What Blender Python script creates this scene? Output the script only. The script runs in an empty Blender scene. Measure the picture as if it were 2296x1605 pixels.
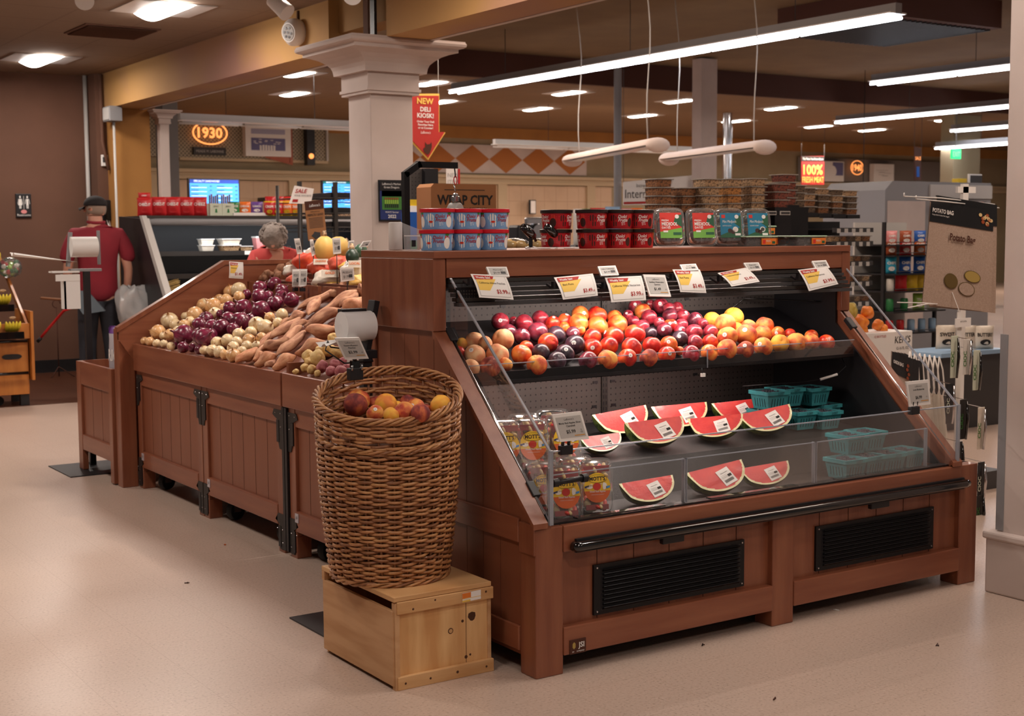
import bpy, math, random
import numpy as np
from mathutils import Vector, Matrix, Euler
random.seed(7)
SC = bpy.context.scene
COL = SC.collection
PI = math.pi
# ---------------------------------------------------------------- camera
YAW, PITCH, ROLL, FPX, CAMH = 33.6244, 5.188, -0.3454, 3069.56, 1.42
_a, _p, _r = (math.radians(q) for q in (YAW, PITCH, ROLL))
FW = Vector((math.sin(_a)*math.cos(_p), math.cos(_a)*math.cos(_p), -math.sin(_p)))
_R0 = Vector((math.cos(_a), -math.sin(_a), 0)); _U0 = _R0.cross(FW)
RT = _R0*math.cos(_r)+_U0*math.sin(_r); UP = -_R0*math.sin(_r)+_U0*math.cos(_r)
CAM = Vector((0, 0, CAMH))
cam = bpy.data.cameras.new('camera'); cam.sensor_width = 36; cam.lens = FPX/2296*36
cam.clip_start = .05; cam.clip_end = 200
cam.dof.use_dof = True; cam.dof.focus_distance = 4.9; cam.dof.aperture_fstop = 6.3
camo = bpy.data.objects.new('camera', cam); COL.objects.link(camo)
camo.matrix_world = Matrix(((RT.x, UP.x, -FW.x, 0), (RT.y, UP.y, -FW.y, 0), (RT.z, UP.z, -FW.z, CAMH), (0, 0, 0, 1)))
SC.camera = camo
SC.view_settings.view_transform = 'Standard'; SC.view_settings.look = 'None'
SC.view_settings.gamma = 1; SC.view_settings.use_curve_mapping = False
SC.view_settings.exposure = 0.3
# ---------------------------------------------------------------- world and large lights
w = bpy.data.worlds.new('world'); SC.world = w; w.use_nodes = True
w.node_tree.nodes['Background'].inputs[0].default_value = (1.0, .84, .74, 1)
w.node_tree.nodes['Background'].inputs[1].default_value = 0.11
try:
    SC.cycles.use_denoising = True; SC.cycles.max_bounces = 8; SC.cycles.transparent_max_bounces = 24
    SC.cycles.sample_clamp_indirect = 4; SC.cycles.caustics_reflective = False; SC.cycles.caustics_refractive = False
except Exception: pass
def lamp(name, kind, loc, power, color=(1, .86, .74), target=None, size=.3, sy=None, spot=60, blend=.5, parent=None):
    l = bpy.data.lights.new(name, kind); l.energy = power; l.color = color
    if kind == 'AREA':
        l.size = size
        if sy: l.shape = 'RECTANGLE'; l.size_y = sy
    elif kind == 'SPOT': l.spot_size = math.radians(spot); l.spot_blend = blend; l.shadow_soft_size = size
    else: l.shadow_soft_size = size
    o = bpy.data.objects.new(name, l); COL.objects.link(o); o.location = loc
    if target is not None: o.rotation_euler = (Vector(target)-Vector(loc)).to_track_quat('-Z', 'Y').to_euler()
    if parent: o.parent = parent; o.location = Vector(loc)-parent.location
    return o
WARM = (1, .87, .77)
# ceiling troffers of the near room (the ones above and behind the camera light it too)
TROFF = [(3.57, 9.98), (3.57, 13.35), (3.57, 6.6), (3.57, 3.2), (.7, 9.98), (.7, 13.35), (.7, 6.6), (.7, 3.2), (-2.2, 8.2), (-2.2, 4.5), (.7, -.4), (3.57, -.4)]
for i, (x, y) in enumerate(TROFF):
    if i < 8 or i > 9: lamp('troffer_light', 'AREA', (x, y, 3.04), (27 if y > 5 else 19) if x > 3 else (36 if y > 5 else 17), WARM, (x, y, 0), .5)
# track heads over the displays
SPOTS = [((3.75, 4.2, 3.0), (3.15, 4.25, .95), 120, 34), ((3.85, 5.6, 3.0), (2.95, 6.3, .9), 110, 52), ((.3, 5.0, 3.0), (.4, 4.9, 0), 120, 66),
         ((4.1, 2.2, 3.0), (3.6, 3.4, .3), 45, 60), ((3.9, 8.6, 3.0), (2.9, 7.3, .9), 50, 50), ((2.0, 1.2, 3.0), (2.5, 3.6, .4), 55, 50)]
for a, b, e, s in SPOTS: lamp('track_light', 'SPOT', a, e, (1, .87, .77), b, .05, spot=s, blend=.6)
# the big sales hall behind: broad area lamps for its ceiling grid, some added purely as fill
for x, y in ((8, 12), (13, 12), (18, 14), (9, 19), (15, 20), (21, 20), (28, 19), (10, 6.5), (15, 8), (6.4, 3.2), (6.4, 7.4), (6.8, 10.5)):
    lamp('hall_fill', 'AREA', (x, y, 3.2 if x > 7 else 3.8), (130 if y > 17 else 36) if x > 7 else 60, (1, .80, .66), (x, y, 0), 1.4)
# ---------------------------------------------------------------- pixel -> point on a real surface
def ray(x, y): return (FW*FPX+RT*(x-1148)-UP*(y-802.5)).normalized()
def onX(x, y, X): d = ray(x, y); return CAM+d*(X/d.x)
def onY(x, y, Y): d = ray(x, y); return CAM+d*(Y/d.y)
def onZ(x, y, Z=0.): d = ray(x, y); return CAM+d*((Z-CAMH)/d.z)
def onP(x, y, p0, n): d = ray(x, y); return CAM+d*((Vector(p0)-CAM).dot(n)/d.dot(n))
def depth(p): return (Vector(p)-CAM).dot(FW)
# ---------------------------------------------------------------- materials
def lin(h):
    h = h.lstrip('#'); c = [int(h[i:i+2], 16)/255 for i in (0, 2, 4)]
    return tuple(((v/12.92) if v <= .04045 else ((v+.055)/1.055)**2.4) for v in c)+(1,)
MT = {}
def N(nt, t, **k):
    n = nt.nodes.new(t)
    for a, b in k.items():
        if a.startswith('_'): setattr(n, a[1:], b)
        else: n.inputs[a.replace('_', ' ')].default_value = b
    return n
def mat(name, col, rough=.55, metal=0., col2=None, scale=8, stretch=None, detail=4, lo=.35, hi=.65, bump=0, bscale=None, coat=0, emit=0, rnd=0, trans=0, sss=0, spec=.5):
    if name in MT: return MT[name]
    m = bpy.data.materials.new(name); m.use_nodes = True; MT[name] = m
    nt = m.node_tree; b = nt.nodes['Principled BSDF']; L = nt.links.new
    c = lin(col)
    b.inputs['Base Color'].default_value = c; b.inputs['Roughness'].default_value = rough; b.inputs['Metallic'].default_value = metal
    b.inputs['Coat Weight'].default_value = coat; b.inputs['Transmission Weight'].default_value = trans
    b.inputs['Specular IOR Level'].default_value = spec
    if sss: b.inputs['Subsurface Weight'].default_value = sss; b.inputs['Subsurface Radius'].default_value = (.02, .008, .004)
    m.diffuse_color = c
    if emit: b.inputs['Emission Color'].default_value = c; b.inputs['Emission Strength'].default_value = emit
    if col2 or bump:
        tc = N(nt, 'ShaderNodeTexCoord'); mp = N(nt, 'ShaderNodeMapping'); L(tc.outputs['Object'], mp.inputs[0])
        if stretch: mp.inputs['Scale'].default_value = stretch
        if rnd:
            oi = N(nt, 'ShaderNodeObjectInfo'); L(oi.outputs['Random'], mp.inputs['Location'])
            cm = N(nt, 'ShaderNodeVectorMath', _operation='SCALE'); cm.inputs[0].default_value = (37, 91, 53); L(oi.outputs['Random'], cm.inputs['Scale']); L(cm.outputs[0], mp.inputs['Location'])
        nz = N(nt, 'ShaderNodeTexNoise', Scale=scale, Detail=detail); L(mp.outputs[0], nz.inputs['Vector'])
        if col2:
            rp = N(nt, 'ShaderNodeValToRGB'); rp.color_ramp.elements[0].position = lo; rp.color_ramp.elements[1].position = hi
            rp.color_ramp.elements[0].color = c; rp.color_ramp.elements[1].color = lin(col2)
            L(nz.outputs['Fac'], rp.inputs[0]); last = rp.outputs[0]
            if rnd:
                hs = N(nt, 'ShaderNodeHueSaturation'); mr = N(nt, 'ShaderNodeMapRange'); mr.inputs['To Min'].default_value = 1-rnd; mr.inputs['To Max'].default_value = 1+rnd*.6
                L(oi.outputs['Random'], mr.inputs['Value']); L(mr.outputs[0], hs.inputs['Value']); L(last, hs.inputs['Color'])
                mr2 = N(nt, 'ShaderNodeMapRange'); mr2.inputs['To Min'].default_value = .5+rnd*.03; mr2.inputs['To Max'].default_value = .5-rnd*.03
                L(oi.outputs['Random'], mr2.inputs['Value']); L(mr2.outputs[0], hs.inputs['Hue']); last = hs.outputs[0]
            L(last, b.inputs['Base Color'])
        if bump:
            bp = N(nt, 'ShaderNodeBump', Strength=bump, Distance=.01); src = nz
            if bscale: src = N(nt, 'ShaderNodeTexNoise', Scale=bscale, Detail=3); L(mp.outputs[0], src.inputs['Vector'])
            L(src.outputs['Fac'], bp.inputs['Height']); L(bp.outputs[0], b.inputs['Normal'])
    return m
def clear(name, tint='#ffffff', ior=1.45, rough=.03, haze=.0, hazecol='#ffffff', gl=1.):
    """thin clear plastic: see-through with a fresnel sheen and a little haze"""
    m = bpy.data.materials.new(name); m.use_nodes = True; MT[name] = m; nt = m.node_tree; L = nt.links.new
    for n in list(nt.nodes): nt.nodes.remove(n)
    out = N(nt, 'ShaderNodeOutputMaterial'); tr = N(nt, 'ShaderNodeBsdfTransparent'); tr.inputs[0].default_value = lin(tint)
    gs = N(nt, 'ShaderNodeBsdfGlossy', Roughness=rough); fr = N(nt, 'ShaderNodeFresnel', IOR=ior); mx = N(nt, 'ShaderNodeMixShader')
    ml = N(nt, 'ShaderNodeMath', _operation='MULTIPLY'); ml.inputs[1].default_value = gl
    L(fr.outputs[0], ml.inputs[0]); L(ml.outputs[0], mx.inputs[0]); L(tr.outputs[0], mx.inputs[1]); L(gs.outputs[0], mx.inputs[2]); last = mx
    if haze:
        df = N(nt, 'ShaderNodeBsdfDiffuse'); df.inputs[0].default_value = lin(hazecol); m2 = N(nt, 'ShaderNodeMixShader'); m2.inputs[0].default_value = haze
        L(last.outputs[0], m2.inputs[1]); L(df.outputs[0], m2.inputs[2]); last = m2
    L(last.outputs[0], out.inputs[0]); return m
mat('cherry', '#7c452f', .36, col2='#8f573d', scale=2.5, stretch=(8, 8, .7), detail=8, bump=.05, bscale=30, coat=.15)
mat('cherry_h', '#7d452f', .36, col2='#90573d', scale=2.5, stretch=(.7, .7, 8), detail=8, bump=.05, bscale=30, coat=.15)
mat('cherry_dark', '#5c3022', .5, col2='#6c3b2a', scale=4, stretch=(1, 1, 8), detail=6)
mat('groove', '#4a261a', .8)
mat('black', '#17161a', .45); mat('black_metal', '#1b1b1e', .38, .5); mat('black_gloss', '#0b0b0d', .12, coat=.6)
mat('dark_grey', '#3a393b', .5); mat('gunmetal', '#3f3c3a', .5, .6); mat('grey', '#8b8a8c', .5); mat('chrome', '#c9c9cc', .18, 1.)
mat('white', '#e9e6e2', .5); mat('white_gloss', '#efeeee', .2); mat('paper', '#ece8e4', .8); mat('card_grey', '#b9b6b2', .6)
mat('ink', '#1c1a1a', .8); mat('red_ink', '#a8201f', .8); mat('sale_red', '#b32b24', .7); mat('sale_yellow', '#ecc45c', .7)
mat('gold_ink', '#c98b2a', .7); mat('rubber', '#121214', .7)
mat('white_paint', '#c9bab2', .75, col2='#bdaea6', scale=2, bump=.02, bscale=120)
mat('column_paint', '#d0c1ba', .75, col2='#c5b5ad', scale=2.2, bump=.02, bscale=150)
mat('brown_wall', '#6b4a3a', .85, col2='#5f4132', scale=1.2, bump=.05, bscale=180)
mat('mustard', '#b08650', .8, col2='#9c7262', scale=.55, lo=.48, hi=.62, detail=2, bump=.03, bscale=120)
mat('mustard_plain', '#a8763a', .8, col2='#9c6b35', scale=2)
mat('grey_column', '#77706b', .8); mat('deli_wall', '#9a8a6e', .85, col2='#908064', scale=1.5)
mat('cream_trim', '#b9a485', .7); mat('tile_wall', '#b7977a', .5, col2='#a98a6d', scale=3)
mat('x_hall_ceiling', '#6a4830', .9, col2='#5f402a', scale=2); mat('soffit', '#4a2516', .85); mat('near_ceiling', '#745b3b', .9, col2='#6d5436', scale=2)
mat('lamp_on', '#fff6ee', .5, emit=22); mat('lamp_soft', '#fff1e4', .5, emit=7); mat('tube_on', '#f4f6ff', .5, emit=14)
mat('led', '#ffe9dc', .5, emit=30); mat('screen_blue', '#3f8fe6', .4, emit=1.2); mat('screen_dark', '#1c3f9c', .4, emit=.9); mat('screen_white', '#dfefff', .4, emit=1.2)
mat('screen_teal', '#0e5a5c', .4, emit=.6); mat('neon_orange', '#ff9a52', .5, emit=1.3); mat('exit_green', '#21c06c', .5, emit=1.5)
clear('acrylic', haze=.002, hazecol='#d8cfd0', ior=1.4, gl=.22); clear('film', ior=1.4, rough=.2, haze=.015, gl=.25); clear('clam', ior=1.5, rough=.08, haze=.07, gl=1.3)
clear('poly_bag', rough=.2, haze=.32, ior=1.5)
clear('lid_clear', rough=.15, haze=.45, hazecol='#cfc8c0'); clear('acrylic_edge', tint='#dfe6ee', rough=.1, haze=.4, hazecol='#cfd3dd')
mat('pine', '#d3a876', .65, col2='#bd8a55', scale=2.4, stretch=(1.2, 1.2, 9), lo=.4, hi=.7, detail=6, bump=.05, bscale=60)
mat('pine_x', '#cba075', .65, col2='#b98b5e', scale=2.2, stretch=(9, 1.5, 12), lo=.4, hi=.7, detail=6, bump=.05, bscale=60)
mat('pine_end', '#cc975f', .7, col2='#ecc48c', scale=1.6, stretch=(8, 4, 1.0), lo=.38, hi=.66, detail=7)
mat('knot', '#4a2a16', .8); mat('wicker', '#a06a42', .5, col2='#bd8758', scale=30, rnd=0, bump=.2, bscale=90, coat=.2); mat('wicker_dark', '#5e3a22', .6)
mat('oak', '#c07a35', .45, col2='#ad6829', scale=3, stretch=(6, 6, 1), detail=6, coat=.2)
def special(name, build, rough=.5):
    m = bpy.data.materials.new(name); m.use_nodes = True; MT[name] = m; nt = m.node_tree
    b = nt.nodes['Principled BSDF']; b.inputs['Roughness'].default_value = rough
    tc = N(nt, 'ShaderNodeTexCoord'); build(nt, nt.links.new, b, tc.outputs['Object']); return m
def mth(nt, L, op, a, b=None):
    n = N(nt, 'ShaderNodeMath', _operation=op)
    for i, q in enumerate((a, b)):
        if q is None: continue
        if isinstance(q, (int, float)): n.inputs[i].default_value = q
        else: L(q, n.inputs[i])
    return n.outputs[0]
def mixc(nt, L, f, a, b):
    n = N(nt, 'ShaderNodeMix', _data_type='RGBA')
    for i, q in ((0, f), (6, a), (7, b)):
        if isinstance(q, (int, float, tuple)): n.inputs[i].default_value = q
        else: L(q, n.inputs[i])
    return n.outputs[2]
def grid(nt, L, v, sx, sy, wd, ax=(0, 1)):
    sp = N(nt, 'ShaderNodeSeparateXYZ'); L(v, sp.inputs[0]); r = []
    for k, s in zip(ax, (sx, sy)):
        q = mth(nt, L, 'FRACT', mth(nt, L, 'DIVIDE', sp.outputs[k], s)); q = mth(nt, L, 'ABSOLUTE', mth(nt, L, 'SUBTRACT', q, .5))
        r.append(mth(nt, L, 'GREATER_THAN', q, .5-wd/s))
    return mth(nt, L, 'MAXIMUM', r[0], r[1])
def f_floor(nt, L, b, v):
    n1 = N(nt, 'ShaderNodeTexNoise', Scale=110., Detail=2.); L(v, n1.inputs[0]); r = N(nt, 'ShaderNodeValToRGB'); L(n1.outputs[0], r.inputs[0])
    e = r.color_ramp.elements; e[0].position = .3; e[0].color = lin('#a08b7c'); e[1].position = .42; e[1].color = lin('#c0aa9c')
    x = e.new(.66); x.color = lin('#c6b1a3'); x = e.new(.76); x.color = lin('#dac9bc')
    n2 = N(nt, 'ShaderNodeTexNoise', Scale=.9, Detail=4.); L(v, n2.inputs[0])
    c = mixc(nt, L, mth(nt, L, 'MULTIPLY', n2.outputs[0], .35), r.outputs[0], lin('#b89e8c'))
    g = grid(nt, L, v, .3048, .3048, .0011); c = mixc(nt, L, mth(nt, L, 'MULTIPLY', g, .35), c, lin('#8f745f')); L(c, b.inputs['Base Color'])
    rr = N(nt, 'ShaderNodeMapRange'); rr.inputs['To Min'].default_value = .22; rr.inputs['To Max'].default_value = .42; L(n2.outputs[0], rr.inputs[0]); L(rr.outputs[0], b.inputs['Roughness'])
special('vct_floor', f_floor)
def f_wood(nt, L, b, v):
    mp = N(nt, 'ShaderNodeMapping'); mp.inputs['Scale'].default_value = (1, 10, 1); L(v, mp.inputs[0]); n = N(nt, 'ShaderNodeTexNoise', Scale=2.5, Detail=6.); L(mp.outputs[0], n.inputs[0])
    c = mixc(nt, L, n.outputs[0], lin('#3c2013'), lin('#5d3420')); g = grid(nt, L, v, 1.2, .13, .003); L(mixc(nt, L, g, c, lin('#25130b')), b.inputs['Base Color'])
special('dark_plank', f_wood, .35)
def f_ceil(nt, L, b, v):
    n = N(nt, 'ShaderNodeTexNoise', Scale=60., Detail=3.); L(v, n.inputs[0]); c = mixc(nt, L, n.outputs[0], lin('#86705f'), lin('#917b69'))
    g = grid(nt, L, v, .6096, .6096, .012); L(mixc(nt, L, mth(nt, L, 'MULTIPLY', g, .25), c, lin('#5b473a')), b.inputs['Base Color'])
special('ceiling_tile', f_ceil, .9)
def f_hall(nt, L, b, v):
    g = grid(nt, L, v, .6096, .6096, .012); L(mixc(nt, L, mth(nt, L, 'MULTIPLY', g, .25), lin('#745739'), lin('#4a3824')), b.inputs['Base Color'])
special('hall_tile', f_hall, .9)
def f_peg(nt, L, b, v):
    sp = N(nt, 'ShaderNodeSeparateXYZ'); L(v, sp.inputs[0]); d = []
    for k in (0, 2):
        q = mth(nt, L, 'FRACT', mth(nt, L, 'DIVIDE', sp.outputs[k], .0254)); q = mth(nt, L, 'SUBTRACT', q, .5); d.append(mth(nt, L, 'MULTIPLY', q, q))
    h = mth(nt, L, 'LESS_THAN', mth(nt, L, 'ADD', d[0], d[1]), .019)
    n = N(nt, 'ShaderNodeTexNoise', Scale=9., Detail=4.); L(v, n.inputs[0]); c = mixc(nt, L, n.outputs[0], lin('#3b3634'), lin('#4c4643')); L(mixc(nt, L, h, c, lin('#0c0b0b')), b.inputs['Base Color'])
special('pegboard', f_peg, .6)
def f_plank(nt, L, b, v):   # vertical tongue-and-groove planks; grooves every 9.5 cm
    mp = N(nt, 'ShaderNodeMapping'); mp.inputs['Scale'].default_value = (1, 1, .12); L(v, mp.inputs[0]); n = N(nt, 'ShaderNodeTexNoise', Scale=16., Detail=8.); L(mp.outputs[0], n.inputs[0])
    c = mixc(nt, L, n.outputs[0], lin('#79442e'), lin('#8d563c')); L(c, b.inputs['Base Color'])
special('plank', f_plank, .4)
def f_mesh(nt, L, b, v):
    mp = N(nt, 'ShaderNodeMapping'); mp.inputs['Rotation'].default_value = (0, PI/4, 0); L(v, mp.inputs[0]); g = grid(nt, L, mp.outputs[0], .05, .05, .009, (0, 2)); L(mixc(nt, L, g, lin('#5d5342'), lin('#a3977e')), b.inputs['Base Color'])
special('expanded_metal', f_mesh)
def f_tile(nt, L, b, v):
    g = grid(nt, L, v, .3, .3, .006, (0, 2)); n = N(nt, 'ShaderNodeTexNoise', Scale=2., Detail=4.); L(v, n.inputs[0]); c = mixc(nt, L, n.outputs[0], lin('#cdb092'), lin('#b5977a')); L(mixc(nt, L, mth(nt, L, 'MULTIPLY', g, .4), c, lin('#8a6d53')), b.inputs['Base Color'])
special('tile_wall', f_tile)
# fruit skins
def skin(name, c1, c2, c3, rough=.45, sc=1.3, lo=.35, hi=.62, coat=0, bloom=None, spread=.10, spk=None):
    m = bpy.data.materials.new(name); m.use_nodes = True; MT[name] = m; nt = m.node_tree; L = nt.links.new; b = nt.nodes['Principled BSDF']
    b.inputs['Roughness'].default_value = rough; b.inputs['Coat Weight'].default_value = coat; b.inputs['Coat Roughness'].default_value = .2
    tc = N(nt, 'ShaderNodeTexCoord'); oi = N(nt, 'ShaderNodeObjectInfo'); cm = N(nt, 'ShaderNodeVectorMath', _operation='SCALE'); cm.inputs[0].default_value = (37, 91, 53); L(oi.outputs['Random'], cm.inputs['Scale'])
    ad = N(nt, 'ShaderNodeVectorMath', _operation='ADD'); L(tc.outputs['Object'], ad.inputs[0]); L(cm.outputs[0], ad.inputs[1])
    n = N(nt, 'ShaderNodeTexNoise', Scale=sc, Detail=3., Distortion=.3); L(ad.outputs[0], n.inputs[0]); r = N(nt, 'ShaderNodeValToRGB'); L(n.outputs[0], r.inputs[0])
    e = r.color_ramp.elements; e[0].position = lo; e[0].color = lin(c1); e[1].position = hi; e[1].color = lin(c3); x = e.new((lo+hi)/2); x.color = lin(c2); c = r.outputs[0]
    if bloom:
        n2 = N(nt, 'ShaderNodeTexNoise', Scale=2.3, Detail=5.); L(ad.outputs[0], n2.inputs[0]); mr = N(nt, 'ShaderNodeMapRange'); mr.inputs['From Min'].default_value = .4; mr.inputs['From Max'].default_value = .8; mr.inputs['To Max'].default_value = .6; L(n2.outputs[0], mr.inputs[0]); c = mixc(nt, L, mr.outputs[0], c, lin(bloom))
    if spk:
        n3 = N(nt, 'ShaderNodeTexNoise', Scale=22., Detail=2.); L(ad.outputs[0], n3.inputs[0]); mr = N(nt, 'ShaderNodeMapRange'); mr.inputs['From Min'].default_value = .6; mr.inputs['From Max'].default_value = .75; mr.inputs['To Max'].default_value = .6; L(n3.outputs[0], mr.inputs[0]); c = mixc(nt, L, mr.outputs[0], c, lin(spk))
    hs = N(nt, 'ShaderNodeHueSaturation'); mr = N(nt, 'ShaderNodeMapRange'); mr.inputs['To Min'].default_value = 1-spread; mr.inputs['To Max'].default_value = 1+spread; L(oi.outputs['Random'], mr.inputs[0]); L(mr.outputs[0], hs.inputs['Value']); L(c, hs.inputs['Color']); L(hs.outputs[0], b.inputs['Base Color'])
    return m
skin('white_peach', '#d9885e', '#e8a878', '#efc795', .7, 1.0); skin('peach', '#b9402a', '#dd7440', '#eca650', .7, 1.0); skin('yellow_peach', '#e0843a', '#f0a83c', '#f3b945', .7, .9)
skin('dusky_peach', '#6d2a2c', '#9c4236', '#c9693e', .75, 1.0); skin('nectarine', '#a01a1c', '#cf2f22', '#e0602e', .36, 1.0, coat=.15); skin('orange_nectarine', '#c93a20', '#e86a30', '#f19a4a', .38, .9, coat=.15)
skin('red_plum', '#5e0f22', '#8f1b2e', '#b52a38', .3, 1.1, coat=.2, bloom='#b06a78'); skin('black_plum', '#1d141d', '#31202c', '#4a2836', .35, 1.1, coat=.2, bloom='#6d5a6a')
skin('wine_plum', '#43101f', '#6a1a2c', '#8d2838', .3, 1.1, coat=.3, bloom='#8a6272')
skin('yam_skin', '#9a6850', '#b98466', '#cd9c7a', .75, 1.6, spk='#6e3c28', spread=.08); skin('yam_orange', '#b4744f', '#c98a64', '#d69f78', .65, 1.6, spk='#8e4a2c', spread=.06)
skin('gold_potato', '#c79a58', '#dcb773', '#e5c585', .6, 1.6, spk='#a57a44', spread=.06); skin('red_potato', '#9a4a52', '#b4626a', '#c27a7c', .6, 1.5, spk='#8a5a50', spread=.06); skin('russet', '#77503a', '#8f6349', '#9d7156', .8, 1.6, spk='#5a3826', spread=.08)
skin('squash_skin', '#d8a84c', '#e8c06a', '#efcf82', .5, .9, spread=.03); skin('acorn_skin', '#17231a', '#26392a', '#34503a', .4, 1.2, spread=.05)
skin('orange_skin', '#d8701c', '#e88428', '#ee9434', .5, 1.2); skin('melon_skin', '#b89a3c', '#c9ad55', '#8d8a3a', .6, 1.2); skin('banana_skin', '#b8ac2a', '#d8c234', '#e4cf3e', .5, 1.2, spread=.04)
def onion_mat(name, a, bcol, c, rough, fleck):
    m = bpy.data.materials.new(name); m.use_nodes = True; MT[name] = m; nt = m.node_tree; L = nt.links.new; b = nt.nodes['Principled BSDF']; b.inputs['Roughness'].default_value = rough; b.inputs['Coat Weight'].default_value = .35; b.inputs['Coat Roughness'].default_value = .25
    tc = N(nt, 'ShaderNodeTexCoord'); sp = N(nt, 'ShaderNodeSeparateXYZ'); L(tc.outputs['Object'], sp.inputs[0]); th = mth(nt, L, 'ARCTAN2', sp.outputs[1], sp.outputs[0]); cb = N(nt, 'ShaderNodeCombineXYZ'); L(mth(nt, L, 'MULTIPLY', th, 7.), cb.inputs[0]); L(mth(nt, L, 'MULTIPLY', sp.outputs[2], .5), cb.inputs[1])
    oi = N(nt, 'ShaderNodeObjectInfo'); L(mth(nt, L, 'MULTIPLY', oi.outputs['Random'], 50.), cb.inputs[2]); n = N(nt, 'ShaderNodeTexNoise', Scale=1.6, Detail=4.); L(cb.outputs[0], n.inputs[0])
    r = N(nt, 'ShaderNodeValToRGB'); L(n.outputs[0], r.inputs[0]); e = r.color_ramp.elements; e[0].position = .32; e[0].color = lin(a); e[1].position = .68; e[1].color = lin(c); x = e.new(.5); x.color = lin(bcol)
    n2 = N(nt, 'ShaderNodeTexNoise', Scale=1.6, Detail=3.); L(tc.outputs['Object'], n2.inputs[0]); mr = N(nt, 'ShaderNodeMapRange'); mr.inputs['From Min'].default_value = .5; mr.inputs['From Max'].default_value = .75; mr.inputs['To Max'].default_value = .65; L(n2.outputs[0], mr.inputs[0])
    c4 = mixc(nt, L, mr.outputs[0], r.outputs[0], lin(fleck)); tip = N(nt, 'ShaderNodeMapRange'); tip.inputs['From Min'].default_value = .8; tip.inputs['From Max'].default_value = 1.1; L(sp.outputs[2], tip.inputs[0]); c5 = mixc(nt, L, tip.outputs[0], c4, lin('#a8713f' if name != 'red_onion' else '#5a2430'))
    hs = N(nt, 'ShaderNodeHueSaturation'); m3 = N(nt, 'ShaderNodeMapRange'); m3.inputs['To Min'].default_value = .9; m3.inputs['To Max'].default_value = 1.1; L(oi.outputs['Random'], m3.inputs[0]); L(m3.outputs[0], hs.inputs['Value']); L(c5, hs.inputs['Color']); L(hs.outputs[0], b.inputs['Base Color'])
onion_mat('yellow_onion', '#c98e52', '#dfb07a', '#e9c795', .35, '#b97a40'); onion_mat('pale_onion', '#e0c08c', '#ead2a6', '#f0dfbe', .35, '#c99a5c'); onion_mat('red_onion', '#4a1026', '#6d1c38', '#8e2f4c', .28, '#3a0d1e')
def nuts(name, a, b2):
    def f(nt, L, b, v):
        vo = N(nt, 'ShaderNodeTexVoronoi', Scale=95.); L(v, vo.inputs[0]); r = N(nt, 'ShaderNodeValToRGB'); L(vo.outputs['Distance'], r.inputs[0]); e = r.color_ramp.elements
        e[0].position = .38; e[0].color = lin(b2); e[1].position = .85; e[1].color = lin(a); L(r.outputs[0], b.inputs['Base Color'])
    special(name, f, .6)
nuts('nut_tan', '#4a3420', '#c9a47c'); nuts('nut_brown', '#3a2212', '#a0683c'); nuts('nut_orange', '#54300f', '#cc8a44'); nuts('nut_red', '#2c130c', '#8c4430'); nuts('nut_dark', '#221a12', '#77604a')
mat('flesh', '#c4141d', .5, col2='#d93227', scale=18, bump=.15, bscale=80, coat=.1); mat('rind_white', '#e2dba8', .4, coat=.3)
mat('pink_flesh', '#e25148', .35)
def f_rind(nt, L, b, v):
    wv = N(nt, 'ShaderNodeTexNoise', Scale=6., Detail=4.); mp = N(nt, 'ShaderNodeMapping'); mp.inputs['Scale'].default_value = (.7, 8, 8); L(v, mp.inputs[0]); L(mp.outputs[0], wv.inputs[0])
    r = N(nt, 'ShaderNodeValToRGB'); L(wv.outputs[0], r.inputs[0]); e = r.color_ramp.elements; e[0].position = .42; e[0].color = lin('#23401a'); e[1].position = .58; e[1].color = lin('#7d9440'); L(r.outputs[0], b.inputs['Base Color'])
special('melon_rind', f_rind, .3)
mat('pulp_teal', '#3f9fa6', .8, col2='#358b93', scale=25, bump=.15, bscale=120); mat('pulp_slit', '#123d42', .9)
mat('blueberry', '#1b2036', .5); mat('deck_mat', '#0c0c0e', .5, col2='#131316', scale=60, bump=.5, bscale=400)
mat('tub_blue', '#6f9fd0', .3, col2='#86b0dc', scale=20); mat('tub_red', '#b01622', .3); mat('lid_red', '#c8182a', .3); mat('lid_brown', '#241512', .3); mat('choc', '#3a1c16', .35); mat('straw', '#d33a24', .4); mat('cream', '#f1ebe4', .4); mat('leaf', '#3e7a34', .6); mat('navy', '#24326e', .5)
mat('apple_yellow', '#f0c326', .5); mat('apple_red', '#c92b1e', .4); mat('apple_slice', '#dcc08c', .5); mat('orange_label', '#d9622a', .5); mat('sky_label', '#3a93d8', .5)
mat('date', '#3a2018', .5); mat('lab_red', '#d33328', .5); mat('lab_green', '#6fae45', .5); mat('lab_teal', '#167a9e', .5); mat('lab_dkgreen', '#1f5a3a', .5); mat('lid_green', '#a9c8ac', .35); mat('lab_orange', '#e07a2a', .5)
mat('cardboard', '#a5724a', .85, col2='#9a6840', scale=3); mat('burlap', '#b39c8c', .95, col2='#a58e7e', scale=140, bump=.3, bscale=300); mat('olive_ink', '#5e4a1e', .9); mat('tan_ink', '#a88f4a', .9)
mat('shirt_red', '#8c1f2e', .85, col2='#7d1a28', scale=4); mat('shirt_coral', '#c24a48', .85); mat('jeans', '#2f3038', .9, col2='#262830', scale=8); mat('skin_tone', '#c08a74', .55, sss=.05); mat('cap', '#1c1718', .9); mat('hair_grey', '#9a8f88', .8, col2='#70665f', scale=14, bump=1, bscale=40); mat('hair_short', '#8a7668', .9); mat('shoe', '#151518', .7)
mat('bristle', '#c9a566', .9, col2='#a5834a', scale=40, stretch=(1, 1, 8)); mat('wood_handle', '#8a5a38', .6); mat('dustpan', '#5d6a74', .5); mat('plum_bag', '#6b3a8a', .35); mat('silver_bag', '#b9b4bc', .3)
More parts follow.
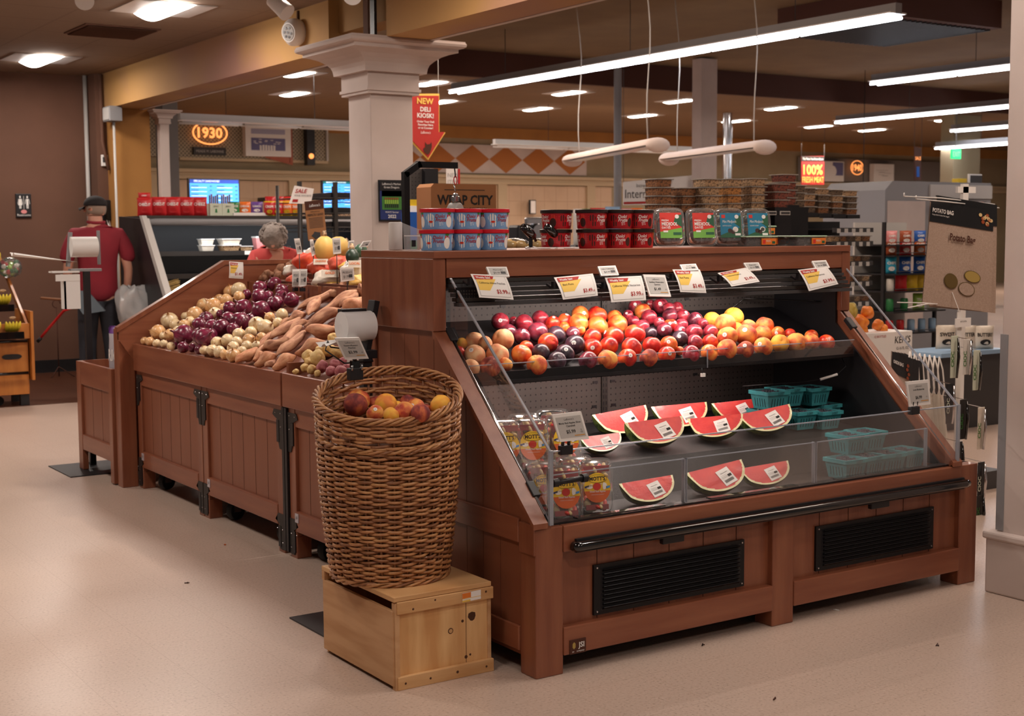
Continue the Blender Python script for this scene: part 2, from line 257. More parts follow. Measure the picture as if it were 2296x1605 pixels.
for k, v in dict(pk_red='#c02428', pk_orange='#e0702a', pk_green='#2f7d48', pk_purple='#6a4a96', pk_blue='#2458a8', pk_yellow='#d9b62c', pk_cyan='#2f9fc0', pk_lime='#8fb84a', pk_brown='#9a4a28', pk_pale='#cfd6c2', pk_white='#dcd8d0', pk_black='#1c1c1e', pk_pink='#d88a8a', pk_sky='#8fb0cf').items(): mat(k, v, .35)
mat('mesh_orange', '#e0562a', .6, col2='#d0402a', scale=30); mat('bag_white', '#ddd4c6', .35, col2='#cfc4b4', scale=12, bump=.4, bscale=20)
# ---------------------------------------------------------------- mesh builder
_tc = {}
def glyphs(s, off=0.0, shear=0., sp=1.):
    k = (s, off, shear, sp)
    if k not in _tc:
        c = bpy.data.curves.new('t', 'FONT'); c.body = s; c.size = 1; c.resolution_u = 2; c.offset = off; c.shear = shear; c.space_character = sp
        o = bpy.data.objects.new('t', c); me = bpy.data.meshes.new_from_object(o)
        vs = [(v.co.x, v.co.y) for v in me.vertices]; fs = [tuple(p.vertices) for p in me.polygons]
        bpy.data.objects.remove(o); bpy.data.curves.remove(c); bpy.data.meshes.remove(me); _tc[k] = (vs, fs)
    return _tc[k]
class MB:
    def __init__(s): s.v = []; s.f = []; s.m = []; s.s = []
    def add(s, vs, fs, mt, sm=False):
        n = len(s.v); s.v += [tuple(q) for q in vs]
        for f in fs: s.f.append(tuple(i+n for i in f)); s.m.append(mt); s.s.append(sm)
        return s
    def box(s, x0, x1, y0, y1, z0, z1, mt, side=None):
        v = [(x, y, z) for z in (z0, z1) for y in (y0, y1) for x in (x0, x1)]
        fs = [(0, 2, 3, 1), (4, 5, 7, 6), (0, 1, 5, 4), (1, 3, 7, 5), (3, 2, 6, 7), (2, 0, 4, 6)]
        return s.add(v, fs, mt)
    def obox(s, M, sx, sy, sz, mt):
        v = [M @ Vector((x*sx/2, y*sy/2, z*sz/2)) for z in (-1, 1) for y in (-1, 1) for x in (-1, 1)]
        return s.add(v, [(0, 2, 3, 1), (4, 5, 7, 6), (0, 1, 5, 4), (1, 3, 7, 5), (3, 2, 6, 7), (2, 0, 4, 6)], mt)
    def prism(s, pts, ext, mt, mt2=None, sm=False):
        n = len(pts); e = Vector(ext); v = [Vector(p) for p in pts]+[Vector(p)+e for p in pts]
        s.add(v, [tuple(range(n))[::-1], tuple(range(n, 2*n))], mt)
        return s.add(v, [(i, (i+1) % n, n+(i+1) % n, n+i) for i in range(n)], mt2 or mt, sm)
    def quad(s, pts, mt): return s.add(pts, [tuple(range(len(pts)))], mt)
    def tube(s, pts, r, mt, n=8, closed=False, cap=True):
        P = [Vector(p) for p in pts]; k = len(P); R = r if isinstance(r, (list, tuple)) else [r]*k; vs = []; up = Vector((0, 0, 1)); last = None
        for i in range(k):
            t = (P[(i+1) % k]-P[i-1]) if closed or 0 < i < k-1 else (P[1]-P[0] if i == 0 else P[-1]-P[-2])
            t = t.normalized() if t.length > 1e-9 else Vector((0, 0, 1))
            if last is None: a = t.cross(up); a = a if a.length > .05 else t.cross(Vector((1, 0, 0)))
            else: a = last-t*last.dot(t)
            a = a.normalized(); last = a; b = t.cross(a)
            vs += [P[i]+(a*math.cos(2*PI*j/n)+b*math.sin(2*PI*j/n))*R[i] for j in range(n)]
        fs = [(i*n+j, i*n+(j+1) % n, ((i+1) % k)*n+(j+1) % n, ((i+1) % k)*n+j) for i in range(k if closed else k-1) for j in range(n)]
        if cap and not closed: fs += [tuple(range(n))[::-1], tuple(range((k-1)*n, k*n))]
        return s.add(vs, fs, mt, n > 4)
    def lathe(s, prof, mt, n=24, M=None, mats=None, cap=True, sm=True):
        M = M or Matrix(); k = len(prof); ring = lambda r, z: [tuple(M @ Vector((r*math.cos(2*PI*j/n), r*math.sin(2*PI*j/n), z))) for j in range(n)]
        def sharp(i):
            a = Vector((prof[i][0]-prof[i-1][0], prof[i][1]-prof[i-1][1])); c = Vector((prof[i+1][0]-prof[i][0], prof[i+1][1]-prof[i][1]))
            return a.length > 1e-9 and c.length > 1e-9 and a.angle(c) > .75
        prev = len(s.v); s.v += ring(*prof[0]); first = prev
        for i in range(1, k):
            cur = len(s.v); s.v += ring(*prof[i])
            for j in range(n): s.f.append((prev+j, prev+(j+1) % n, cur+(j+1) % n, cur+j)); s.m.append(mats[i-1] if mats else mt); s.s.append(sm)
            prev = cur
            if i < k-1 and sharp(i): prev = len(s.v); s.v += ring(*prof[i])
        if cap:
            a = len(s.v); s.v += ring(*prof[0]); s.f.append(tuple(a+j for j in range(n))[::-1]); s.m.append(mats[0] if mats else mt); s.s.append(False)
            a = len(s.v); s.v += ring(*prof[-1]); s.f.append(tuple(a+j for j in range(n))); s.m.append(mats[-1] if mats else mt); s.s.append(False)
        return s
    def ell(s, c, r, mt, M=None, u=20, v=12, fn=None):
        M = M or Matrix(); c = Vector(c); r = (r, r, r) if isinstance(r, (int, float)) else r; vs = []
        for i in range(v+1):
            ph = PI*i/v
            for j in range(u):
                th = 2*PI*j/u; d = Vector((math.sin(ph)*math.cos(th), math.sin(ph)*math.sin(th), math.cos(ph)))
                q = fn(d, th, ph) if fn else d
                vs.append(c+(M @ Vector((q.x*r[0], q.y*r[1], q.z*r[2]))))
        return s.add(vs, [(i*u+j, (i+1)*u+j, (i+1)*u+(j+1) % u, i*u+(j+1) % u) for i in range(v) for j in range(u)], mt, True)
    def gridf(s, fn, nu, nv, mt, sm=True, mf=None):
        vs = [fn(i/nu, j/nv) for j in range(nv+1) for i in range(nu+1)]; b = len(s.v); s.v += [tuple(q) for q in vs]
        for j in range(nv):
            for i in range(nu): s.f.append((b+j*(nu+1)+i, b+j*(nu+1)+i+1, b+(j+1)*(nu+1)+i+1, b+(j+1)*(nu+1)+i)); s.m.append(mf(i/nu, j/nv) if mf else mt); s.s.append(sm)
        return s
    def text(s, st, fn, h, mt, x=0., y=0., al='c', wmax=None, off=0.0, shear=0., sx=1.):
        """st set on fn(u,v) -> point; (x,y) is the baseline point, h the letter height in metres"""
        vs, fs = glyphs(st, off, shear)
        if not vs: return s
        k = h/.7; x0 = min(v[0] for v in vs); x1 = max(v[0] for v in vs); wd = (x1-x0)*k*sx; kx = k*sx
        if wmax and wd > wmax: kx *= wmax/wd; wd = wmax
        o = x-(wd/2 if al == 'c' else (wd if al == 'r' else 0))
        return s.add([fn(o+(v[0]-x0)*kx, y+v[1]*k) for v in vs], fs, mt)
    def build(s, name, parent=None, loc=None, bevel=0, seg=2, kind=None, weld=False):
        me = bpy.data.meshes.new(name); o0 = Vector(loc) if loc is not None else (parent['_w'] if parent is not None and '_w' in parent.keys() else Vector((0, 0, 0)))
        o0 = Vector(o0); me.from_pydata([tuple(Vector(q)-o0) for q in s.v], [], s.f)
        names = []; idx = []
        for m in s.m:
            if m not in names: names.append(m)
            idx.append(names.index(m))
        for m in names: me.materials.append(MT[m])
        me.polygons.foreach_set('material_index', idx); me.polygons.foreach_set('use_smooth', s.s); me.update()
        o = bpy.data.objects.new(name, me); COL.objects.link(o)
        o['_w'] = o0
        if parent is not None: o.parent = parent
        else: o.location = o0
        if bevel:
            b = o.modifiers.new('bevel', 'BEVEL'); b.width = bevel; b.segments = seg; b.limit_method = 'ANGLE'; b.angle_limit = math.radians(40)
        if kind: o['kind'] = kind
        return o
def tag(o, label, cat, group=None, kind=None):
    o['label'] = label; o['category'] = cat
    if group: o['group'] = group
    if kind: o['kind'] = kind
    return o
def thing(name, label, cat, loc=(0, 0, 0), group=None):
    o = bpy.data.objects.new(name, None); COL.objects.link(o); o.location = loc; o['_w'] = Vector(loc); o.empty_display_size = .05
    return tag(o, label, cat, group)
def dup(root, loc=None, M=None, label=None, group=None):
    r = root.copy(); COL.objects.link(r)
    if M is not None: r.matrix_world = M
    elif loc is not None: r.location = loc
    if label: r['label'] = label
    if group: r['group'] = group
    for ch in list(root.children):
        c = ch.copy(); COL.objects.link(c); c.parent = r
        for g in list(ch.children): d = g.copy(); COL.objects.link(d); d.parent = c
    return r
def frame(o, u, v, off=.0006):
    """flat writing frame: origin, unit right, unit up -> fn(x,y), lifted off the face"""
    o = Vector(o); u = Vector(u).normalized(); v = Vector(v).normalized(); n = u.cross(v)*off
    return lambda x, y: o+u*x+v*y+n
def struct(name, mb, loc=(0, 0, 0)): return mb.build(name, None, loc, kind='structure')
ORD = ['', 'second ', 'third ', 'fourth ', 'fifth ', 'sixth ', 'seventh ', 'eighth ', 'ninth ', 'tenth ', 'eleventh ', 'twelfth ', 'thirteenth ', 'fourteenth ', 'fifteenth ', 'sixteenth ', 'seventeenth ', 'eighteenth ', 'nineteenth ', 'twentieth ']
def nth(i, n, a='leftmost', z='rightmost'):
    if n == 1: return 'only'
    if i == 0: return a
    if i == n-1: return z
    return ORD[i]+'from the left' if a == 'leftmost' else ORD[i]+'from the top'
# ================================================================ STRUCTURE
struct('floor', MB().box(-6, 40, -3, 24.1, -.1, 0, 'vct_floor'))
struct('floor_restroom_hall', MB().box(-6, 4.4, 11.8, 14.55, -.06, .003, 'dark_plank'))
struct('ceiling_left', MB().box(-6, 4.44, -3, 14.7, 3.09, 3.15, 'ceiling_tile'))
struct('wall_back', MB().box(-6, 4.46, 14.6, 14.75, 0, 3.09, 'brown_wall').box(4.36, 4.47, 14.3, 14.6, 0, 3.09, 'brown_wall'))
struct('baseboard_back', MB().box(-6, 4.36, 14.58, 14.6, 0, .13, 'black'))
b = MB()   # boxed beam over the row of columns, with a thin ledge along its far bottom edge
b.box(4.44, 4.76, 9.02, 14.3, 2.73, 3.6, 'mustard').box(4.44, 4.76, -3, 8.16, 2.73, 4.1, 'mustard').box(4.52, 4.72, 8.16, 9.02, 2.86, 4.1, 'mustard').box(4.76, 4.80, -3, 14.3, 2.725, 2.80, 'white_paint')
struct('trim_1', b)
struct('trim_2', MB().box(4.47, 4.86, 14.1, 14.6, 0, 2.73, 'mustard_plain'))
struct('ceiling_hall', MB().box(4.76, 40, 16.19, 24.1, 3.6, 3.66, 'hall_tile'))
struct('trim_3', MB().box(4.76, 40, 16.1, 16.19, 3.56, 3.95, 'soffit'))
struct('ceiling_near_hall', MB().box(4.76, 40, -3, 16.1, 3.92, 3.98, 'near_ceiling'))
struct('wall_deli', MB().box(4.3, 40, 24, 24.2, 0, 3.6, 'deli_wall').box(4.3, 18.6, 23.98, 24, 1.0, 2.42, 'tile_wall').box(4.3, 40, 23.97, 24, 3.36, 3.6, 'mustard_plain'))
b = MB().box(4.3, 40, 23.92, 24, 2.44, 2.50, 'cream_trim').box(4.3, 40, 23.88, 24, 2.56, 2.62, 'cream_trim').box(4.3, 40, 23.95, 24, 2.50, 2.56, 'cream_trim')
for x in (8.2, 10.9, 13.4, 15.6, 17.9): b.box(x, x+.22, 23.93, 24, .9, 2.44, 'cream_trim')
struct('trim_4', b)
b = MB(); fr = frame((13.1, 23.99, 2.72), (1, 0, 0), (0, 0, 1))   # harlequin band painted on the deli wall
b.box(13.0, 17.9, 23.96, 23.99, 2.66, 3.24, 'white_paint')
for i in range(6):
    cx = 13.35+i*.82; b.quad([(cx-.41, 23.955, 2.95), (cx, 23.955, 2.67), (cx+.41, 23.955, 2.95), (cx, 23.955, 3.23)], 'pk_diamond' if 'pk_diamond' in MT else mat('pk_diamond', '#a8672f', .8).name)
struct('trim_5', b)
# -------- columns
def column(x0, x1, y0, y1, z1, name='column', label='', cap=True, base=False, m='column_paint', grp=None, cs=1.):
    t = thing(name, label, 'column', ((x0+x1)/2, (y0+y1)/2, 0), grp)
    MB().box(x0, x1, y0, y1, 0, z1, m).build('shaft', t, bevel=.006)
    if cap:
        b = MB(); g = lambda e, za, zb: b.box(x0-e, x1+e, y0-e, y1+e, za, zb, m)
        g(.035*cs, z1-.02*cs, z1+.13*cs)
        g(.045*cs, z1-.0, z1+.02*cs)
        cx, cy = (x0+x1)/2, (y0+y1)/2; hw = (x1-x0)/2
        prof = [(.075, .13), (.08, .16), (.09, .185), (.115, .21), (.15, .235), (.20, .255), (.235, .262), (.235, .285), (.26, .29), (.275, .30), (.278, .315), (.27, .33)]; prof = [(e_*cs, a_*cs) for e_, a_ in prof]
        for (e0, a0), (e1, a1) in zip(prof[:-1], prof[1:]):
            q = lambda e, a: [(cx-hw-e, cy-hw-e, z1+a), (cx+hw+e, cy-hw-e, z1+a), (cx+hw+e, cy+hw+e, z1+a), (cx-hw-e, cy+hw+e, z1+a)]
            A, B2 = q(e0, a0), q(e1, a1)
            b.add(A+B2, [(i, (i+1) % 4, 4+(i+1) % 4, 4+i) for i in range(4)], m)
        e = .27*cs; b.box(cx-hw-e, cx+hw+e, cy-hw-e, cy+hw+e, z1+.325*cs, z1+.335*cs, m); e = .075*cs; b.box(cx-hw-e, cx+hw+e, cy-hw-e, cy+hw+e, z1+.125*cs, z1+.135*cs, m)
        b.build('capital', t)
    if base:
        MB().box(x0-.03, x1+.03, y0-.03, y1+.03, 0, .235, m).box(x0-.04, x1+.04, y0-.04, y1+.04, .215, .245, m).build('plinth', t, bevel=.008)
        MB().box(x0-.004, x0+.05, y1-.03, y1+.004, .25, 1.02, 'grey').build('corner_guard', t)
    return t
column(4.45, 4.78, 8.42, 8.75, 2.40, label='pale square column with flared capital under the mustard beam')
column(4.52, 5.1, 2.72, 3.36, 3.95, label='large pale square column with grey corner guard at right edge', cap=False, base=True)
p = onY(330, 300, 14.2)
column(4.95, 5.05, 14.05, 14.15, 2.59, cs=.4, label='slim pale pilaster column with capital beside the mustard pier')
x0 = onY(352, 300, 16.0).x; x1 = onY(400, 300, 15.8).x
column(x0, x1, 15.8, 16.05, 3.6, label='dark grey square column behind the mustard pier', cap=False, m='grey_column')
p = onY(1385, 300, 15.5); _rp = MB().lathe([(.055, 0), (.055, 3.9)], 'grey', 16, Matrix.Translation((p.x, 15.5, 0))).build('column', None, (p.x, 15.5, 0))
tag(_rp, 'slender round grey pole beside the cheese banner', 'column')
p = onY(1572, 300, 15.0); q = onY(1617, 300, 15.0)
column(p.x, q.x-.08, 15.0, 15.2, 3.9, label='pale square column behind the stacked nut tubs', cap=False)
p = onY(2137, 380, 17); q = onY(2197, 380, 17); column(p.x, q.x, 17, 17.3, 3.6, label='beige square column left of the green exit sign', cap=False, m='deli_wall')
p = onY(1630, 380, 19); t = MB().lathe([(.09, 0), (.09, 3.6)], 'chrome', 14, Matrix.Translation((p.x, 19, 0))).build('duct_pipe', None, (p.x, 19, 0)); tag(t, 'shiny metal pipe rising behind the nut tubs', 'pipe')
# -------- conduits and small wall things
def pipe(name, pts, r, m, label, cat='pipe'):
    o = MB().tube(pts, r, m, 8).build(name, None, pts[0]); return tag(o, label, cat)
pipe('conduit', [(4.33, 14.54, .13), (4.33, 14.54, 3.09)], .022, 'card_grey', 'long silver conduit down the brown wall corner')
pipe('conduit', [(4.445, 14.2, 2.1), (4.40, 14.24, 2.4), (4.40, 14.24, 3.08)], .018, 'brown_wall', 'brown painted conduit running up beside the mustard pier')
pipe('conduit', [(4.445, 13.98, .05), (4.445, 13.98, 2.6)], .013, 'card_grey', 'thin silver conduit dropping from the grey junction box')
t = thing('junction_box', 'grey metal junction box under the beam', 'box', (4.445, 13.98, 2.6)); MB().box(4.37, 4.5, 13.87, 14.09, 2.58, 2.73, 'grey').build('housing', t, bevel=.006); MB().box(4.362, 4.37, 13.89, 14.07, 2.595, 2.715, 'card_grey').build('cover', t)
p = onY(234, 360, 14.29); t = thing('thermostat', 'white thermostat on the corner beside the brown conduit', 'thermostat', p); MB().box(p.x-.035, p.x+.035, 14.27, 14.3, p.z-.06, p.z+.06, 'white').build('housing', t, bevel=.008); MB().box(p.x-.022, p.x+.01, 14.266, 14.27, p.z-.02, p.z+.035, 'dark_grey').build('screen', t)
p = onY(236, 470, 14.28); x, z = p.x, p.z; t = thing('telephone', 'black wall telephone hanging on the brown corner', 'telephone', p); MB().box(x-.05, x+.05, 14.24, 14.3, z-.11, z+.1, 'black').build('base', t, bevel=.01)
MB().tube([(x-.02, 14.21, z-.09), (x-.02, 14.2, z), (x-.02, 14.21, z+.09)], .02, 'black').build('handset', t)
MB().tube([(x, 14.24, z-.11), (x+.02, 14.2, z-.2), (x+.05, 14.22, z-.3), (x+.04, 14.24, z-.2), (x+.03, 14.26, z-.1)], .006, 'white').build('cord', t)
# restroom sign
a, c = onY(34, 434, 14.59), onY(71, 488, 14.59); W = c.x-a.x; H = a.z-c.z
t = thing('restroom_sign', 'black restroom sign with white figures on the brown wall', 'sign', (a.x, 14.6, c.z))
MB().box(a.x, c.x, 14.58, 14.6, c.z, a.z, 'black').build('plate', t, bevel=.006)
fr = frame((a.x, 14.578, c.z), (1, 0, 0), (0, 0, 1)); b = MB()
for cx, sk in ((.28, 1), (.74, 0)):
    w_ = W*.16; q = lambda x, y: fr(W*cx+x*w_, H*y)
    b.add([q(.32*math.cos(k*PI/6), .86+.055*math.sin(k*PI/6)) for k in range(12)], [tuple(range(12))], 'white')
    b.quad([q(-.4, .78), q(-.85 if sk else -.45, .52), q(.85 if sk else .45, .52), q(.4, .78)], 'white')
    for s in (-1, 1): b.quad([q(s*.08, .53), q(s*.08, .38), q(s*.38, .38), q(s*.42, .53)], 'white'); b.quad([q(s*.5, .77), q(s*.92, .56), q(s*1.05, .58), q(s*.65, .79)], 'white')
b.quad([fr(W*.5, H*.36), fr(W*.52, H*.36), fr(W*.52, H*.9), fr(W*.5, H*.9)], 'white')
b.add([fr(W*.5+.03*math.cos(k*PI/8), H*.25+.02*math.sin(k*PI/8)) for k in range(16)], [tuple(range(16))], 'pk_pink'); b.text('Restrooms', fr, .022, 'white', W/2, H*.07, wmax=W*.85)
b.build('pictograms', t)
# -------- ceiling fixtures of the near room
def troffer(x, y, z, label, grp=None, on='lamp_on', s=.305, part=True):
    t = thing('ceiling_light', label, 'light', (x, y, z), grp)
    b = MB(); k = s
    b.box(x-k, x+k, y-k, y+k, z-.004, z-.001, 'white')
    for sx in (-1, 1):
        b.quad([(x+sx*k, y-k, z-.006), (x+sx*k, y+k, z-.006), (x+sx*.13, y+k*.9, z-.012), (x+sx*.13, y-k*.9, z-.012)], 'white_gloss')
    b.build('frame', t)
    dd = .045 if z < 3.3 else .014
    d = MB().gridf(lambda u, v: (x-.13+.26*u, y-k*.92+1.84*k*v, z-.012-dd*math.sin(PI*u)), 8, 1, on); d.build('diffuser', t); return t
TL = ['square troffer light nearest the beam in the tiled ceiling', 'square troffer light at the far left of the tiled ceiling']
for i, (x, y) in enumerate(TROFF[:2]): troffer(x, y, 3.09, TL[i])
a = onZ(140, 75, 3.088); c = onZ(357, 64, 3.088)
t = thing('air_vent', 'dark square air vent between the two ceiling troffers', 'vent', ((3.6, 11.3, 3.09)))
b = MB().box(3.29, 3.9, 10.97, 11.58, 3.08, 3.089, 'brown_wall'); b.build('frame', t)
b = MB()
for i in range(14): b.obox(Matrix.Translation((3.595, 11.0+i*.0425+.01, 3.077)) @ Matrix.Rotation(.6, 4, 'X'), .56, .03, .003, 'brown_wall')
b.build('louvers', t)
def track_head(p, aim, label, on=True):
    p = Vector(p); t = thing('track_head', label, 'spotlight', p)
    d = (Vector(aim)-p).normalized(); M = Matrix.Translation(p-Vector((0, 0, .16))) @ d.to_track_quat('Z', 'Y').to_matrix().to_4x4()
    MB().tube([p, p-Vector((0, 0, .15))], .012, 'white').box(p.x-.02, p.x+.02, p.y-.08, p.y+.08, p.z-.03, p.z, 'white').build('stem', t)
    MB().lathe([(.025, -.09), (.05, -.085), (.055, 0), (.06, .07)], 'white', 20, M).build('can', t)
    MB().lathe([(.052, .062), (.0505, .066)], 'lamp_on' if on else 'chrome', 20, M).build('lens', t)
    return t
track_head(onZ(188, -62, 3.09), (1.2, 4.5, 1.0), 'white track spotlight glowing at the top left edge')
track_head(onZ(790, -75, 3.09), (1.6, 3.6, .8), 'white track spotlight glowing above the column capital')
track_head(onZ(628, -40, 3.09), (4.4, 7.6, 2.2), 'white spotlight aimed away beside the emergency lamp', on=False)
p = onX(668, 72, 4.42); t = thing('emergency_light', 'round white emergency lamp mounted on the beam', 'light', p)
M = Matrix.Translation(p) @ Vector((-1, -.35, -.15)).to_track_quat('Z', 'Y').to_matrix().to_4x4()
MB().lathe([(.02, -.03), (.085, -.02), (.1, .02), (.1, .06), (.07, .1)], 'white', 24, M).build('housing', t)
b = MB().lathe([(.062, .1), (.058, .104)], 'card_grey', 20, M)
for k in range(7):
    r = 0 if k == 0 else .035; b.lathe([(.012, .104), (.01, .108)], 'chrome', 8, M @ Matrix.Translation((r*math.cos(k), r*math.sin(k), 0)))
b.build('lens', t)
MB().tube([p+Vector((.01, .02, .05)), (p.x+.015, p.y+.02, 3.08)], .012, 'brown_wall').build('conduit', t)
b = MB().box(4.425, 4.445, 8.3, 8.36, 2.75, 3.1, 'black').box(4.43, 4.445, 8.4, 8.47, 2.75, 3.1, 'brown_wall'); tag(b.build('cable_channel', None, (4.43, 8.35, 2.9)), 'dark cable channel above the column capital', 'conduit')
# -------- sales-hall ceiling lights
HL = [(965, 186), (1275, 208), (1525, 226), (1750, 242), (2130, 268), (660, 210), (668, 165), (1205, 244), (1440, 259), (1650, 271), (1835, 283), (1955, 291), (990, 228)]
for i, (x, y) in enumerate(sorted(HL)):
    p = onZ(x, y, 3.6); troffer(p.x, p.y, 3.6, 'square troffer in the brown hall ceiling, %s of the lit ones' % nth(i, len(HL)), 'troffers in the brown hall ceiling')
def strip(name, x, y0, y1, z, label, n=5, tube='tube_on', wires=True, lit=True, along='y'):
    t = thing(name, label, 'light', ((x, y0, z) if along == 'y' else (y0, x, z)))
    sw = (lambda a, b, c: (a, b, c)) if along == 'y' else (lambda a, b, c: (b, a, c))
    B = lambda mb, a0, a1, b0, b1, c0, c1, m: mb.box(a0, a1, b0, b1, c0, c1, m) if along == 'y' else mb.box(b0, b1, a0, a1, c0, c1, m)
    b = MB(); B(b, x-.04, x+.04, y0, y1, z, z+.09, 'white' if not lit else 'grey'); b.build('housing', t)
    b = MB(); B(b, x+.04, x+.1, y0, y1, z-.0, z+.012, 'white'); B(b, x-.1, x-.04, y0, y1, z-.0, z+.012, 'white'); b.build('reflector', t)
    L = (y1-y0)/n
    for i in range(n):
        for s in (-.07, .06):
            a, c = y0+i*L+.02, y0+(i+1)*L-.02
            MB().tube([sw(x+s, a, z-.03), sw(x+s, c, z-.03)], .014, tube if lit else 'white').build('tube', t)
    if wires:
        k = max(2, int((y1-y0)/2.4))
        for i in range(k): yy = y0+(i+.5)*(y1-y0)/k; MB().tube([sw(x, yy, z+.09), sw(x, yy, (3.9 if yy < 16 and along == 'y' else 3.58))], .004, 'dark_grey', 5).build('hanger', t)
    return t
strip('strip_light', 9.35, 8.07, 15.39, 3.27, 'long lit fluorescent strip crossing the upper right, longest one', 6)
p = onZ(1958, 184, 3.27); strip('strip_light', p.x, p.y-6.1, p.y, 3.27, 'lit fluorescent strip reaching the big column at right, second highest', 5)
p = onZ(1877, 272, 3.27); strip('strip_light', p.x, p.y-6.1, p.y, 3.27, 'lit fluorescent strip below the second highest, over the right aisles', 5)
p = onZ(2135, 291, 3.27); strip('strip_light', p.x, p.y-4.9, p.y, 3.27, 'short lit fluorescent strip lowest beside the big column', 4)
p = onZ(2100, 330, 3.0); strip('strip_light', p.x, p.y-4, p.y, 3.0, 'small lit fluorescent fixture beside the green exit sign', 3)
a = onY(402, 275, 17); c = onY(800, 295, 17)
strip('strip_light', 17, a.x, c.x, a.z+.03, 'unlit white strip fixture in front of the 1930 panel', 3, lit=False, along='x')
a = onY(1108, 320, 19); c = onY(1560, 340, 19)
strip('strip_light', 19, a.x, c.x, a.z-.03, 'unlit white strip fixture in front of the diamond band', 3, lit=False, along='x')
def pend(px0, px1, Y, label):
    a = onY(*px0, Y); c = onZ(*px1, a.z); t = thing('pendant_light', label, 'light', a)
    d = c-a; L = d.length; d.normalize(); n = Vector((d.y, -d.x, 0)); z = a.z
    P = lambda s, u, h: a+d*s+n*u+Vector((0, 0, h))
    b = MB()
    b.gridf(lambda u, v: P(L*v, .12*math.cos(PI*u), .07*math.sin(PI*u)), 10, 1, 'column_paint'); b.quad([P(0, -.12, 0), P(L, -.12, 0), P(L, .12, 0), P(0, .12, 0)], 'white_gloss')
    M = Matrix(((d.x, n.x, 0), (d.y, n.y, 0), (0, 0, 1)))
    for q in (0, L): b.ell(P(q, 0, 0), (.06, .12, .07), 'column_paint', M, u=16, v=8)
    b.build('shade', t)
    MB().prism([P(.06, -.07, -.008), P(L-.06, -.07, -.008), P(L-.06, .07, -.008), P(.06, .07, -.008)], (0, 0, -.006), 'white_gloss').build('diffuser', t)
    for q in (.9, .1):
        pts = [P(L*q+.06*math.sin(k*.7), .03*math.sin(k*.9), .06+(3.9-z)*k/8) for k in range(9)]; MB().tube(pts, .006, 'card_grey', 5).build('cable', t)
pend((1283, 360), (1475, 325), 12.4, 'white oval pendant lamp over the deli, left of the pair'); pend((1500, 357), (1715, 330), 11.3, 'white oval pendant lamp over the deli, right of the pair')
# dark return-air box hanging from the near hall ceiling
a = onZ(1835, 20, 3.75); t = thing('return_air_box', 'large dark square air return in the ceiling at top right', 'vent', (11.5, 10.5, 3.9))
MB().box(11.2, 12.9, 9.7, 11.4, 3.62, 3.918, 'soffit').build('housing', t)
b = MB()
for i in range(20): b.box(11.3+i*.08, 11.32+i*.08, 9.8, 11.3, 3.6, 3.62, 'black')
b.build('grille', t)
# exit sign
p = onY(2147, 345, 16.5); t = thing('exit_sign', 'small green lit exit sign beside the beige column', 'sign', p)
MB().box(p.x-.16, p.x+.10, p.y, p.y+.03, p.z-.09, p.z+.09, 'exit_green').build('panel', t); MB().tube([(p.x-.03, p.y+.015, p.z+.09), (p.x-.03, p.y+.015, 3.58)], .008, 'grey').build('stem', t); fr = frame((p.x-.03, p.y-.002, p.z-.05), (1, 0, 0), (0, 0, 1)); MB().text('EXIT', fr, .09, 'white', 0, 0, wmax=.2).build('lettering', t)
# -------- things on the deli wall
def onwall(x, y, Y=23.9): return onY(x, y, Y)
def wallbox(name, px, label, cat, m, th=.05, Y=23.9, part='panel'):
    a = onY(px[0], px[1], Y); c = onY(px[2], px[3], Y); t = thing(name, label, cat, (a.x, Y, c.z))
    MB().box(a.x, c.x, Y, {23.9: 23.925, 23.92: 23.928}.get(Y, 23.895 if Y > 23.5 else Y+th), c.z, a.z, m).build(part, t); return t, a.x, c.x, c.z, a.z
t, x0, x1, z0, z1 = wallbox('mesh_signboard', (400, 262, 735, 361), 'wide expanded metal panel above the deli screens', 'panel', 'expanded_metal', .09)
MB().box(x0, x1, 23.88, 23.9, z0-.05, z0, 'cream_trim').box(x1-.04, x1, 23.86, 23.9, z0, z1, 'card_grey').build('ledge', t)
MB().box(x0-1.2, x0, 23.88, 23.94, z0, z1, 'expanded_metal').build('panel', t)
def oval(name, px, py, rx, rz, word, label, Y=23.8):
    p = onY(px, py, Y); t = thing(name, label, 'sign', p); n = 40
    MB().tube([(p.x, Y+.02, p.z-rz), (p.x, 23.895, p.z-rz)], .01, 'black').tube([(p.x, Y+.02, p.z+rz), (p.x, 23.895, p.z+rz)], .01, 'black').build('standoff', t)
    MB().tube([(p.x+rx*math.cos(2*PI*k/n), Y, p.z+rz*math.sin(2*PI*k/n)) for k in range(n)], rx*.045, 'neon_orange', 6, True).build('ring', t)
    fr = frame((p.x, Y, p.z-rz*.42), (1, 0, 0), (0, 0, 1)); MB().text(word, fr, rz*.9, 'neon_orange', 0, 0, wmax=rx*1.55, off=.03).build('lettering', t)
oval('year_sign', 471, 298, .32, .20, '1930', 'glowing orange oval sign reading 1930 on the mesh panel')
t, x0, x1, z0, z1 = wallbox('name_plate', (434, 329, 507, 348), 'weathered metal name plate under the 1930 sign', 'sign', 'gunmetal', .05, 23.82)
MB().text('MEADE M. LABONNE', frame((x0, 23.815, z0), (1, 0, 0), (0, 0, 1)), (z1-z0)*.35, 'card_grey', (x1-x0)/2, (z1-z0)*.3, wmax=(x1-x0)*.85).build('lettering', t)
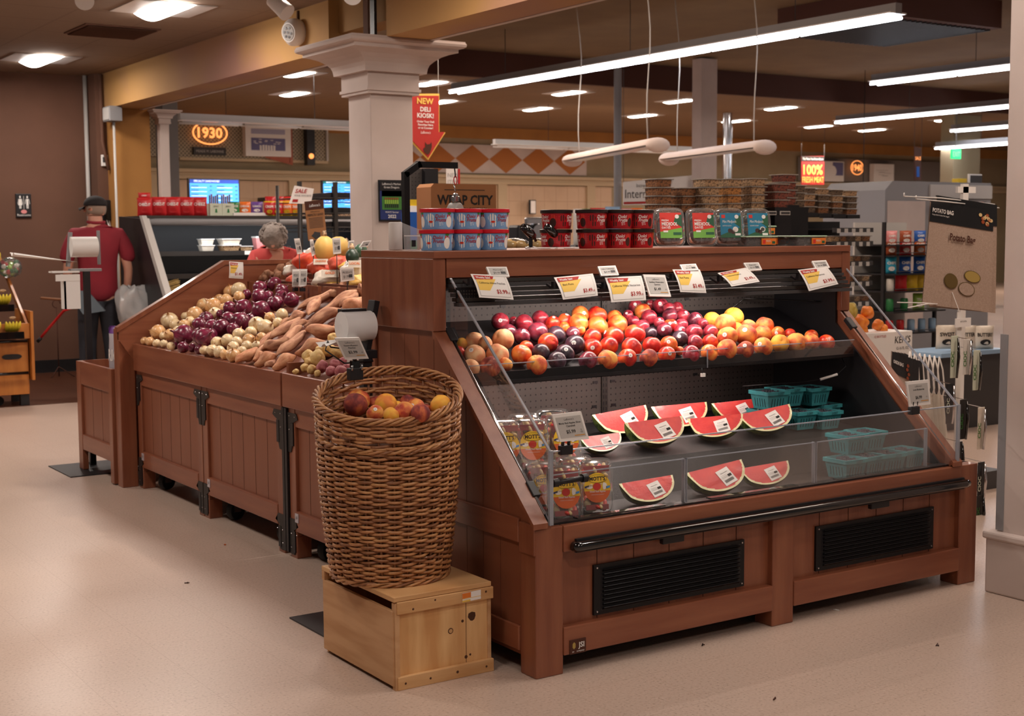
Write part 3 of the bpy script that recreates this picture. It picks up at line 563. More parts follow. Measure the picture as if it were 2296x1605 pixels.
def photo(px, label, seed, red=True, Y=23.75):
    t, x0, x1, z0, z1 = wallbox('framed_photograph', px, label, 'picture', 'white', .05, Y, 'mount'); r = random.Random(seed); W, H = x1-x0, z1-z0
    f = frame((x0, Y-.004, z0), (1, 0, 0), (0, 0, 1)); b = MB(); Q = lambda a, c, d, e, m: b.quad([f(W*a, H*c), f(W*d, H*c), f(W*d, H*e), f(W*a, H*e)], m)
    ink = mat('photo_ink', '#6a6a92', .8).name
    if seed == 1:
        Q(.12, .2, .87, .62, ink); Q(.12, .76, .87, .93, mat('photo_ink_pale', '#a5a5bd', .8).name)
        f2 = frame((x0, Y-.007, z0), (1, 0, 0), (0, 0, 1))
        for k in range(6): b.quad([f2(W*(.3+k*.06), H*.1), f2(W*(.345+k*.06), H*.1), f2(W*(.345+k*.06), H*(.36+.04*r.random())), f2(W*(.3+k*.06), H*.38)], 'white')
        for k in range(14): xx = .15+r.random()*.6; zz = .42+r.random()*.15; b.quad([f2(W*xx, H*zz), f2(W*(xx+.06), H*zz), f2(W*(xx+.06), H*(zz+.02)), f2(W*xx, H*(zz+.02))], 'paper')
    elif seed == 2:
        Q(.4, .3, .95, .95, ink); f2 = frame((x0, Y-.007, z0), (1, 0, 0), (0, 0, 1)); b.add([f2(W*.36+W*.24*math.cos(k*PI/8), H*.5+H*.3*math.sin(k*PI/8)) for k in range(16)], [tuple(range(16))], 'white')
    else:
        for k in range(9): xx = .08+r.random()*.5; zz = .3+r.random()*.4; Q(xx, zz, xx+.3, zz+.02, 'card_grey')
    b.build('print', t)
    if red: MB().add([(x0+W*.45, Y+.06, z0-.02), (x1+.06, Y+.06, z0-H*.28), (x1+.06, Y+.06, z1), (x0+W*.3, Y+.06, z1+.1)], [(0, 1, 2, 3)], 'pk_brown').box(x1, x1+.05, Y+.05, Y+.07, z0-.1, z1, 'pk_brown').build('backing_panel', t)
photo((550, 283, 653, 352), 'old storefront photograph on the mesh panel right of 1930', 1); photo((1850, 361, 1892, 407), 'blue and white photograph left of the 1940 sign', 2, False); photo((1960, 367, 2004, 409), 'pale framed document right of the 1940 sign', 3, False)
t, x0, x1, z0, z1 = wallbox('bracket_strut', (688, 287, 707, 370), 'black metal strut with an orange dot beside the storefront photograph', 'bracket', 'black', .1, 23.75)
p = onY(698, 350, 23.7); MB().lathe([(.05, 0), (.05, .01)], 'neon_orange', 16, Matrix.Translation(p) @ Matrix.Rotation(PI/2, 4, 'X')).build('dot', t)
t, x0, x1, z0, z1 = wallbox('metal_signboard', (1790, 352, 2110, 412), 'dark metal panel carrying the 1940 sign', 'panel', 'grey_column', .04, 23.92)
oval('year_sign', 1922, 376, .22, .17, '1940', 'glowing orange oval sign reading 1940 at the right')
def screen(px, label, head, Y=20.5, mh='screen_dark'):
    t, x0, x1, z0, z1 = wallbox('menu_screen', px, label, 'screen', 'black', .06, Y, 'bezel'); f = frame((x0, Y-.003, z0), (1, 0, 0), (0, 0, 1)); W, H = x1-x0, z1-z0; e = .02; b = MB()
    b.quad([f(e, e), f(W-e, e), f(W-e, H*.88), f(e, H*.88)], 'screen_blue'); b.quad([f(e, H*.88), f(W-e, H*.88), f(W-e, H-e), f(e, H-e)], mh); b.build('display', t)
    g = frame((x0, Y-.006, z0), (1, 0, 0), (0, 0, 1)); b = MB().text(head, g, H*.045, 'screen_white', W*.1, H*.91, 'l', wmax=W*.5)
    for c in (0, 1):
        for k in range(7):
            z = H*(.8-k*.1); x = W*(.05+.5*c); b.quad([g(x, z), g(x+W*.14, z), g(x+W*.14, z+H*.018), g(x, z+H*.018)], 'screen_dark'); b.quad([g(x+W*.36, z), g(x+W*.4, z), g(x+W*.4, z+H*.02), g(x+W*.36, z+H*.02)], 'screen_dark'); b.quad([g(x, z-H*.03), g(x+W*.3, z-H*.03), g(x+W*.3, z-H*.02), g(x, z-H*.02)], 'screen_white')
    b.build('menu_lines', t); MB().box((x0+x1)/2-.04, (x0+x1)/2+.04, Y+.06, 23.9, (z0+z1)/2-.04, (z0+z1)/2+.04, 'black').build('wall_arm', t)
screen((422, 399, 539, 492), 'bright blue menu screen over the red snack packs', 'SPECIALTY SANDWICHES'); screen((722, 404, 812, 470), 'blue menu screen partly behind the column', 'BREAKFAST SANDWICHES', mh='screen_teal')
# banners
def banner(name, quad, label, m, paint, cat='banner', Y=16):
    P = [onY(*q, Y) for q in quad]; t = thing(name, label, cat, P[3]); o = P[3]; u = P[2]-P[3]; v = P[0]-P[3]; n = u.cross(v).normalized()
    MB().prism([P[3], P[2], P[1], P[0]], -n*.01, m).build('panel', t)
    zc = 3.58 if Y > 16.2 else 3.9
    for q in (P[0], P[1]): MB().tube([q, (q.x, q.y, zc)], .005, 'dark_grey', 4).build('hanger', t)
    fn = lambda x, y, k=.004: o+u*x+v*y+n*k
    b = MB(); paint(b, fn, u.length, v.length); b.build('artwork', t)
def cheese(b, fn, W, H):
    f = lambda x, y: fn(x/W, y/H); b.quad([fn(0, .04), fn(1, .04), fn(1, .14), fn(0, .14)], 'red_ink')
    b.text('International Cheese', f, H*.38, 'ink', W*.02, H*.3, 'l', wmax=W*.96); b.text('Incredible', f, H*.16, 'dark_grey', W*.16, H*.76, 'l')
banner('banner', [(1398, 408), (1572, 391), (1572, 455), (1398, 460)], 'white banner with black cheese lettering behind the nut tubs', 'white', cheese, Y=15.3)
def meat(b, fn, W, H):
    f = lambda x, y: fn(x/W, y/H, .006); b.quad([fn(0, .82), fn(1, .82), fn(1, 1), fn(0, 1)], 'black'); b.text('The More You Know About', f, H*.08, 'white', W/2, H*.87, wmax=W*.9)
    b.text('100%', f, H*.34, 'sale_yellow', W/2, H*.36, wmax=W*.85, off=.02); b.text('FRESH MEAT', f, H*.2, 'sale_yellow', W/2, H*.08, wmax=W*.95, off=.02)
banner('banner', [(1797, 350), (1848, 350), (1848, 414), (1797, 414)], 'dark red banner with yellow fresh meat lettering', 'red_ink', meat, Y=20)
def sale(b, fn, W, H):
    f = lambda x, y: fn(x/W, y/H, .006); b.text('SALE', f, H*.1, 'neon_orange', W/2, H*.6, wmax=W*.8); b.quad([fn(.3, .1), fn(.7, .1), fn(.7, .4), fn(.3, .4)], 'pk_blue')
banner('banner', [(2050, 328), (2066, 332), (2066, 404), (2050, 404)], 'narrow dark sale banner hanging left of the beige column', 'soffit', sale, Y=17)
# arrow sign
Yk = 11.0; A = lambda x, y: onY(x, y, Yk)
def arrow(off, k, m, b, xs):
    pts = [A(*q) for q in xs]; c = sum(pts, Vector())/len(pts); pts = [c+(q-c)*k+Vector((0, -off, 0)) for q in pts]; b.prism(pts[::-1], (0, .006, 0), m)
xs = [(921, 210), (985, 210), (985, 297), (999, 297), (960, 359), (905, 300), (921, 300)]
t = thing('arrow_sign', 'red and yellow arrow sign for the deli kiosk hanging beside the column', 'sign', A(960, 359))
b = MB(); arrow(0, 1, 'sale_yellow', b, xs); b.build('border', t); b = MB(); arrow(.008, .935, 'sale_red', b, xs); b.build('face', t)
o = A(953, 300); f = frame(o+Vector((0, -.012, 0)), (1, 0, 0), (0, 0, 1)); k = (A(953, 210)-A(953, 220)).length/10; b = MB()
for s, y, h, m, wm in (('NEW', 233, 13, 'sale_yellow', 50), ('DELI', 250, 10, 'white', 34), ('KIOSK!', 264, 10, 'white', 52), ('Order Your Deli', 275, 4.6, 'white', 52), ('Favorites Here', 282, 4.6, 'white', 50), ('or at Counter!', 289, 4.6, 'white', 48)):
    b.text(s, f, h*k, m, 0, (300-y)*k, wmax=wm*k, off=.025)
b.text("LaBonne's", f, 6*k, 'white', 0, 0*k, wmax=26*k, shear=.3); b.build('lettering', t)
b = MB(); ob = A(960, 330)+Vector((0, -.012, 0)); f = frame(ob, (1, 0, 0), (0, 0, 1))
pts = [(-12, -12), (-15, -4), (-9, 0), (-10, 12), (-5, 6), (3, 7), (7, 12), (8, 3), (6, -6), (2, -14), (-4, -17)]; b.add([f(x*k, y*k) for x, y in pts], [tuple(range(len(pts)))], 'soffit'); b.build('dog_silhouette', t)
for x in (925, 983): a = A(x, 210); MB().tube([a, (a.x, a.y, 3.9)], .003, 'card_grey', 4).build('string', t)
# ================================================================ REFRIGERATED FRUIT CASE
CX0, CX1, CY0, CYB = 2.42, 4.59, 3.51, 4.64
case = thing('produce_display_case', 'long cherry wood refrigerated fruit case with clear guards, front right', 'display case', (3.5, 4.05, 0))
P = case
for x in (2.42, 3.454, 4.483): MB().box(x, x+.107, 3.51, 3.60, 0, .40 if x == 3.454 else .487, 'cherry').build('leg', P, bevel=.004)
MB().box(2.42, 2.50, 4.56, 4.64, 0, .5, 'cherry_dark').build('leg', P); MB().box(4.51, 4.59, 4.56, 4.64, 0, .5, 'cherry_dark').build('leg', P)
MB().box(2.527, 4.483, 3.506, 3.56, .40, .487, 'cherry_h').build('top_rail', P, bevel=.004)
for a, c in ((2.527, 3.454), (3.561, 4.483)):
    b = MB().box(a, c, 3.535, 3.55, .1, .42, 'cherry')
    k = int((c-a)/.155)
    for i in range(1, k+1): x = a+(c-a)*i/(k+1); b.box(x-.0012, x+.0012, 3.5335, 3.536, .155, .40, 'groove')
    b.build('front_panel', P); MB().box(a, c, 3.506, 3.55, .06, .153, 'cherry_h').build('bottom_rail', P, bevel=.004)
for a, c in ((2.662, 3.33), (3.69, 4.345)):
    b = MB().box(a, c, 3.525, 3.534, .167, .335, 'black_metal'); b.box(a+.03, c-.02, 3.5245, 3.526, .18, .322, 'black')
    for i in range(10):
        z = .186+i*.0142; b.obox(Matrix.Translation(((a+c)/2+.005, 3.521, z)) @ Matrix.Rotation(-.7, 4, 'X'), c-a-.06, .013, .003, 'black_metal')
    for x in (a+.012, c-.012):
        for z in (.178, .325): b.lathe([(.004, 0), (.003, .003)], 'chrome', 8, Matrix.Translation((x, 3.525, z)) @ Matrix.Rotation(PI/2, 4, 'X'))
    b.build('vent_grille', P)
b = MB().tube([(2.56, 3.50, .418), (2.565, 3.483, .418)]+[(2.575+i*.19, 3.483, .418) for i in range(11)]+[(4.49, 3.483, .418), (4.495, 3.50, .418)], .0165, 'black_gloss', 12)
b.box(2.57, 4.49, 3.495, 3.507, .395, .44, 'black').build('bumper_rail', P)
for a, c in ((2.935, 3.03), (3.958, 4.058)): MB().box(a, c, 3.50, 3.52, .372, .405, 'black').build('latch', P, bevel=.003)
# JSI maker plate
t_ = MB().box(2.548, 2.612, 3.502, 3.507, .061, .108, 'soffit'); f = frame((2.548, 3.5013, .061), (1, 0, 0), (0, 0, 1))
t_.text('JSI', f, .017, 'white', .044, .020, off=.02).text('an    company', f, .006, 'white', .032, .006, wmax=.05); t_.add([f(.015+.007*math.cos(k*PI/3+.5), .028+.012*math.sin(k*PI/3+.5)) for k in range(6)], [tuple(range(6))], 'tan_ink'); t_.build('maker_plate', P)
# end panels: sloped profile (y, z)
prof = [(3.60, .06), (3.60, .40), (3.52, .49), (3.51, .505), (4.115, 1.075), (4.115, 1.33), (4.64, 1.33), (4.64, .06)]
for i, (x, th) in enumerate(((2.424, .036), (4.434, .036))):
    m = 'plank'
    b = MB().prism([(x, y, z) for y, z in prof], (th, 0, 0), m)
    if i == 0:
        for k in range(9):
            y = 3.72+k*.105; zt = .505+(y-3.51)*.942 if y < 4.115 else 1.08
            b.box(x-.0008, x+.001, y-.0008, y+.0008, .155, min(zt, 1.07)-.01, 'cherry_dark')
    b.build('end_panel', P)
for x in (2.413,): # rails on the left end
    MB().box(x, x+.012, 3.60, 4.56, .075, .155, 'cherry_h').build('side_rail', P, bevel=.003); MB().box(x, x+.012, 3.60, 4.56, .43, .51, 'cherry_h').build('side_rail', P, bevel=.003); MB().box(x, x+.012, 4.56, 4.64, .06, 1.08, 'cherry').build('side_stile', P, bevel=.003)
    MB().box(x+.002, x+.07, 3.512, 3.60, .40, .50, 'cherry').build('corner_block', P, bevel=.003)
MB().box(4.47, 4.59, 3.56, 4.64, .42, .487, 'cherry_h').box(4.56, 4.59, 3.6, 4.6, .06, .45, 'plank').build('right_side', P)
for x in (2.405, 4.425): # sloped caps
    MB().prism([(x, 3.50, .488), (x, 3.50, .506), (x, 4.118, 1.088), (x, 4.118, 1.064)], (.055, 0, 0), 'cherry').build('slope_cap', P)
for xa in (2.404, 4.43): MB().box(xa, xa+.05, 4.105, 4.645, 1.082, 1.335, 'cherry').build('upper_cheek', P, bevel=.003)
MB().box(2.404, 4.475, 4.10, 4.645, 1.335, 1.362, 'cherry_h').build('top_board', P, bevel=.003)
MB().box(2.46, 4.43, 4.108, 4.128, 1.268, 1.335, 'cherry_h').build('fascia', P)
MB().box(2.46, 4.43, 4.60, 4.64, .06, 1.335, 'cherry_dark').box(2.46, 4.43, 3.56, 4.6, .06, .10, 'black').build('back_board', P)
# canopy
b = MB()
for k in range(6): y = 4.118-.012*k; b.box(2.47, 4.425, y-.016, y+.02, 1.262-.016*k-.013, 1.262-.016*k, 'dark_grey' if k % 2 else 'gunmetal')
b.box(2.47, 4.425, 4.25, 4.50, 1.215, 1.225, 'black'); b.build('canopy', P)
t_ = MB().box(2.47, 2.63, 4.062, 4.066, 1.17, 1.235, 'black_metal')
for i in range(14):
    for j in range(5): t_.box(2.476+i*.011, 2.482+i*.011, 4.0605, 4.0625, 1.175+j*.011, 1.181+j*.011, 'gunmetal')
t_.build('air_grille', P)
MB().box(2.75, 4.1, 4.13, 4.15, 1.2, 1.21, 'led').build('light_strip', P)
lamp('case_light', 'AREA', (3.42, 4.14, 1.195), 3.4, (1, .84, .76), (3.42, 4.3, .9), 1.3, .03)
# inner back with perforated panels
for a, c in ((2.47, 3.435), (3.465, 4.42)): MB().box(a, c, 4.50, 4.512, .50, 1.262, 'pegboard').build('perforated_panel', P)
b = MB().box(3.435, 3.465, 4.492, 4.505, .5, 1.262, 'gunmetal')
for k in range(30):
    for x in (3.443, 3.457): b.box(x-.002, x+.002, 4.4905, 4.4925, .51+k*.025, .525+k*.025, 'black')
b.build('slotted_upright', P)
for x, z in ((3.405, 1.15), (3.405, .80), (3.40, .70), (3.495, 1.15), (3.495, .80), (3.50, .70), (2.95, 1.13), (3.9, 1.13), (3.95, .80)): MB().box(x-.012, x+.012, 4.497, 4.5005, z, z+.011, 'black').build('slot', P)
side_l = [(3.56, .49), (4.13, 1.03), (4.13, 1.26), (4.50, 1.26), (4.50, .49)]
for x in (2.461, 4.420): MB().prism([(x, y, z) for y, z in side_l], (.008, 0, 0), 'black').build('side_liner', P)
# deck
b = MB().box(2.46, 4.434, 3.53, 3.57, .455, .495, 'black').box(2.46, 4.434, 3.55, 3.84, .43, .455, 'black')
b.build('front_sill', P)
b = MB().box(2.462, 4.43, 3.57, 3.82, .455, .475, 'deck_mat')
b.prism([(2.462, 3.80, .475), (2.462, 3.92, .585), (2.462, 4.50, .64), (2.462, 4.50, .44), (2.462, 3.80, .44)], (1.968, 0, 0), 'deck_mat'); b.build('product_deck', P)
# upper shelf
SY, SZ = 4.02, .915
MB().box(2.475, 4.40, SY, 4.50, SZ-.018, SZ, 'black').box(2.475, 4.40, SY-.012, SY, SZ-.024, SZ+.022, 'black_metal').box(2.475, 4.40, SY-.018, SY-.01, SZ-.02, SZ-.008, 'black').build('upper_shelf', P)
MB().prism([(2.48, SY+.03, SZ+.001), (2.48, 4.49, SZ+.001), (2.48, 4.49, SZ+.17), (2.48, 4.44, SZ+.15), (2.48, SY+.03, SZ+.006)], (1.915, 0, 0), 'black').build('shelf_riser', P)
for a, c in ((2.48, 3.565), (3.572, 4.395)):
    b = MB(); z0, z1 = SZ-.02, SZ+.052; y = SY-.022
    b.box(a, c, y, y+.004, z0, z1, 'acrylic'); b.box(a, c, y-.0005, y+.0045, z1-.003, z1, 'acrylic_edge').box(a, a+.003, y-.0005, y+.0045, z0, z1, 'acrylic_edge'); b.build('shelf_guard', P)
MB().box(2.6, 3.6, 4.20, 4.22, SZ-.028, SZ-.019, 'led').build('light_strip', P)
lamp('shelf_light', 'AREA', (3.3, 4.21, SZ-.032), 2.2, (1, .78, .7), (3.3, 4.25, .5), 1.4, .03)
# acrylic: side shields, front shield, inner guards
gp = [(3.507, .50), (3.507, .733), (4.15, 1.303), (4.15, 1.10)]
for x in (2.474, 4.455):
    b = MB().prism([(x, y, z) for y, z in gp], (.006, 0, 0), 'acrylic', 'acrylic_edge')
    (ya, za), (yb, zb) = gp[1], gp[2]; b.prism([(x-.001, ya, za), (x-.001, yb, zb), (x-.001, yb, zb-.006), (x-.001, ya+.003, za-.006)], (.008, 0, 0), 'acrylic_edge'); b.build('side_shield', P)
    MB().box(x-.004, x+.010, 3.502, 3.512, .495, .735, 'acrylic_edge').build('shield_corner', P)
b = MB().box(2.482, 4.453, 3.505, 3.510, .50, .732, 'acrylic').box(2.482, 4.453, 3.5045, 3.5105, .729, .733, 'acrylic_edge'); b.build('front_shield', P)
for a, c in ((2.50, 3.070), (3.076, 3.700), (3.706, 4.322)):
    b = MB().box(a, c, 3.545, 3.549, .495, .648, 'acrylic').box(a, c, 3.5445, 3.5495, .645, .648, 'acrylic_edge').box(c-.004, c, 3.5445, 3.56, .495, .648, 'acrylic_edge').box(a, a+.003, 3.5445, 3.5495, .495, .648, 'acrylic_edge')
    b.box(a+.1, c-.1, 3.53, 3.556, .495, .50, 'black_gloss'); b.build('inner_guard', P)
for x, y0 in ((2.4555, 0), (4.427, 0)): # clear channel on the slope
    MB().tube([(x+.012, 3.53, .528), (x+.012, 4.12, 1.088)], .006, 'chrome', 6).build('shield_channel', P)
for x in (2.462, 4.43):
    for y in ((4.10, 3.60) if x < 3 else (4.06,)):
        z = .51+(y-3.51)*.942; MB().obox(Matrix.Translation((x+.008, y, z)) @ Matrix.Rotation(.757, 4, 'X'), .03, .06, .022, 'black').build('clip', P, bevel=.003)
# thin binder-like clamp under the guard corner
MB().tube([(2.50, 3.515, .628), (2.62, 3.515, .632)], .009, 'black', 10).lathe([(.014, 0), (.014, .02)], 'black', 14, Matrix.Translation((2.49, 3.515, .628)) @ Matrix.Rotation(PI/2, 4, 'Y')).lathe([(.014, 0), (.014, .02)], 'black', 14, Matrix.Translation((2.605, 3.515, .632)) @ Matrix.Rotation(PI/2, 4, 'Y')).build('shield_hinge', P)
# stray wiring inside
o = MB().tube([(4.40, 4.2, 1.12), (4.2, 4.46, 1.13), (4.12, 4.47, 1.08), (4.10, 4.47, 1.04), (4.13, 4.47, 1.01), (4.16, 4.47, 1.04), (4.13, 4.47, 1.08)], .003, 'black_gloss', 5).build('wire_loop', P)
b = MB().tube([(3.95, 4.2, .78), (4.2, 4.1, .79), (4.26, 4.06, .80)], .0015, 'black', 5).tube([(4.26, 4.06, .80), (4.33, 4.03, .82)], .006, 'white', 6).tube([(4.33, 4.03, .82), (4.38, 4.03, .85), (4.37, 4.05, .90)], .002, 'black', 5); b.build('light_cable', P)
MB().tube([(3.545, 4.0, .895), (3.545, 3.995, .875)], .002, 'black', 5).box(3.538, 3.556, 3.99, 4.0, .862, .876, 'white').build('plug', P)
# ---------------------------------------------------------------- fruit on the upper shelf
def peach_mesh(name, m, crease=.1, dimple=.16, seed=0):
    r = random.Random(seed)
    def fn(d, th, ph):
        k = 1+.012*math.sin(2*th+seed)
        k -= dimple*math.exp(-(ph/.30)**2); k -= .05*math.exp(-((PI-ph)/.22)**2)
        dth = math.atan2(math.sin(th-.5), math.cos(th-.5)); k -= crease*.6*math.exp(-(dth/.16)**2)*math.sin(ph)**.6*(1 if ph < 2.4 else .4)
        return d*k
    b = MB().ell((0, 0, 0), (1, 1, .95), m, u=28, v=18, fn=fn); o = b.build(name); return o
FR = {}
for k, nm, m, cr in (('W', 'white_peach', 'white_peach', .1), ('E', 'peach', 'peach', .12), ('Y', 'yellow_peach', 'yellow_peach', .1), ('U', 'dusky_peach', 'dusky_peach', .1), ('R', 'nectarine', 'nectarine', .1), ('O', 'nectarine', 'orange_nectarine', .12), ('P', 'red_plum', 'red_plum', .05), ('G', 'red_plum', 'wine_plum', .05), ('D', 'black_plum', 'black_plum', .05)):
    FR[k] = peach_mesh(nm, m, cr, .16 if k in 'WEYUOR' else .08, hash(k) % 7 if False else ord(k) % 7)
DESC = {'W': 'pale white peach', 'E': 'orange red peach', 'Y': 'golden yellow peach', 'U': 'dusky purple peach', 'R': 'bright red nectarine', 'O': 'orange nectarine', 'P': 'glossy red plum', 'G': 'wine coloured plum', 'D': 'nearly black plum'}
CATN = dict(W='peach', E='peach', Y='peach', U='peach', R='nectarine', O='nectarine', P='plum', G='plum', D='plum')
FA = "215,905,55,E;345,965,60,Y;480,940,97,W;310,1065,75,R;480,1085,110,W;590,960,70,W;715,1080,115,W;770,925,112,W;435,1220,95,W;640,1205,108,U;795,1180,75,E;960,1080,105,O;1120,1185,105,E;1010,1010,75,R;742,738,92,P;825,850,85,G;880,735,50,P;990,755,92,P;965,890,85,G;1130,845,103,G;1155,710,88,P;1280,755,75,R;1235,960,103,R;1320,880,98,D;1160,1060,95,D;1330,1140,92,D;1410,1070,97,D;1510,975,105,D;1490,860,72,G;1400,740,85,R;1565,665,90,O;1550,750,98,O;1740,675,98,R;1745,790,108,O;1690,900,92,R;1920,700,80,O;1950,770,102,O;1910,890,103,R;1860,990,97,R;1690,1010,97,R;1645,1140,96,G;1850,1130,103,E;2050,1115,96,R;2095,1005,105,R;2130,870,105,R;1400,800,60,O;1560,830,60,O"
FB = "240,1070,90,U;270,945,90,R;440,935,85,O;420,1040,85,R;260,825,62,D;175,760,72,P;90,710,60,P;245,670,78,P;180,610,82,O;110,565,72,P;360,555,80,P;260,540,50,P;450,650,75,G;520,580,65,P;440,580,60,P;35,650,55,P;345,720,55,P;395,790,75,G;455,750,70,R;580,660,70,P;565,740,65,P;700,695,77,G;780,730,50,P;550,880,80,D;550,800,60,P;690,815,82,P;850,815,75,P;695,915,80,P;848,915,78,R;545,1000,45,O;660,1030,85,P;840,1020,85,O;870,700,86,Y;1080,670,100,Y;1000,740,105,E;1115,780,60,Y;1230,770,80,E;1390,750,88,E;1020,860,100,E;1205,845,108,E;1370,835,88,E;1015,985,100,E;1195,990,88,U;1375,960,95,E;1515,830,72,O;1540,925,88,Y;1640,840,60,R;1700,920,100,E;1850,910,82,E;2000,920,82,R;1850,855,66,O"
def relax(L, it=60, k=.96):
    """spheres keep their line of sight; the nearer of two that collide comes forward along it, as in a heap"""
    for _ in range(it):
        ch = False
        for i in range(len(L)):
            for j in range(i):
                a, b2 = L[i], L[j]; d = (a['p']-b2['p']).length; s = (a['r']+b2['r'])*k
                if d < s:
                    ch = True; n, f_ = (a, b2) if a['py'] > b2['py'] else (b2, a)
                    mv = (s-d)*.5
                    n['p'] -= (n['p']-CAM).normalized()*mv*.8
        if not ch: break
def place_px(items, ox, oy, sc, p0, n, shrink=1.04):
    out = []
    for q in items.split(';'):
        x, y, r, kd = q.split(','); px, py, rp = ox+float(x)/sc, oy+float(y)/sc, float(r)/sc
        p = onP(px, py, p0, n); R = rp*depth(p)/FPX*shrink
        p = onP(px, py, Vector(p0)+Vector(n)*R, n); R = rp*depth(p)/FPX*shrink
        out.append(dict(p=p, r=R, k=kd, px=px, py=py))
    return out
n_up = Vector((0, -.40, 1)).normalized()
shelf = place_px(FA, 960, 560, 4.592, (3, SY+.03, SZ+.006), n_up)+place_px(FB, 1400, 560, 4.415, (3, SY+.03, SZ+.006), n_up)
shelf = [q for q in shelf if q['p'].x > 2.5]
relax(shelf, 40, .88)
def rows(L, tiers, key='py'):
    """sort into tiers by height (lowest first) and left to right inside a tier"""
    L = sorted(L, key=lambda q: q['p'].z); n = len(L); out = []
    for t_ in range(tiers): seg = sorted(L[n*t_//tiers:n*(t_+1)//tiers], key=lambda q: q['px']); out.append(seg)
    return out
_first = {}
TIER5 = ['lowest', 'second lowest', 'middle', 'second highest', 'highest']
def scatter(L, tiers, where, group, protos, desc, rot=True, sq=1.0, names=None, stick=None):
    r = random.Random(3)
    for ti, seg in enumerate(rows(L, tiers)):
        cnt = {}
        for q in seg: cnt.setdefault(desc[q['k']], []).append(q)
        for dname, qs in cnt.items():
            for i, q in enumerate(qs):
                tn = TIER5[ti] if tiers == 5 else (['bottom', 'middle', 'top'][ti] if tiers == 3 else ['lower', 'upper'][ti])
                lab = '%s, %s in %s layer %s' % (dname, nth(i, len(qs)), tn, where)
                E_ = Euler((r.uniform(-1.1, 1.1), r.uniform(-1.1, 1.1), r.uniform(0, 6.28))) if rot else Euler((0, 0, 0))
                if 'e' in q: E_ = q['e']
                s = q['r']; S = q.get('s', (s, s, s))
                M = Matrix.LocRotScale(q['p'], E_, Vector(S))
                pr = protos[q['k']]
                if pr.name not in _first: o = pr; _first[pr.name] = 1; o.matrix_world = M
                else: o = dup(pr, M=M)
                tag(o, lab, CATN.get(q['k'], names[q['k']] if names else 'fruit'), group)
                if stick and r.random() < stick:
                    toc = (CAM-q['p']).normalized(); d = (toc+Vector((r.uniform(-.6, .6), r.uniform(-.3, .3), r.uniform(0, .8)))).normalized()
                    Ms = Matrix.Translation(d*.985) @ d.to_track_quat('Z', 'Y').to_matrix().to_4x4()
                    st = MB().lathe([(.0, .012), (.16, .008), (.22, -.008)], 'paper', 14, Ms, cap=False); st.lathe([(.0, .018), (.09, .016)], 'card_grey', 10, Ms, cap=False)
                    so = st.build('sticker'); so.parent = o; so.matrix_parent_inverse = Matrix(); so.matrix_basis = E_.to_matrix().to_4x4().inverted()
scatter(shelf, 5, 'on upper shelf', 'stone fruit on the upper shelf', FR, DESC, stick=.28)
# ---------------------------------------------------------------- watermelon wedges
def wedge(name='watermelon_wedge', a=.125, R=.112, tip=.0):
    """quarter melon: rind below, one flat red cut face up front (local -Y/+Z), the other behind"""
    t = thing(name, 'x', 'watermelon', (0, 0, 0)); nu = 26
    prof = lambda u: R*math.sqrt(max(0, 1-(2*u-1)**2))**.9*(1 if u > .12 else max(.12, u/.12)**.4)
    def rim(fr_, th): return lambda u: Vector((a*(2*u-1), fr_*prof(u)*math.cos(th), fr_*prof(u)*math.sin(th)))
    t1, t2 = -PI*.5-PI*.27, -PI*.5+PI*.25   # rind spans downwards
    b = MB().gridf(lambda u, v: (a*(2*u-1), prof(u)*math.cos(t1+(t2-t1)*v), prof(u)*math.sin(t1+(t2-t1)*v)), nu, 12, 'melon_rind'); b.build('rind', t)
    for th, nm in ((t1, 'front'), (t2, 'back')):
        b = MB()
        cut = lambda u, v: Vector((a*(2*u-1)*1.0, prof(u)*v*math.cos(th), prof(u)*v*math.sin(th)))
        def mf(u, v): rr = math.sqrt((2*u-1)**2*.97+(v*math.sqrt(max(0, 1-(2*u-1)**2)))**2); return 'rind_white' if rr > .90 else 'flesh'
        b.gridf(cut, 52, 26, 'flesh', sm=False, mf=mf); b.build('flesh', t)
    # sticker on the front face
    th = t1; nrm = Vector((0, -math.sin(-th) if False else math.sin(th), -math.cos(th))); rad = Vector((0, math.cos(th), math.sin(th)))
    nrm = Vector((1, 0, 0)).cross(rad).normalized(); nrm = nrm if nrm.y < 0 else -nrm
    o = rad*.056+Vector((.028, 0, 0))+nrm*.002; u = (Vector((1, 0, 0))-rad*.25).normalized(); v = (-rad-Vector((.25, 0, 0))).normalized()
    fs = lambda x, y: o+u*x*1.35+v*y*1.35; g = lambda x, y: fs(x, y)+nrm*.0008; b = MB().quad([fs(-.022, -.026), fs(.022, -.026), fs(.022, .026), fs(-.022, .026)], 'paper')
    b.text('Watermelon', g, .0034, 'ink', 0, .012, wmax=.03); 
    for k in range(3): b.quad([g(-.017, .006-k*.004), g(.004, .006-k*.004), g(.004, .0072-k*.004), g(-.017, .0072-k*.004)], 'card_grey')
    b.quad([g(.005, -.004), g(.018, -.004), g(.018, .004), g(.005, .004)], 'ink')
    for k in range(14): b.quad([g(-.016+k*.0023, -.018), g(-.0148+k*.0023, -.018), g(-.0148+k*.0023, -.009), g(-.016+k*.0023, -.009)], 'ink')
    b.build('price_sticker', t)
    b = MB().gridf(lambda u, v: cut_film(u, v, a, prof, t1), 20, 8, 'film'); b.build('wrap', t)
    return t
def cut_film(u, v, a, prof, th):
    rad = Vector((0, math.cos(th), math.sin(th))); n = Vector((1, 0, 0)).cross(rad).normalized(); n = n if n.y < 0 else -n
    w_ = .002+.0008*math.sin(u*31+v*9)*math.cos(v*17+u*5)
    return Vector((a*(2*u-1), 0, 0))+rad*prof(u)*v+n*w_
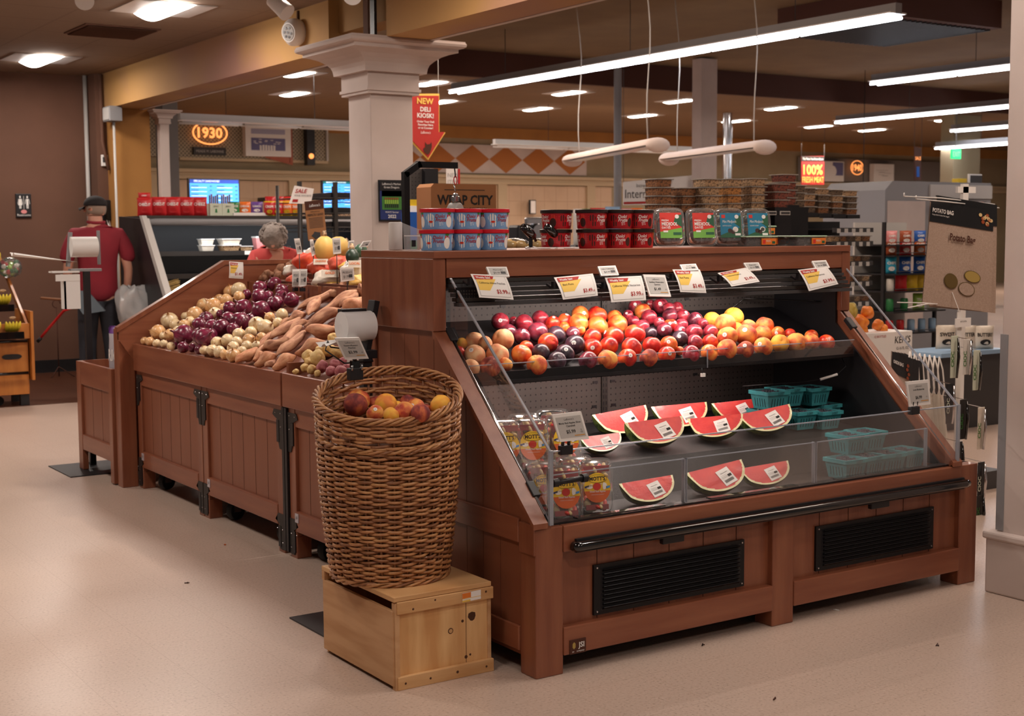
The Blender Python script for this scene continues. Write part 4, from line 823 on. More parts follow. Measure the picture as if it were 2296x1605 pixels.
WM = [(1448, 1092, 125, 1, 'left end of the front row behind the guard'), (1600, 1068, 140, 1, 'middle of the front row, widest there'), (1712, 1042, 112, 1, 'right end of the front row'),
      (1345, 972, 95, 2, 'middle row, half hidden by the apple price tag'), (1465, 962, 140, 2, 'middle row, second from the left'), (1603, 945, 120, 2, 'middle row, showing striped green rind'), (1712, 925, 125, 2, 'middle row, right end'),
      (1388, 940, 130, 3, 'back row, left end'), (1522, 922, 125, 3, 'back row, middle'), (1648, 908, 112, 3, 'back row, right end')]
wp = wedge()
for i, (x, y, wpx, row, lab) in enumerate(WM):
    Yr = {1: 3.66, 2: 4.03, 3: 4.24}[row]; p = onY(x, y, Yr); s = wpx*depth(p)/FPX/.25*1.04
    zs = {1: .476, 2: .597, 3: .617}[row]; tilt = .10 if row < 3 else .15
    M = Matrix.LocRotScale(Vector((p.x, Yr, 0)), Euler((0, 0, 0)), Vector((1, 1, 1)))
    rz = -.30+.12*math.sin(i*2.1)-(.35 if i == 5 else 0); ry = -.1-.05*math.sin(i*1.3)
    Mr = (Matrix.Rotation(rz, 4, 'Z') @ Matrix.Rotation(ry, 4, 'Y') @ Matrix.Rotation(tilt, 4, 'X'))
    low = min((Mr @ Vector((s*.125*(2*u-1), s*.112*math.sqrt(max(0, 1-(2*u-1)**2))*math.cos(th), s*.112*math.sqrt(max(0, 1-(2*u-1)**2))*math.sin(th)))).z for u in [k/10 for k in range(11)] for th in (-2.3, -2, -1.57, -1.2, -.8))
    M = Matrix.Translation((p.x, Yr, zs-low+.001)) @ Mr @ Matrix.Scale(s, 4)
    o = wp if i == 0 else dup(wp)
    o.matrix_world = M; tag(o, 'cut watermelon wedge, %s' % lab, 'watermelon', 'watermelon wedges in the case')
# ---------------------------------------------------------------- berry pints
def pint():
    t = thing('berry_pint', 'x', 'berry box', (0, 0, 0)); h, wt, wb = .075, .058, .045
    q = lambda w_, z: [(-w_, -w_, z), (w_, -w_, z), (w_, w_, z), (-w_, w_, z)]
    b = MB(); b.add(q(wb, 0)+q(wt, h), [(3, 2, 1, 0)]+[(i, (i+1) % 4, 4+(i+1) % 4, 4+i) for i in range(4)], 'pulp_teal'); b.add(q(wt-.004, h)+q(wb-.002, .003), [(0, 1, 2, 3)][:0]+[(i, (i+1) % 4, 4+(i+1) % 4, 4+i) for i in range(4)], 'pulp_teal')
    for s in (-1, 1): b.box(-wt-.003, wt+.003, s*(wt+.001)-.003, s*(wt+.001)+.003, h-.014, h+.001, 'pulp_teal').box(s*(wt+.001)-.003, s*(wt+.001)+.003, -wt, wt, h-.014, h+.001, 'pulp_teal')
    for s in range(4):
        R_ = Matrix.Rotation(s*PI/2, 4, 'Z')
        for k in range(5):
            x = -.03+k*.015; y0, y1 = -(wb+(wt-wb)*.15)-.0006, -(wb+(wt-wb)*.62)-.0006
            b.add([R_ @ Vector(v_) for v_ in ((x-.002, y0, h*.15), (x+.002, y0, h*.15), (x+.002, y1, h*.62), (x-.002, y1, h*.62))], [(0, 1, 2, 3)], 'pulp_slit')
    b.build('basket', t); f = frame((0, -wt-.0045, h-.012), (1, 0, 0), (0, 0, 1)); MB().text('LOST', f, .010, 'ink', .01, 0, shear=.2).build('handwriting', t)
    b = MB().gridf(lambda u, v: (-wt+2*wt*u, -wt+2*wt*v, h+.001+.004*math.sin(u*13+v*4)*math.sin(v*11)), 14, 14, 'film'); b.build('wrap', t)
    b = MB(); r = random.Random(5)
    for i in range(7):
        for j in range(7): b.ell((-.045+i*.015+r.uniform(-.003, .003), -.045+j*.015+r.uniform(-.003, .003), h-.012+r.uniform(-.004, .004)), .0078, 'blueberry', u=8, v=6)
    o = b.build('blueberries', t); o['kind'] = 'stuff'; return t
pp = pint()
PT = [(3.965, 3.64, .476, 'leftmost of the front four'), (4.085, 3.65, .476, 'second of the front four'), (4.20, 3.65, .476, 'third of the front four'), (4.325, 3.66, .476, 'rightmost of the front four'),
      (4.06, 3.72, .553, 'left one of the pair resting on the front four'), (4.18, 3.735, .553, 'right one of the pair resting on the front four'),
      (4.025, 4.13, .61, 'leftmost of the four in the rear bottom layer'), (4.14, 4.07, .602, 'second of the four in the rear bottom layer'), (4.255, 4.04, .598, 'third of the four in the rear bottom layer'), (4.358, 4.14, .608, 'rightmost of the four in the rear bottom layer'),
      (4.035, 4.13, .687, 'leftmost of the top three'), (4.155, 4.16, .689, 'middle one of the top three'), (4.28, 4.13, .687, 'rightmost of the top three'), (4.06, 4.27, .622, 'tucked behind the rear bottom layer')]
for i, (x, y, z, lab) in enumerate(PT):
    o = pp if i == 0 else dup(pp); o.matrix_world = Matrix.Translation((x, y, z)) @ Matrix.Rotation(.06*math.sin(i*2.3), 4, 'Z'); tag(o, 'teal pulp box of berries, %s' % lab, 'berry box', 'teal berry boxes in the case')
# ---------------------------------------------------------------- sliced apple clamshells
def clam():
    t = thing('sliced_apple_pack', 'x', 'fruit pack', (0, 0, 0)); W, H, D = .062, .185, .05
    def sq(u, wx, hz, y, z0=0): a = 2*PI*u; c, s = math.cos(a), math.sin(a); e = .35; return Vector((wx*math.copysign(abs(c)**e, c), y, H/2+z0+hz*math.copysign(abs(s)**e, s)))
    b = MB(); secs = [(.052, .083, -.022), (.056, .088, -.015), (.060, .092, 0), (.066, .098, .001), (.066, .098, .004), (.06, .092, .005), (.056, .088, .02), (.05, .082, .026)]
    n = 36
    for (w0, h0, y0), (w1, h1, y1) in zip(secs[:-1], secs[1:]): b.gridf(lambda u, v: sq(u, w0+(w1-w0)*v, h0+(h1-h0)*v, y0+(y1-y0)*v), n, 1, 'clam')
    for w_, h_, y_ in (secs[0], secs[-1]): b.add([sq(k/n, w_, h_, y_) for k in range(n)], [tuple(range(n))], 'clam')
    b.build('clamshell', t)
    b = MB(); r = random.Random(2)
    for k in range(34):
        M = Matrix.Translation((r.uniform(-.038, .038), r.uniform(-.008, .012), r.uniform(.022, .162))) @ Euler((r.uniform(-1, 1), r.uniform(-1, 1), r.uniform(0, 6))).to_matrix().to_4x4()
        b.ell((0, 0, 0), (.028, .010, .014), 'apple_slice', M.to_3x3(), u=10, v=6) if False else b.add([M @ Vector(q) for q in MB().ell((0, 0, 0), (.03, .009, .013), 'apple_slice', u=10, v=6).v], [f_ for f_ in MB().ell((0, 0, 0), (.03, .009, .013), 'apple_slice', u=10, v=6).f], 'apple_slice' if k % 3 else 'apple_red', True)
    b.build('apple_slices', t)
    b = MB().box(-.045, .045, -.021, -.017, .145, .165, 'pk_red').box(-.04, .04, -.021, -.018, .018, .035, 'pk_red').gridf(lambda u, v: (-.046+.092*u, -.019-.003*math.sin(u*9+v*5), .16*v+.012), 10, 14, 'film'); b.build('inner_bag', t)
    n = 30; z0 = .092; b = MB(); yy = -.0265; e = lambda k, w_, h_, y: (w_*math.cos(2*PI*k/n), y, z0+h_*math.sin(2*PI*k/n))
    b.add([e(k, .047, .05, yy) for k in range(n)], [tuple(range(n))], 'apple_yellow')
    b.add([e(k, .047, .05, yy-.0004) for k in range(n) if math.sin(2*PI*k/n) <= -.1], [tuple(range(sum(1 for k in range(n) if math.sin(2*PI*k/n) <= -.1)))], 'orange_label')
    f = frame((0, yy-.0006, 0), (1, 0, 0), (0, 0, 1), .0004)
    b.add([f(.034*math.cos(2*PI*k/n), .122+.014*math.sin(2*PI*k/n)) for k in range(n)], [tuple(range(n))], 'ink'); f1 = frame((0, yy-.001, 0), (1, 0, 0), (0, 0, 1), .0004)
    b.add([f1(.0328*math.cos(2*PI*k/n), .122+.013*math.sin(2*PI*k/n)) for k in range(n)], [tuple(range(n))], 'apple_yellow'); f2 = frame((0, yy-.0014, 0), (1, 0, 0), (0, 0, 1), .0004)
    b.text("MOTT'S", f2, .0125, 'ink', 0, .1165, wmax=.056, off=.035); b.text('Sliced Red Apples', f2, .0065, 'white', 0, .077, wmax=.056, off=.01)
    b.add([f2(.014*math.cos(2*PI*k/n)-.002, .096+.0125*math.sin(2*PI*k/n)) for k in range(n)], [tuple(range(n))], 'apple_red'); b.add([f2(.022+.012*math.cos(2*PI*k/n)*(1 if math.cos(2*PI*k/n) > 0 else .3), .097+.012*math.sin(2*PI*k/n)) for k in range(n)], [tuple(range(n))], 'cream')
    b.add([f2(-.028+.011*math.cos(2*PI*k/n), .095+.006*math.sin(2*PI*k/n)) for k in range(n)], [tuple(range(n))], 'cream')
    b.quad([f2(-.045, .092), f2(-.03, .096), f2(-.03, .102), f2(-.045, .098)], 'navy'); b.quad([f2(.030, .088), f2(.044, .091), f2(.044, .098), f2(.030, .095)], 'sky_label')
    b.text('excellent source of vitamin C', f2, .003, 'white', 0, .068, wmax=.045); b.build('label', t); return t
cp = clam()
CL = [(2.60, 3.60, .476, -.12, 'front left, partly behind the shield corner'), (2.745, 3.625, .476, -.1, 'front, right one with its label fully visible'), (2.63, 3.83, .60, -.22, 'rear, left one behind the slanted shield edge'), (2.79, 3.86, .60, -.2, 'rear, behind the grey price tag'),
      (2.54, 3.86, .60, -.2, 'rear, at the far left by the wooden slope'), (2.66, 3.91, .605, -.2, 'second rank at the left'), (2.80, 3.94, .607, -.2, 'second rank at the right, lid uncovered'), (2.58, 3.70, .476, -.12, 'second rank of the lower level, left'), (2.73, 3.715, .476, -.12, 'second rank of the lower level, right')]
for i, (x, y, z, tl, lab) in enumerate(CL):
    o = cp if i == 0 else dup(cp); o.matrix_world = Matrix.Translation((x, y, z+.002)) @ Matrix.Rotation(-.32+.08*math.sin(i*3), 4, 'Z') @ Matrix.Rotation(tl, 4, 'X'); tag(o, 'clear pack of sliced red apples, %s' % lab, 'fruit pack', 'sliced apple packs in the case')
# ================================================================ PRICE TAGS ON THE CASE
def quadframe(px, Y0, tilt=.0):
    """tag whose four corners (tl, tr, br, bl) are seen at px; hangs near plane y = Y0"""
    return [onY(x, y, Y0-tilt*(1 if i > 1 else 0)) for i, (x, y) in enumerate(px)]
def sign_card(name, px, Y0, label, kind, txt, price, group=None, clip=True, tilt=.03):
    tl, tr, br, bl = quadframe(px, Y0, tilt); t = thing(name, label, 'price tag', (tl+tr)/2, group)
    n = (tr-tl).cross(tl-bl).normalized(); n = n if n.dot(CAM-tl) > 0 else -n
    W = (tr-tl).length; H = (tl-bl).length
    def F(x, y, k=0.):   # x,y in 0..1
        p = bl.lerp(br, x).lerp(tl.lerp(tr, x), y); bow = .006*math.sin(PI*(1-y)*.9)*(1 if kind == 'sale' else 0)
        return p+n*(k+bow)
    g = lambda k: (lambda x, y: F(x/W, y/H, k)); b = MB()
    if kind == 'sale':
        b.gridf(lambda u, v: F(u, v), 4, 10, 'paper').gridf(lambda u, v: F(u, v, -.0012), 4, 10, 'paper').build('card', t)
        b = MB().gridf(lambda u, v: F(.06+.88*u, .07+.86*v, .0005), 4, 10, 'card_grey').gridf(lambda u, v: F(.07+.86*u, .085+.83*v, .0008), 4, 10, 'paper')
        b.gridf(lambda u, v: F(.07+(.30+.28*v)*u, .3+.5*v, .0010), 4, 6, 'sale_yellow'); b.quad([F(.05, .76, .0014), F(.56, .79, .0014), F(.62, .93, .0014), F(.05, .95, .0014)], 'sale_red')
        b.text('Weekly Sale!', g(.0019), H*.09, 'paper', W*.09, H*.81, 'l', wmax=W*.45, off=.02)
        b.text(txt, g(.0017), H*.085, 'ink', W*.12, H*.58, 'l', wmax=W*.78); b.text(price, g(.0017), H*.16, 'red_ink', W*.86, H*.2, 'r', wmax=W*.46, off=.015); b.text('/LB', g(.0017), H*.08, 'red_ink', W*.93, H*.2, 'r', wmax=W*.08)
        b.build('print', t)
    else:
        b.prism([bl, br, tr, tl], -n*.006, 'white').build('housing', t, bevel=.0015)
        b = MB().quad([F(.07, .12, .0006), F(.93, .12, .0006), F(.93, .88, .0006), F(.07, .88, .0006)], 'card_grey')
        if kind == 'big':
            b.text("LaBonne's", g(.0010), H*.07, 'dark_grey', W/2, H*.75, wmax=W*.4, shear=.3)
            ls = txt.split('|')
            for i, s in enumerate(ls): b.text(s, g(.0010), H*.065, 'ink', W/2, H*(.62-.11*i), wmax=W*.8, off=.015)
            b.text(price, g(.0010), H*.12, 'ink', W*.46, H*.28, wmax=W*.46, off=.02); b.quad([F(.55, .17, .001), F(.9, .17, .001), F(.9, .2, .001), F(.55, .2, .001)], 'gold_ink')
            if len(ls) and ls[0].startswith('Motts'): b.text('12', g(.001), H*.05, 'ink', W*.82, H*.35).text('OZ', g(.001), H*.05, 'ink', W*.82, H*.27)
            elif 'Blueb' in txt or 'Peach' in txt or 'Seed' in txt: b.text('LB' if 'Blueb' not in txt else 'PT', g(.001), H*.05, 'ink', W*.84, H*.3)
        else:
            b.text(txt, g(.0010), H*.16, 'ink', W/2, H*.58, wmax=W*.7); b.text(price, g(.0010), H*.2, 'ink', W*.4, H*.25, wmax=W*.4); b.quad([F(.6, .25, .001), F(.85, .25, .001), F(.85, .5, .001), F(.6, .5, .001)], 'dark_grey')
        b.build('display', t)
    if clip:
        m = (tl+tr)/2 if kind == 'sale' else (bl+br)/2
        if kind == 'sale': a = tl.lerp(bl, .3)-n*.006; MB().tube([a, a-n*.02+Vector((-.008, 0, -.003)), (a.x-.008, 4.07, a.z)], .005, 'black', 6).box(a.x-.012, a.x+.008, a.y-.004, a.y+.012, a.z-.012, a.z+.012, 'black').build('clip', t)
        elif kind == 'eink': a = m-n*.004; MB().tube([a, (a.x, 4.062, a.z-.004)], .004, 'black', 6).build('clip', t)
    return t
SY0 = 4.03
sign_card('price_card', [(1055, 614), (1133, 617), (1151, 672), (1074, 667)], SY0, 'yellow and white weekly sale card for white peaches at $3.99, leftmost', 'sale', 'California White Peaches', '$3.99')
sign_card('price_card', [(1242, 622), (1329, 613), (1340, 663), (1262, 672)], SY0, 'weekly sale card for black plums under the canopy', 'sale', 'Black Plums', '$3.49')
sign_card('price_card', [(1356, 622), (1438, 618), (1448, 673), (1370, 678)], SY0, 'weekly sale card for white nectarines next to the black plum card', 'sale', 'California White Nectarines', '$3.99')
sign_card('price_card', [(1508, 604), (1569, 604), (1583, 657), (1525, 655)], SY0, 'weekly sale card for red plums', 'sale', 'Red Plums', '$3.49')
sign_card('price_card', [(1609, 612), (1672, 600), (1703, 632), (1640, 643)], SY0, 'tilted weekly sale card for peaches, second from the right', 'sale', 'California Peaches', '$3.49', tilt=.06)
sign_card('price_card', [(1789, 605), (1853, 597), (1879, 637), (1813, 653)], SY0, 'weekly sale card for nectarines at the right end of the canopy', 'sale', 'California Nectarines', '$3.99')
sign_card('electronic_tag', [(1090, 598), (1136, 598), (1143, 620), (1099, 619)], 4.055, 'small white electronic tag above the white peaches card', 'eink', 'PEACHES', '$4.99')
sign_card('electronic_tag', [(1340, 597), (1380, 595), (1388, 616), (1348, 618)], 4.055, 'small white electronic tag above the white nectarines card', 'eink', 'NECTARINES', '$4.99')
sign_card('electronic_tag', [(1524, 593), (1560, 591), (1567, 605), (1531, 607)], 4.055, 'small white electronic tag above the red plums card', 'eink', 'PLUMS', '$4.99')
sign_card('electronic_tag', [(1667, 589), (1701, 588), (1709, 605), (1678, 607)], 4.055, 'small shiny electronic tag above the tilted peaches card', 'eink', 'PEACHES', '$4.99')
sign_card('electronic_tag', [(1820, 585), (1852, 583), (1861, 600), (1829, 603)], 4.055, 'small electronic tag above the rightmost sale card', 'eink', 'NECTARINES', '$4.99')
sign_card('electronic_tag', [(1442, 615), (1491, 616), (1505, 665), (1457, 664)], SY0, 'grey electronic tag for watermelon quarters at $1.49', 'big', 'Seedless Watermelon|Quarters', '$1.49', clip=False)
a = onY(1460, 640, 4.04); 
def clamp(p, parent, s=1.): MB().obox(Matrix.Translation(p), .045*s, .022*s, .03*s, 'black').tube([Vector(p)+Vector((-.012, 0, .01))*s, Vector(p)+Vector((-.012, -.004, .035))*s], .006*s, 'black_gloss', 8).tube([Vector(p)+Vector((.012, 0, .01))*s, Vector(p)+Vector((.012, -.004, .035))*s], .006*s, 'black_gloss', 8).build('clamp', parent, bevel=.002)
t = sign_card('electronic_tag', [(1238, 930), (1303, 922), (1321, 984), (1256, 991)], 3.49, 'large grey electronic tag for sliced apples at $5.99', 'big', 'Motts Red Apples Slices|Clamshell', '$5.99', clip=False, tilt=.0); clamp(onY(1268, 1008, 3.507), t)
t = sign_card('electronic_tag', [(2032, 856), (2082, 851), (2087, 906), (2040, 912)], 3.50, 'grey electronic tag for blueberries at $6.99, right end', 'big', 'Local Blueberries', '$6.99', clip=False, tilt=.0); clamp(onY(2049, 920, 3.507), t)
# ---------------------------------------------------------------- tubs on top of the case
TZ = 1.3625
def tub(name, body, lid, dark):
    t = thing(name, 'x', 'tub', (0, 0, 0)); r0, r1, h = .054, .059, .073
    MB().lathe([(r0, 0), (r0+.001, .004), (r1, h-.01)], body, 40).build('cup', t)
    MB().lathe([(r1+.002, h-.014), (r1+.004, h-.012), (r1+.004, h-.001), (r1, h)], lid, 40).build('lid', t)
    cy = lambda k: (lambda x, y: (lambda R, a: Vector((R*math.sin(a), -R*math.cos(a), y)))(r0+(r1-r0)*y/h+k, x/r1)); b = MB(); g, g2, g3 = cy(.0006), cy(.0011), cy(.0016)
    def blob(cx, cz, rx, rz, m, f, n=18, sk=0): b.gridf(lambda u, v: f(cx+rx*v*math.cos(2*PI*u), cz+rz*v*math.sin(2*PI*u)), n, 4, m)
    for o in (-.115, 0, .115):
        if dark:
            blob(o-.035, .040, .014, .013, 'choc', g); blob(o-.028, .018, .010, .010, 'choc', g); blob(o+.040, .034, .013, .022, 'straw', g); blob(o+.040, .024, .013, .017, 'choc', g2)
            for k in range(4): b.quad([g(o-.062, .045-k*.008), g(o-.050, .045-k*.008), g(o-.050, .0465-k*.008), g(o-.062, .0465-k*.008)], 'pk_pink')
        else:
            blob(o-.035, .040, .016, .016, 'cream', g); blob(o-.03, .020, .012, .013, 'cream', g); blob(o-.032, .026, .008, .004, 'straw', g2); blob(o+.040, .042, .012, .012, 'straw', g); blob(o+.040, .026, .014, .020, 'cream', g2); blob(o+.040, .055, .009, .004, 'leaf', g3)
            b.quad([g(o-.005, .008), g(o+.012, .008), g(o+.012, .025), g(o-.005, .025)], 'navy')
        b.text('Dolci', g3, .012, 'white' if dark else 'red_ink', o+.003, .040, shear=.3, off=.018, wmax=.038); b.text('Frutta', g3, .012, 'white' if dark else 'red_ink', o+.005, .027, shear=.3, off=.018, wmax=.04)
        for k in range(3): b.quad([g2(o-.003+k*.001, .022-k*.0045), g2(o+.013+k*.001, .024-k*.0045), g2(o+.013+k*.001, .0255-k*.0045), g2(o-.003+k*.001, .0235-k*.0045)], 'white')
    b.build('label', t); return t
tb, tr_ = tub('dip_tub', 'tub_blue', 'lid_red', False), tub('dip_tub', 'tub_red', 'lid_brown', True)
used = set()
def place(pr, M, label, group):
    if pr.name not in used: used.add(pr.name); o = pr; o.matrix_world = M
    else: o = dup(pr, M=M)
    o['label'] = label; o['group'] = group; return o
def tubs(pr, X, Y, col, grp, rz0):
    for z, ln in ((0, 'lower'), (.0745, 'upper')):
        for i, x in enumerate(X):
            y = Y[i] if isinstance(Y, list) else Y
            place(pr, Matrix.Translation((x+.004*(z > 0)*(-1)**i, y+.003*i, TZ+z)) @ Matrix.Rotation(rz0[i]+.1*(z > 0), 4, 'Z'), '%s, %s in the %s layer' % (col, nth(i, len(X)), ln), grp)
tubs(tb, [2.478, 2.60, 2.715], 4.205, 'blue strawberry dip tub with red lid', 'blue dip tubs on the case top', [-.5, -.25, -.1])
tubs(tr_, [3.065, 3.175, 3.29, 3.40], [4.30, 4.21, 4.205, 4.2], 'red chocolate dip tub with dark lid', 'red dip tubs on the case top', [.3, -.1, -.45, -.5])
def date_pack(which):
    t = thing('date_pack', 'x', 'fruit pack', (0, 0, 0)); W, H = .062, .15; n = 36
    def sq(u, wx, hz, y): a = 2*PI*u; c, s = math.cos(a), math.sin(a); e = .4; return Vector((wx*math.copysign(abs(c)**e, c), y, H/2+hz*math.copysign(abs(s)**e, s)))
    secs = [(.048, .060, -.022), (.053, .066, -.016), (.056, .069, 0), (.062, .075, .001), (.062, .075, .005), (.055, .068, .006), (.05, .062, .026)]; b = MB()
    for (w0, h0, y0), (w1, h1, y1) in zip(secs[:-1], secs[1:]): b.gridf(lambda u, v: sq(u, w0+(w1-w0)*v, h0+(h1-h0)*v, y0+(y1-y0)*v), n, 1, 'clam')
    for w_, h_, y_ in (secs[0], secs[-1]): b.add([sq(k/n, w_, h_, y_) for k in range(n)], [tuple(range(n))], 'clam')
    b.build('clamshell', t); r = random.Random(4); b = MB()
    for k in range(26): b.ell((r.uniform(-.036, .036), r.uniform(-.006, .014), r.uniform(.022, .128)), (.016, .010, .010), 'date', Euler((r.uniform(-1, 1), r.uniform(-1, 1), r.uniform(-1, 1))).to_matrix(), u=8, v=6)
    o = b.build('dates', t); o['kind'] = 'stuff'
    y = -.0226; b = MB(); f = frame((0, y, 0), (1, 0, 0), (0, 0, 1), .0003); g = frame((0, y, 0), (1, 0, 0), (0, 0, 1), .0007); h = frame((0, y, 0), (1, 0, 0), (0, 0, 1), .0011)
    if which: b.quad([f(-.042, .028), f(.042, .028), f(.042, .125), f(-.042, .125)], 'lab_red'); b.quad([g(-.042, .028), g(.042, .028), g(.042, .068), g(-.042, .052)], 'lab_green'); b.quad([g(.012, .09), g(.042, .07), g(.042, .118), g(.02, .115)], 'lab_dkgreen')
    else: b.quad([f(-.042, .028), f(.042, .028), f(.042, .125), f(-.042, .125)], 'lab_teal'); b.quad([g(-.042, .028), g(.042, .028), g(.042, .07), g(-.042, .038)], 'lab_dkgreen'); b.quad([g(.015, .085), g(.042, .065), g(.042, .118), g(.022, .105)], 'lab_dkgreen')
    b.quad([h(-.036, .105), h(-.021, .105), h(-.021, .118), h(-.036, .118)], 'lab_red'); b.add([h(.025+.008*math.cos(k*PI/8), .11+.008*math.sin(k*PI/8)) for k in range(16)], [tuple(range(16))], 'white')
    if which: b.text('FRESH', h, .007, 'white', -.035, .092, 'l', off=.02).text('MEDJOOL', h, .0125, 'white', -.035, .076, 'l', wmax=.062, off=.03).text('DATES', h, .008, 'white', -.035, .064, 'l', off=.02); b.quad([h(.008, .04), h(.04, .04), h(.04, .05), h(.008, .05)], 'lab_dkgreen'); b.quad([h(-.03, .05), h(-.012, .05), h(-.012, .057), h(-.03, .057)], 'white')
    else:
        b.text('Mini Medjools', h, .011, 'white', -.033, .086, 'l', wmax=.056, shear=.2); b.text('DATES WITH COCONUT', h, .005, 'white', -.033, .072, 'l', wmax=.036)
        for cx, cz, rr, m in ((.018, .06, .011, 'white'), (.018, .06, .008, 'cream'), (-.004, .055, .009, 'choc'), (.008, .05, .008, 'choc')): b.add([h(cx+rr*math.cos(k*PI/8), cz+rr*math.sin(k*PI/8)) for k in range(16)], [tuple(range(16))], m)
        b.quad([h(.016, .036), h(.038, .036), h(.038, .045), h(.016, .045)], 'white')
    b.build('label', t); return t
dA, dB = date_pack(1), date_pack(0)
for i, (px, pr, lab) in enumerate(((1503, dA, 'red and green clear date pack leaning at the left of the row'), (1576, dA, 'red and green clear date pack, second in the leaning row'), (1637, dB, 'blue coconut date pack, left one of the two'), (1698, dB, 'blue coconut date pack, right end of the leaning row'))):
    p = onY(px, 550, 4.2); place(pr, Matrix.Translation((p.x, 4.2, TZ+.002)) @ Matrix.Rotation(-.42, 4, 'Z') @ Matrix.Rotation(-.22, 4, 'X') @ Matrix.Scale(1.06, 4), lab, 'leaning date packs')
def tray(name='date_tray', W=.18, D=.13):
    t = thing(name, 'x', 'fruit pack', (0, 0, 0)); h = .042
    MB().prism([(-W/2+.006, -D/2+.006, 0), (W/2-.006, -D/2+.006, 0), (W/2-.006, D/2-.006, 0), (-W/2+.006, D/2-.006, 0)], (0, 0, h-.006), 'clam').build('tray', t, bevel=.006)
    MB().box(-W/2, W/2, -D/2, D/2, h-.006, h, 'lid_green').build('lid', t, bevel=.004); r = random.Random(9); b = MB()
    for k in range(24): b.ell((r.uniform(-W/2+.02, W/2-.02), r.uniform(-D/2+.02, D/2-.02), r.uniform(.01, .026)), (.016, .010, .009), 'date', u=8, v=6)
    o = b.build('dates', t); o['kind'] = 'stuff'
    f = frame((0, -D/2-.0, 0), (1, 0, 0), (0, 0, 1)); g = frame((0, -D/2, 0), (1, 0, 0), (0, 0, 1), .001); b = MB().box(-.002, W/2-.012, -D/2-.0005, -D/2+.004, .006, .032, 'lab_orange'); b.quad([g(.003, .01), g(.018, .01), g(.018, .026), g(.003, .026)], 'lab_red'); b.quad([g(W/2-.035, .01), g(W/2-.018, .01), g(W/2-.018, .02), g(W/2-.035, .02)], 'lab_dkgreen'); b.text('MEDJOOL', g, .007, 'white', .022, .018, 'l', wmax=.026); b.build('label', t); return t
tp = tray()
for x, y, z, lab in ((3.99, 4.2, 0, 'bottom left of the stack'), (4.17, 4.3, 0, 'bottom, behind the right one'), (3.98, 4.33, .043, 'middle left of the stack'), (4.02, 4.33, .086, 'on top of the stack'), (4.26, 4.18, 0, 'bottom right end of the case top'), (3.98, 4.35, 0, 'bottom, hidden at the rear left'), (4.14, 4.36, .043, 'middle right of the stack')):
    place(tp, Matrix.Translation((x, y, TZ+z)), 'date tray with green lid and orange label, %s' % lab, 'green lidded date trays')
# small things on the case top
t = thing('tag_rail', 'flat white plastic tag strips lying on the case top', 'tag strip', (2.98, 4.2, TZ))
for k, (x0, x1) in enumerate(((2.865, 2.975), (2.98, 3.08))): MB().box(x0-.0, x1, 4.18-.01*k, 4.215-.01*k, TZ, TZ+.006, 'white_gloss').box(x0+.03, x1-.02, 4.179-.01*k, 4.181-.01*k, TZ+.002, TZ+.004, 'card_grey').build('strip', t)
for k, (px, lab) in enumerate(((1195, 'glossy black clamp standing on the case top, left one'), (1248, 'glossy black clamp standing on the case top, beside the red tubs'))):
    p = onY(px-5, 553, 4.27); t = thing('black_clamp', lab, 'clamp', (p.x, 4.27, TZ)); x = p.x
    MB().lathe([(.022, 0), (.022, .006), (.008, .01), (.008, .05)], 'black_gloss', 16, Matrix.Translation((x, 4.27, TZ))).build('foot', t); MB().tube([(x+.01, 4.27, TZ+.045), (x-.01, 4.26, TZ+.06), (x-.05, 4.25, TZ+.083)], [.015, .018, .014], 'black_gloss', 12).build('jaw', t); MB().tube([(x+.012, 4.27, TZ+.05), (x+.03, 4.28, TZ+.03)], .006, 'black_gloss', 8).build('lever', t)
p = onY(868, 560, 4.5); t = thing('bag_roll', 'white plastic bag roll standing on the case top behind the edge', 'bag roll', (2.47, 4.5, TZ)); x = 2.475
MB().lathe([(.024, 0), (.026, .003), (.026, .1), (.022, .103)], 'white', 24, Matrix.Translation((x, 4.5, TZ))).build('roll', t)
MB().add([(x+.025, 4.49, TZ+.1), (x+.08, 4.46, TZ+.075), (x+.12, 4.44, TZ+.002), (x+.03, 4.49, TZ+.002)], [(0, 1, 2, 3)], 'poly_bag').build('loose_bag', t)
t = thing('tag_holder', 'small clear tag holder with black clip in front of the bag roll', 'tag holder', (2.50, 4.42, TZ)); MB().box(2.475, 2.53, 4.418, 4.424, TZ, TZ+.055, 'clam').box(2.47, 2.535, 4.416, 4.426, TZ+.05, TZ+.054, 'white').build('holder', t); MB().box(2.497, 2.509, 4.408, 4.418, TZ+.012, TZ+.036, 'black').build('clip', t)
# ================================================================ CRATE AND WICKER BASKET
x0, x1, y0, y1, H = 1.993, 2.357, 3.668, 4.178, .298
t = thing('wooden_crate', 'pine crate turned upside down under the wicker basket', 'crate', ((x0+x1)/2, (y0+y1)/2, 0))
b = MB().box(x0, x0+.36, y0, y1, H-.016, H, 'pine'); b.build('top_board', t, bevel=.002)
MB().box(x0, x0+.014, y0+.008, y1-.008, .012, .252, 'pine_x').build('side_board', t, bevel=.002); MB().box(x1-.014, x1, y0+.008, y1-.008, .012, .252, 'pine_x').build('side_board', t, bevel=.002)
for y in (y0+.012, y1-.024): 
    b = MB().box(x0+.012, x1, y, y+.012, .0, H-.016, 'pine_end')
    b.box(x1-.095, x1-.0935, y-.0006, y, .03, H-.045, 'knot') if y < 3.8 else None
    b.build('end_board', t)
MB().box(x0+.01, x1+.002, y0-.004, y0+.012, H-.056, H-.017, 'pine').build('cleat', t, bevel=.002); MB().box(x0+.01, x1+.002, y0-.004, y0+.012, 0, .042, 'pine').build('cleat', t, bevel=.002)
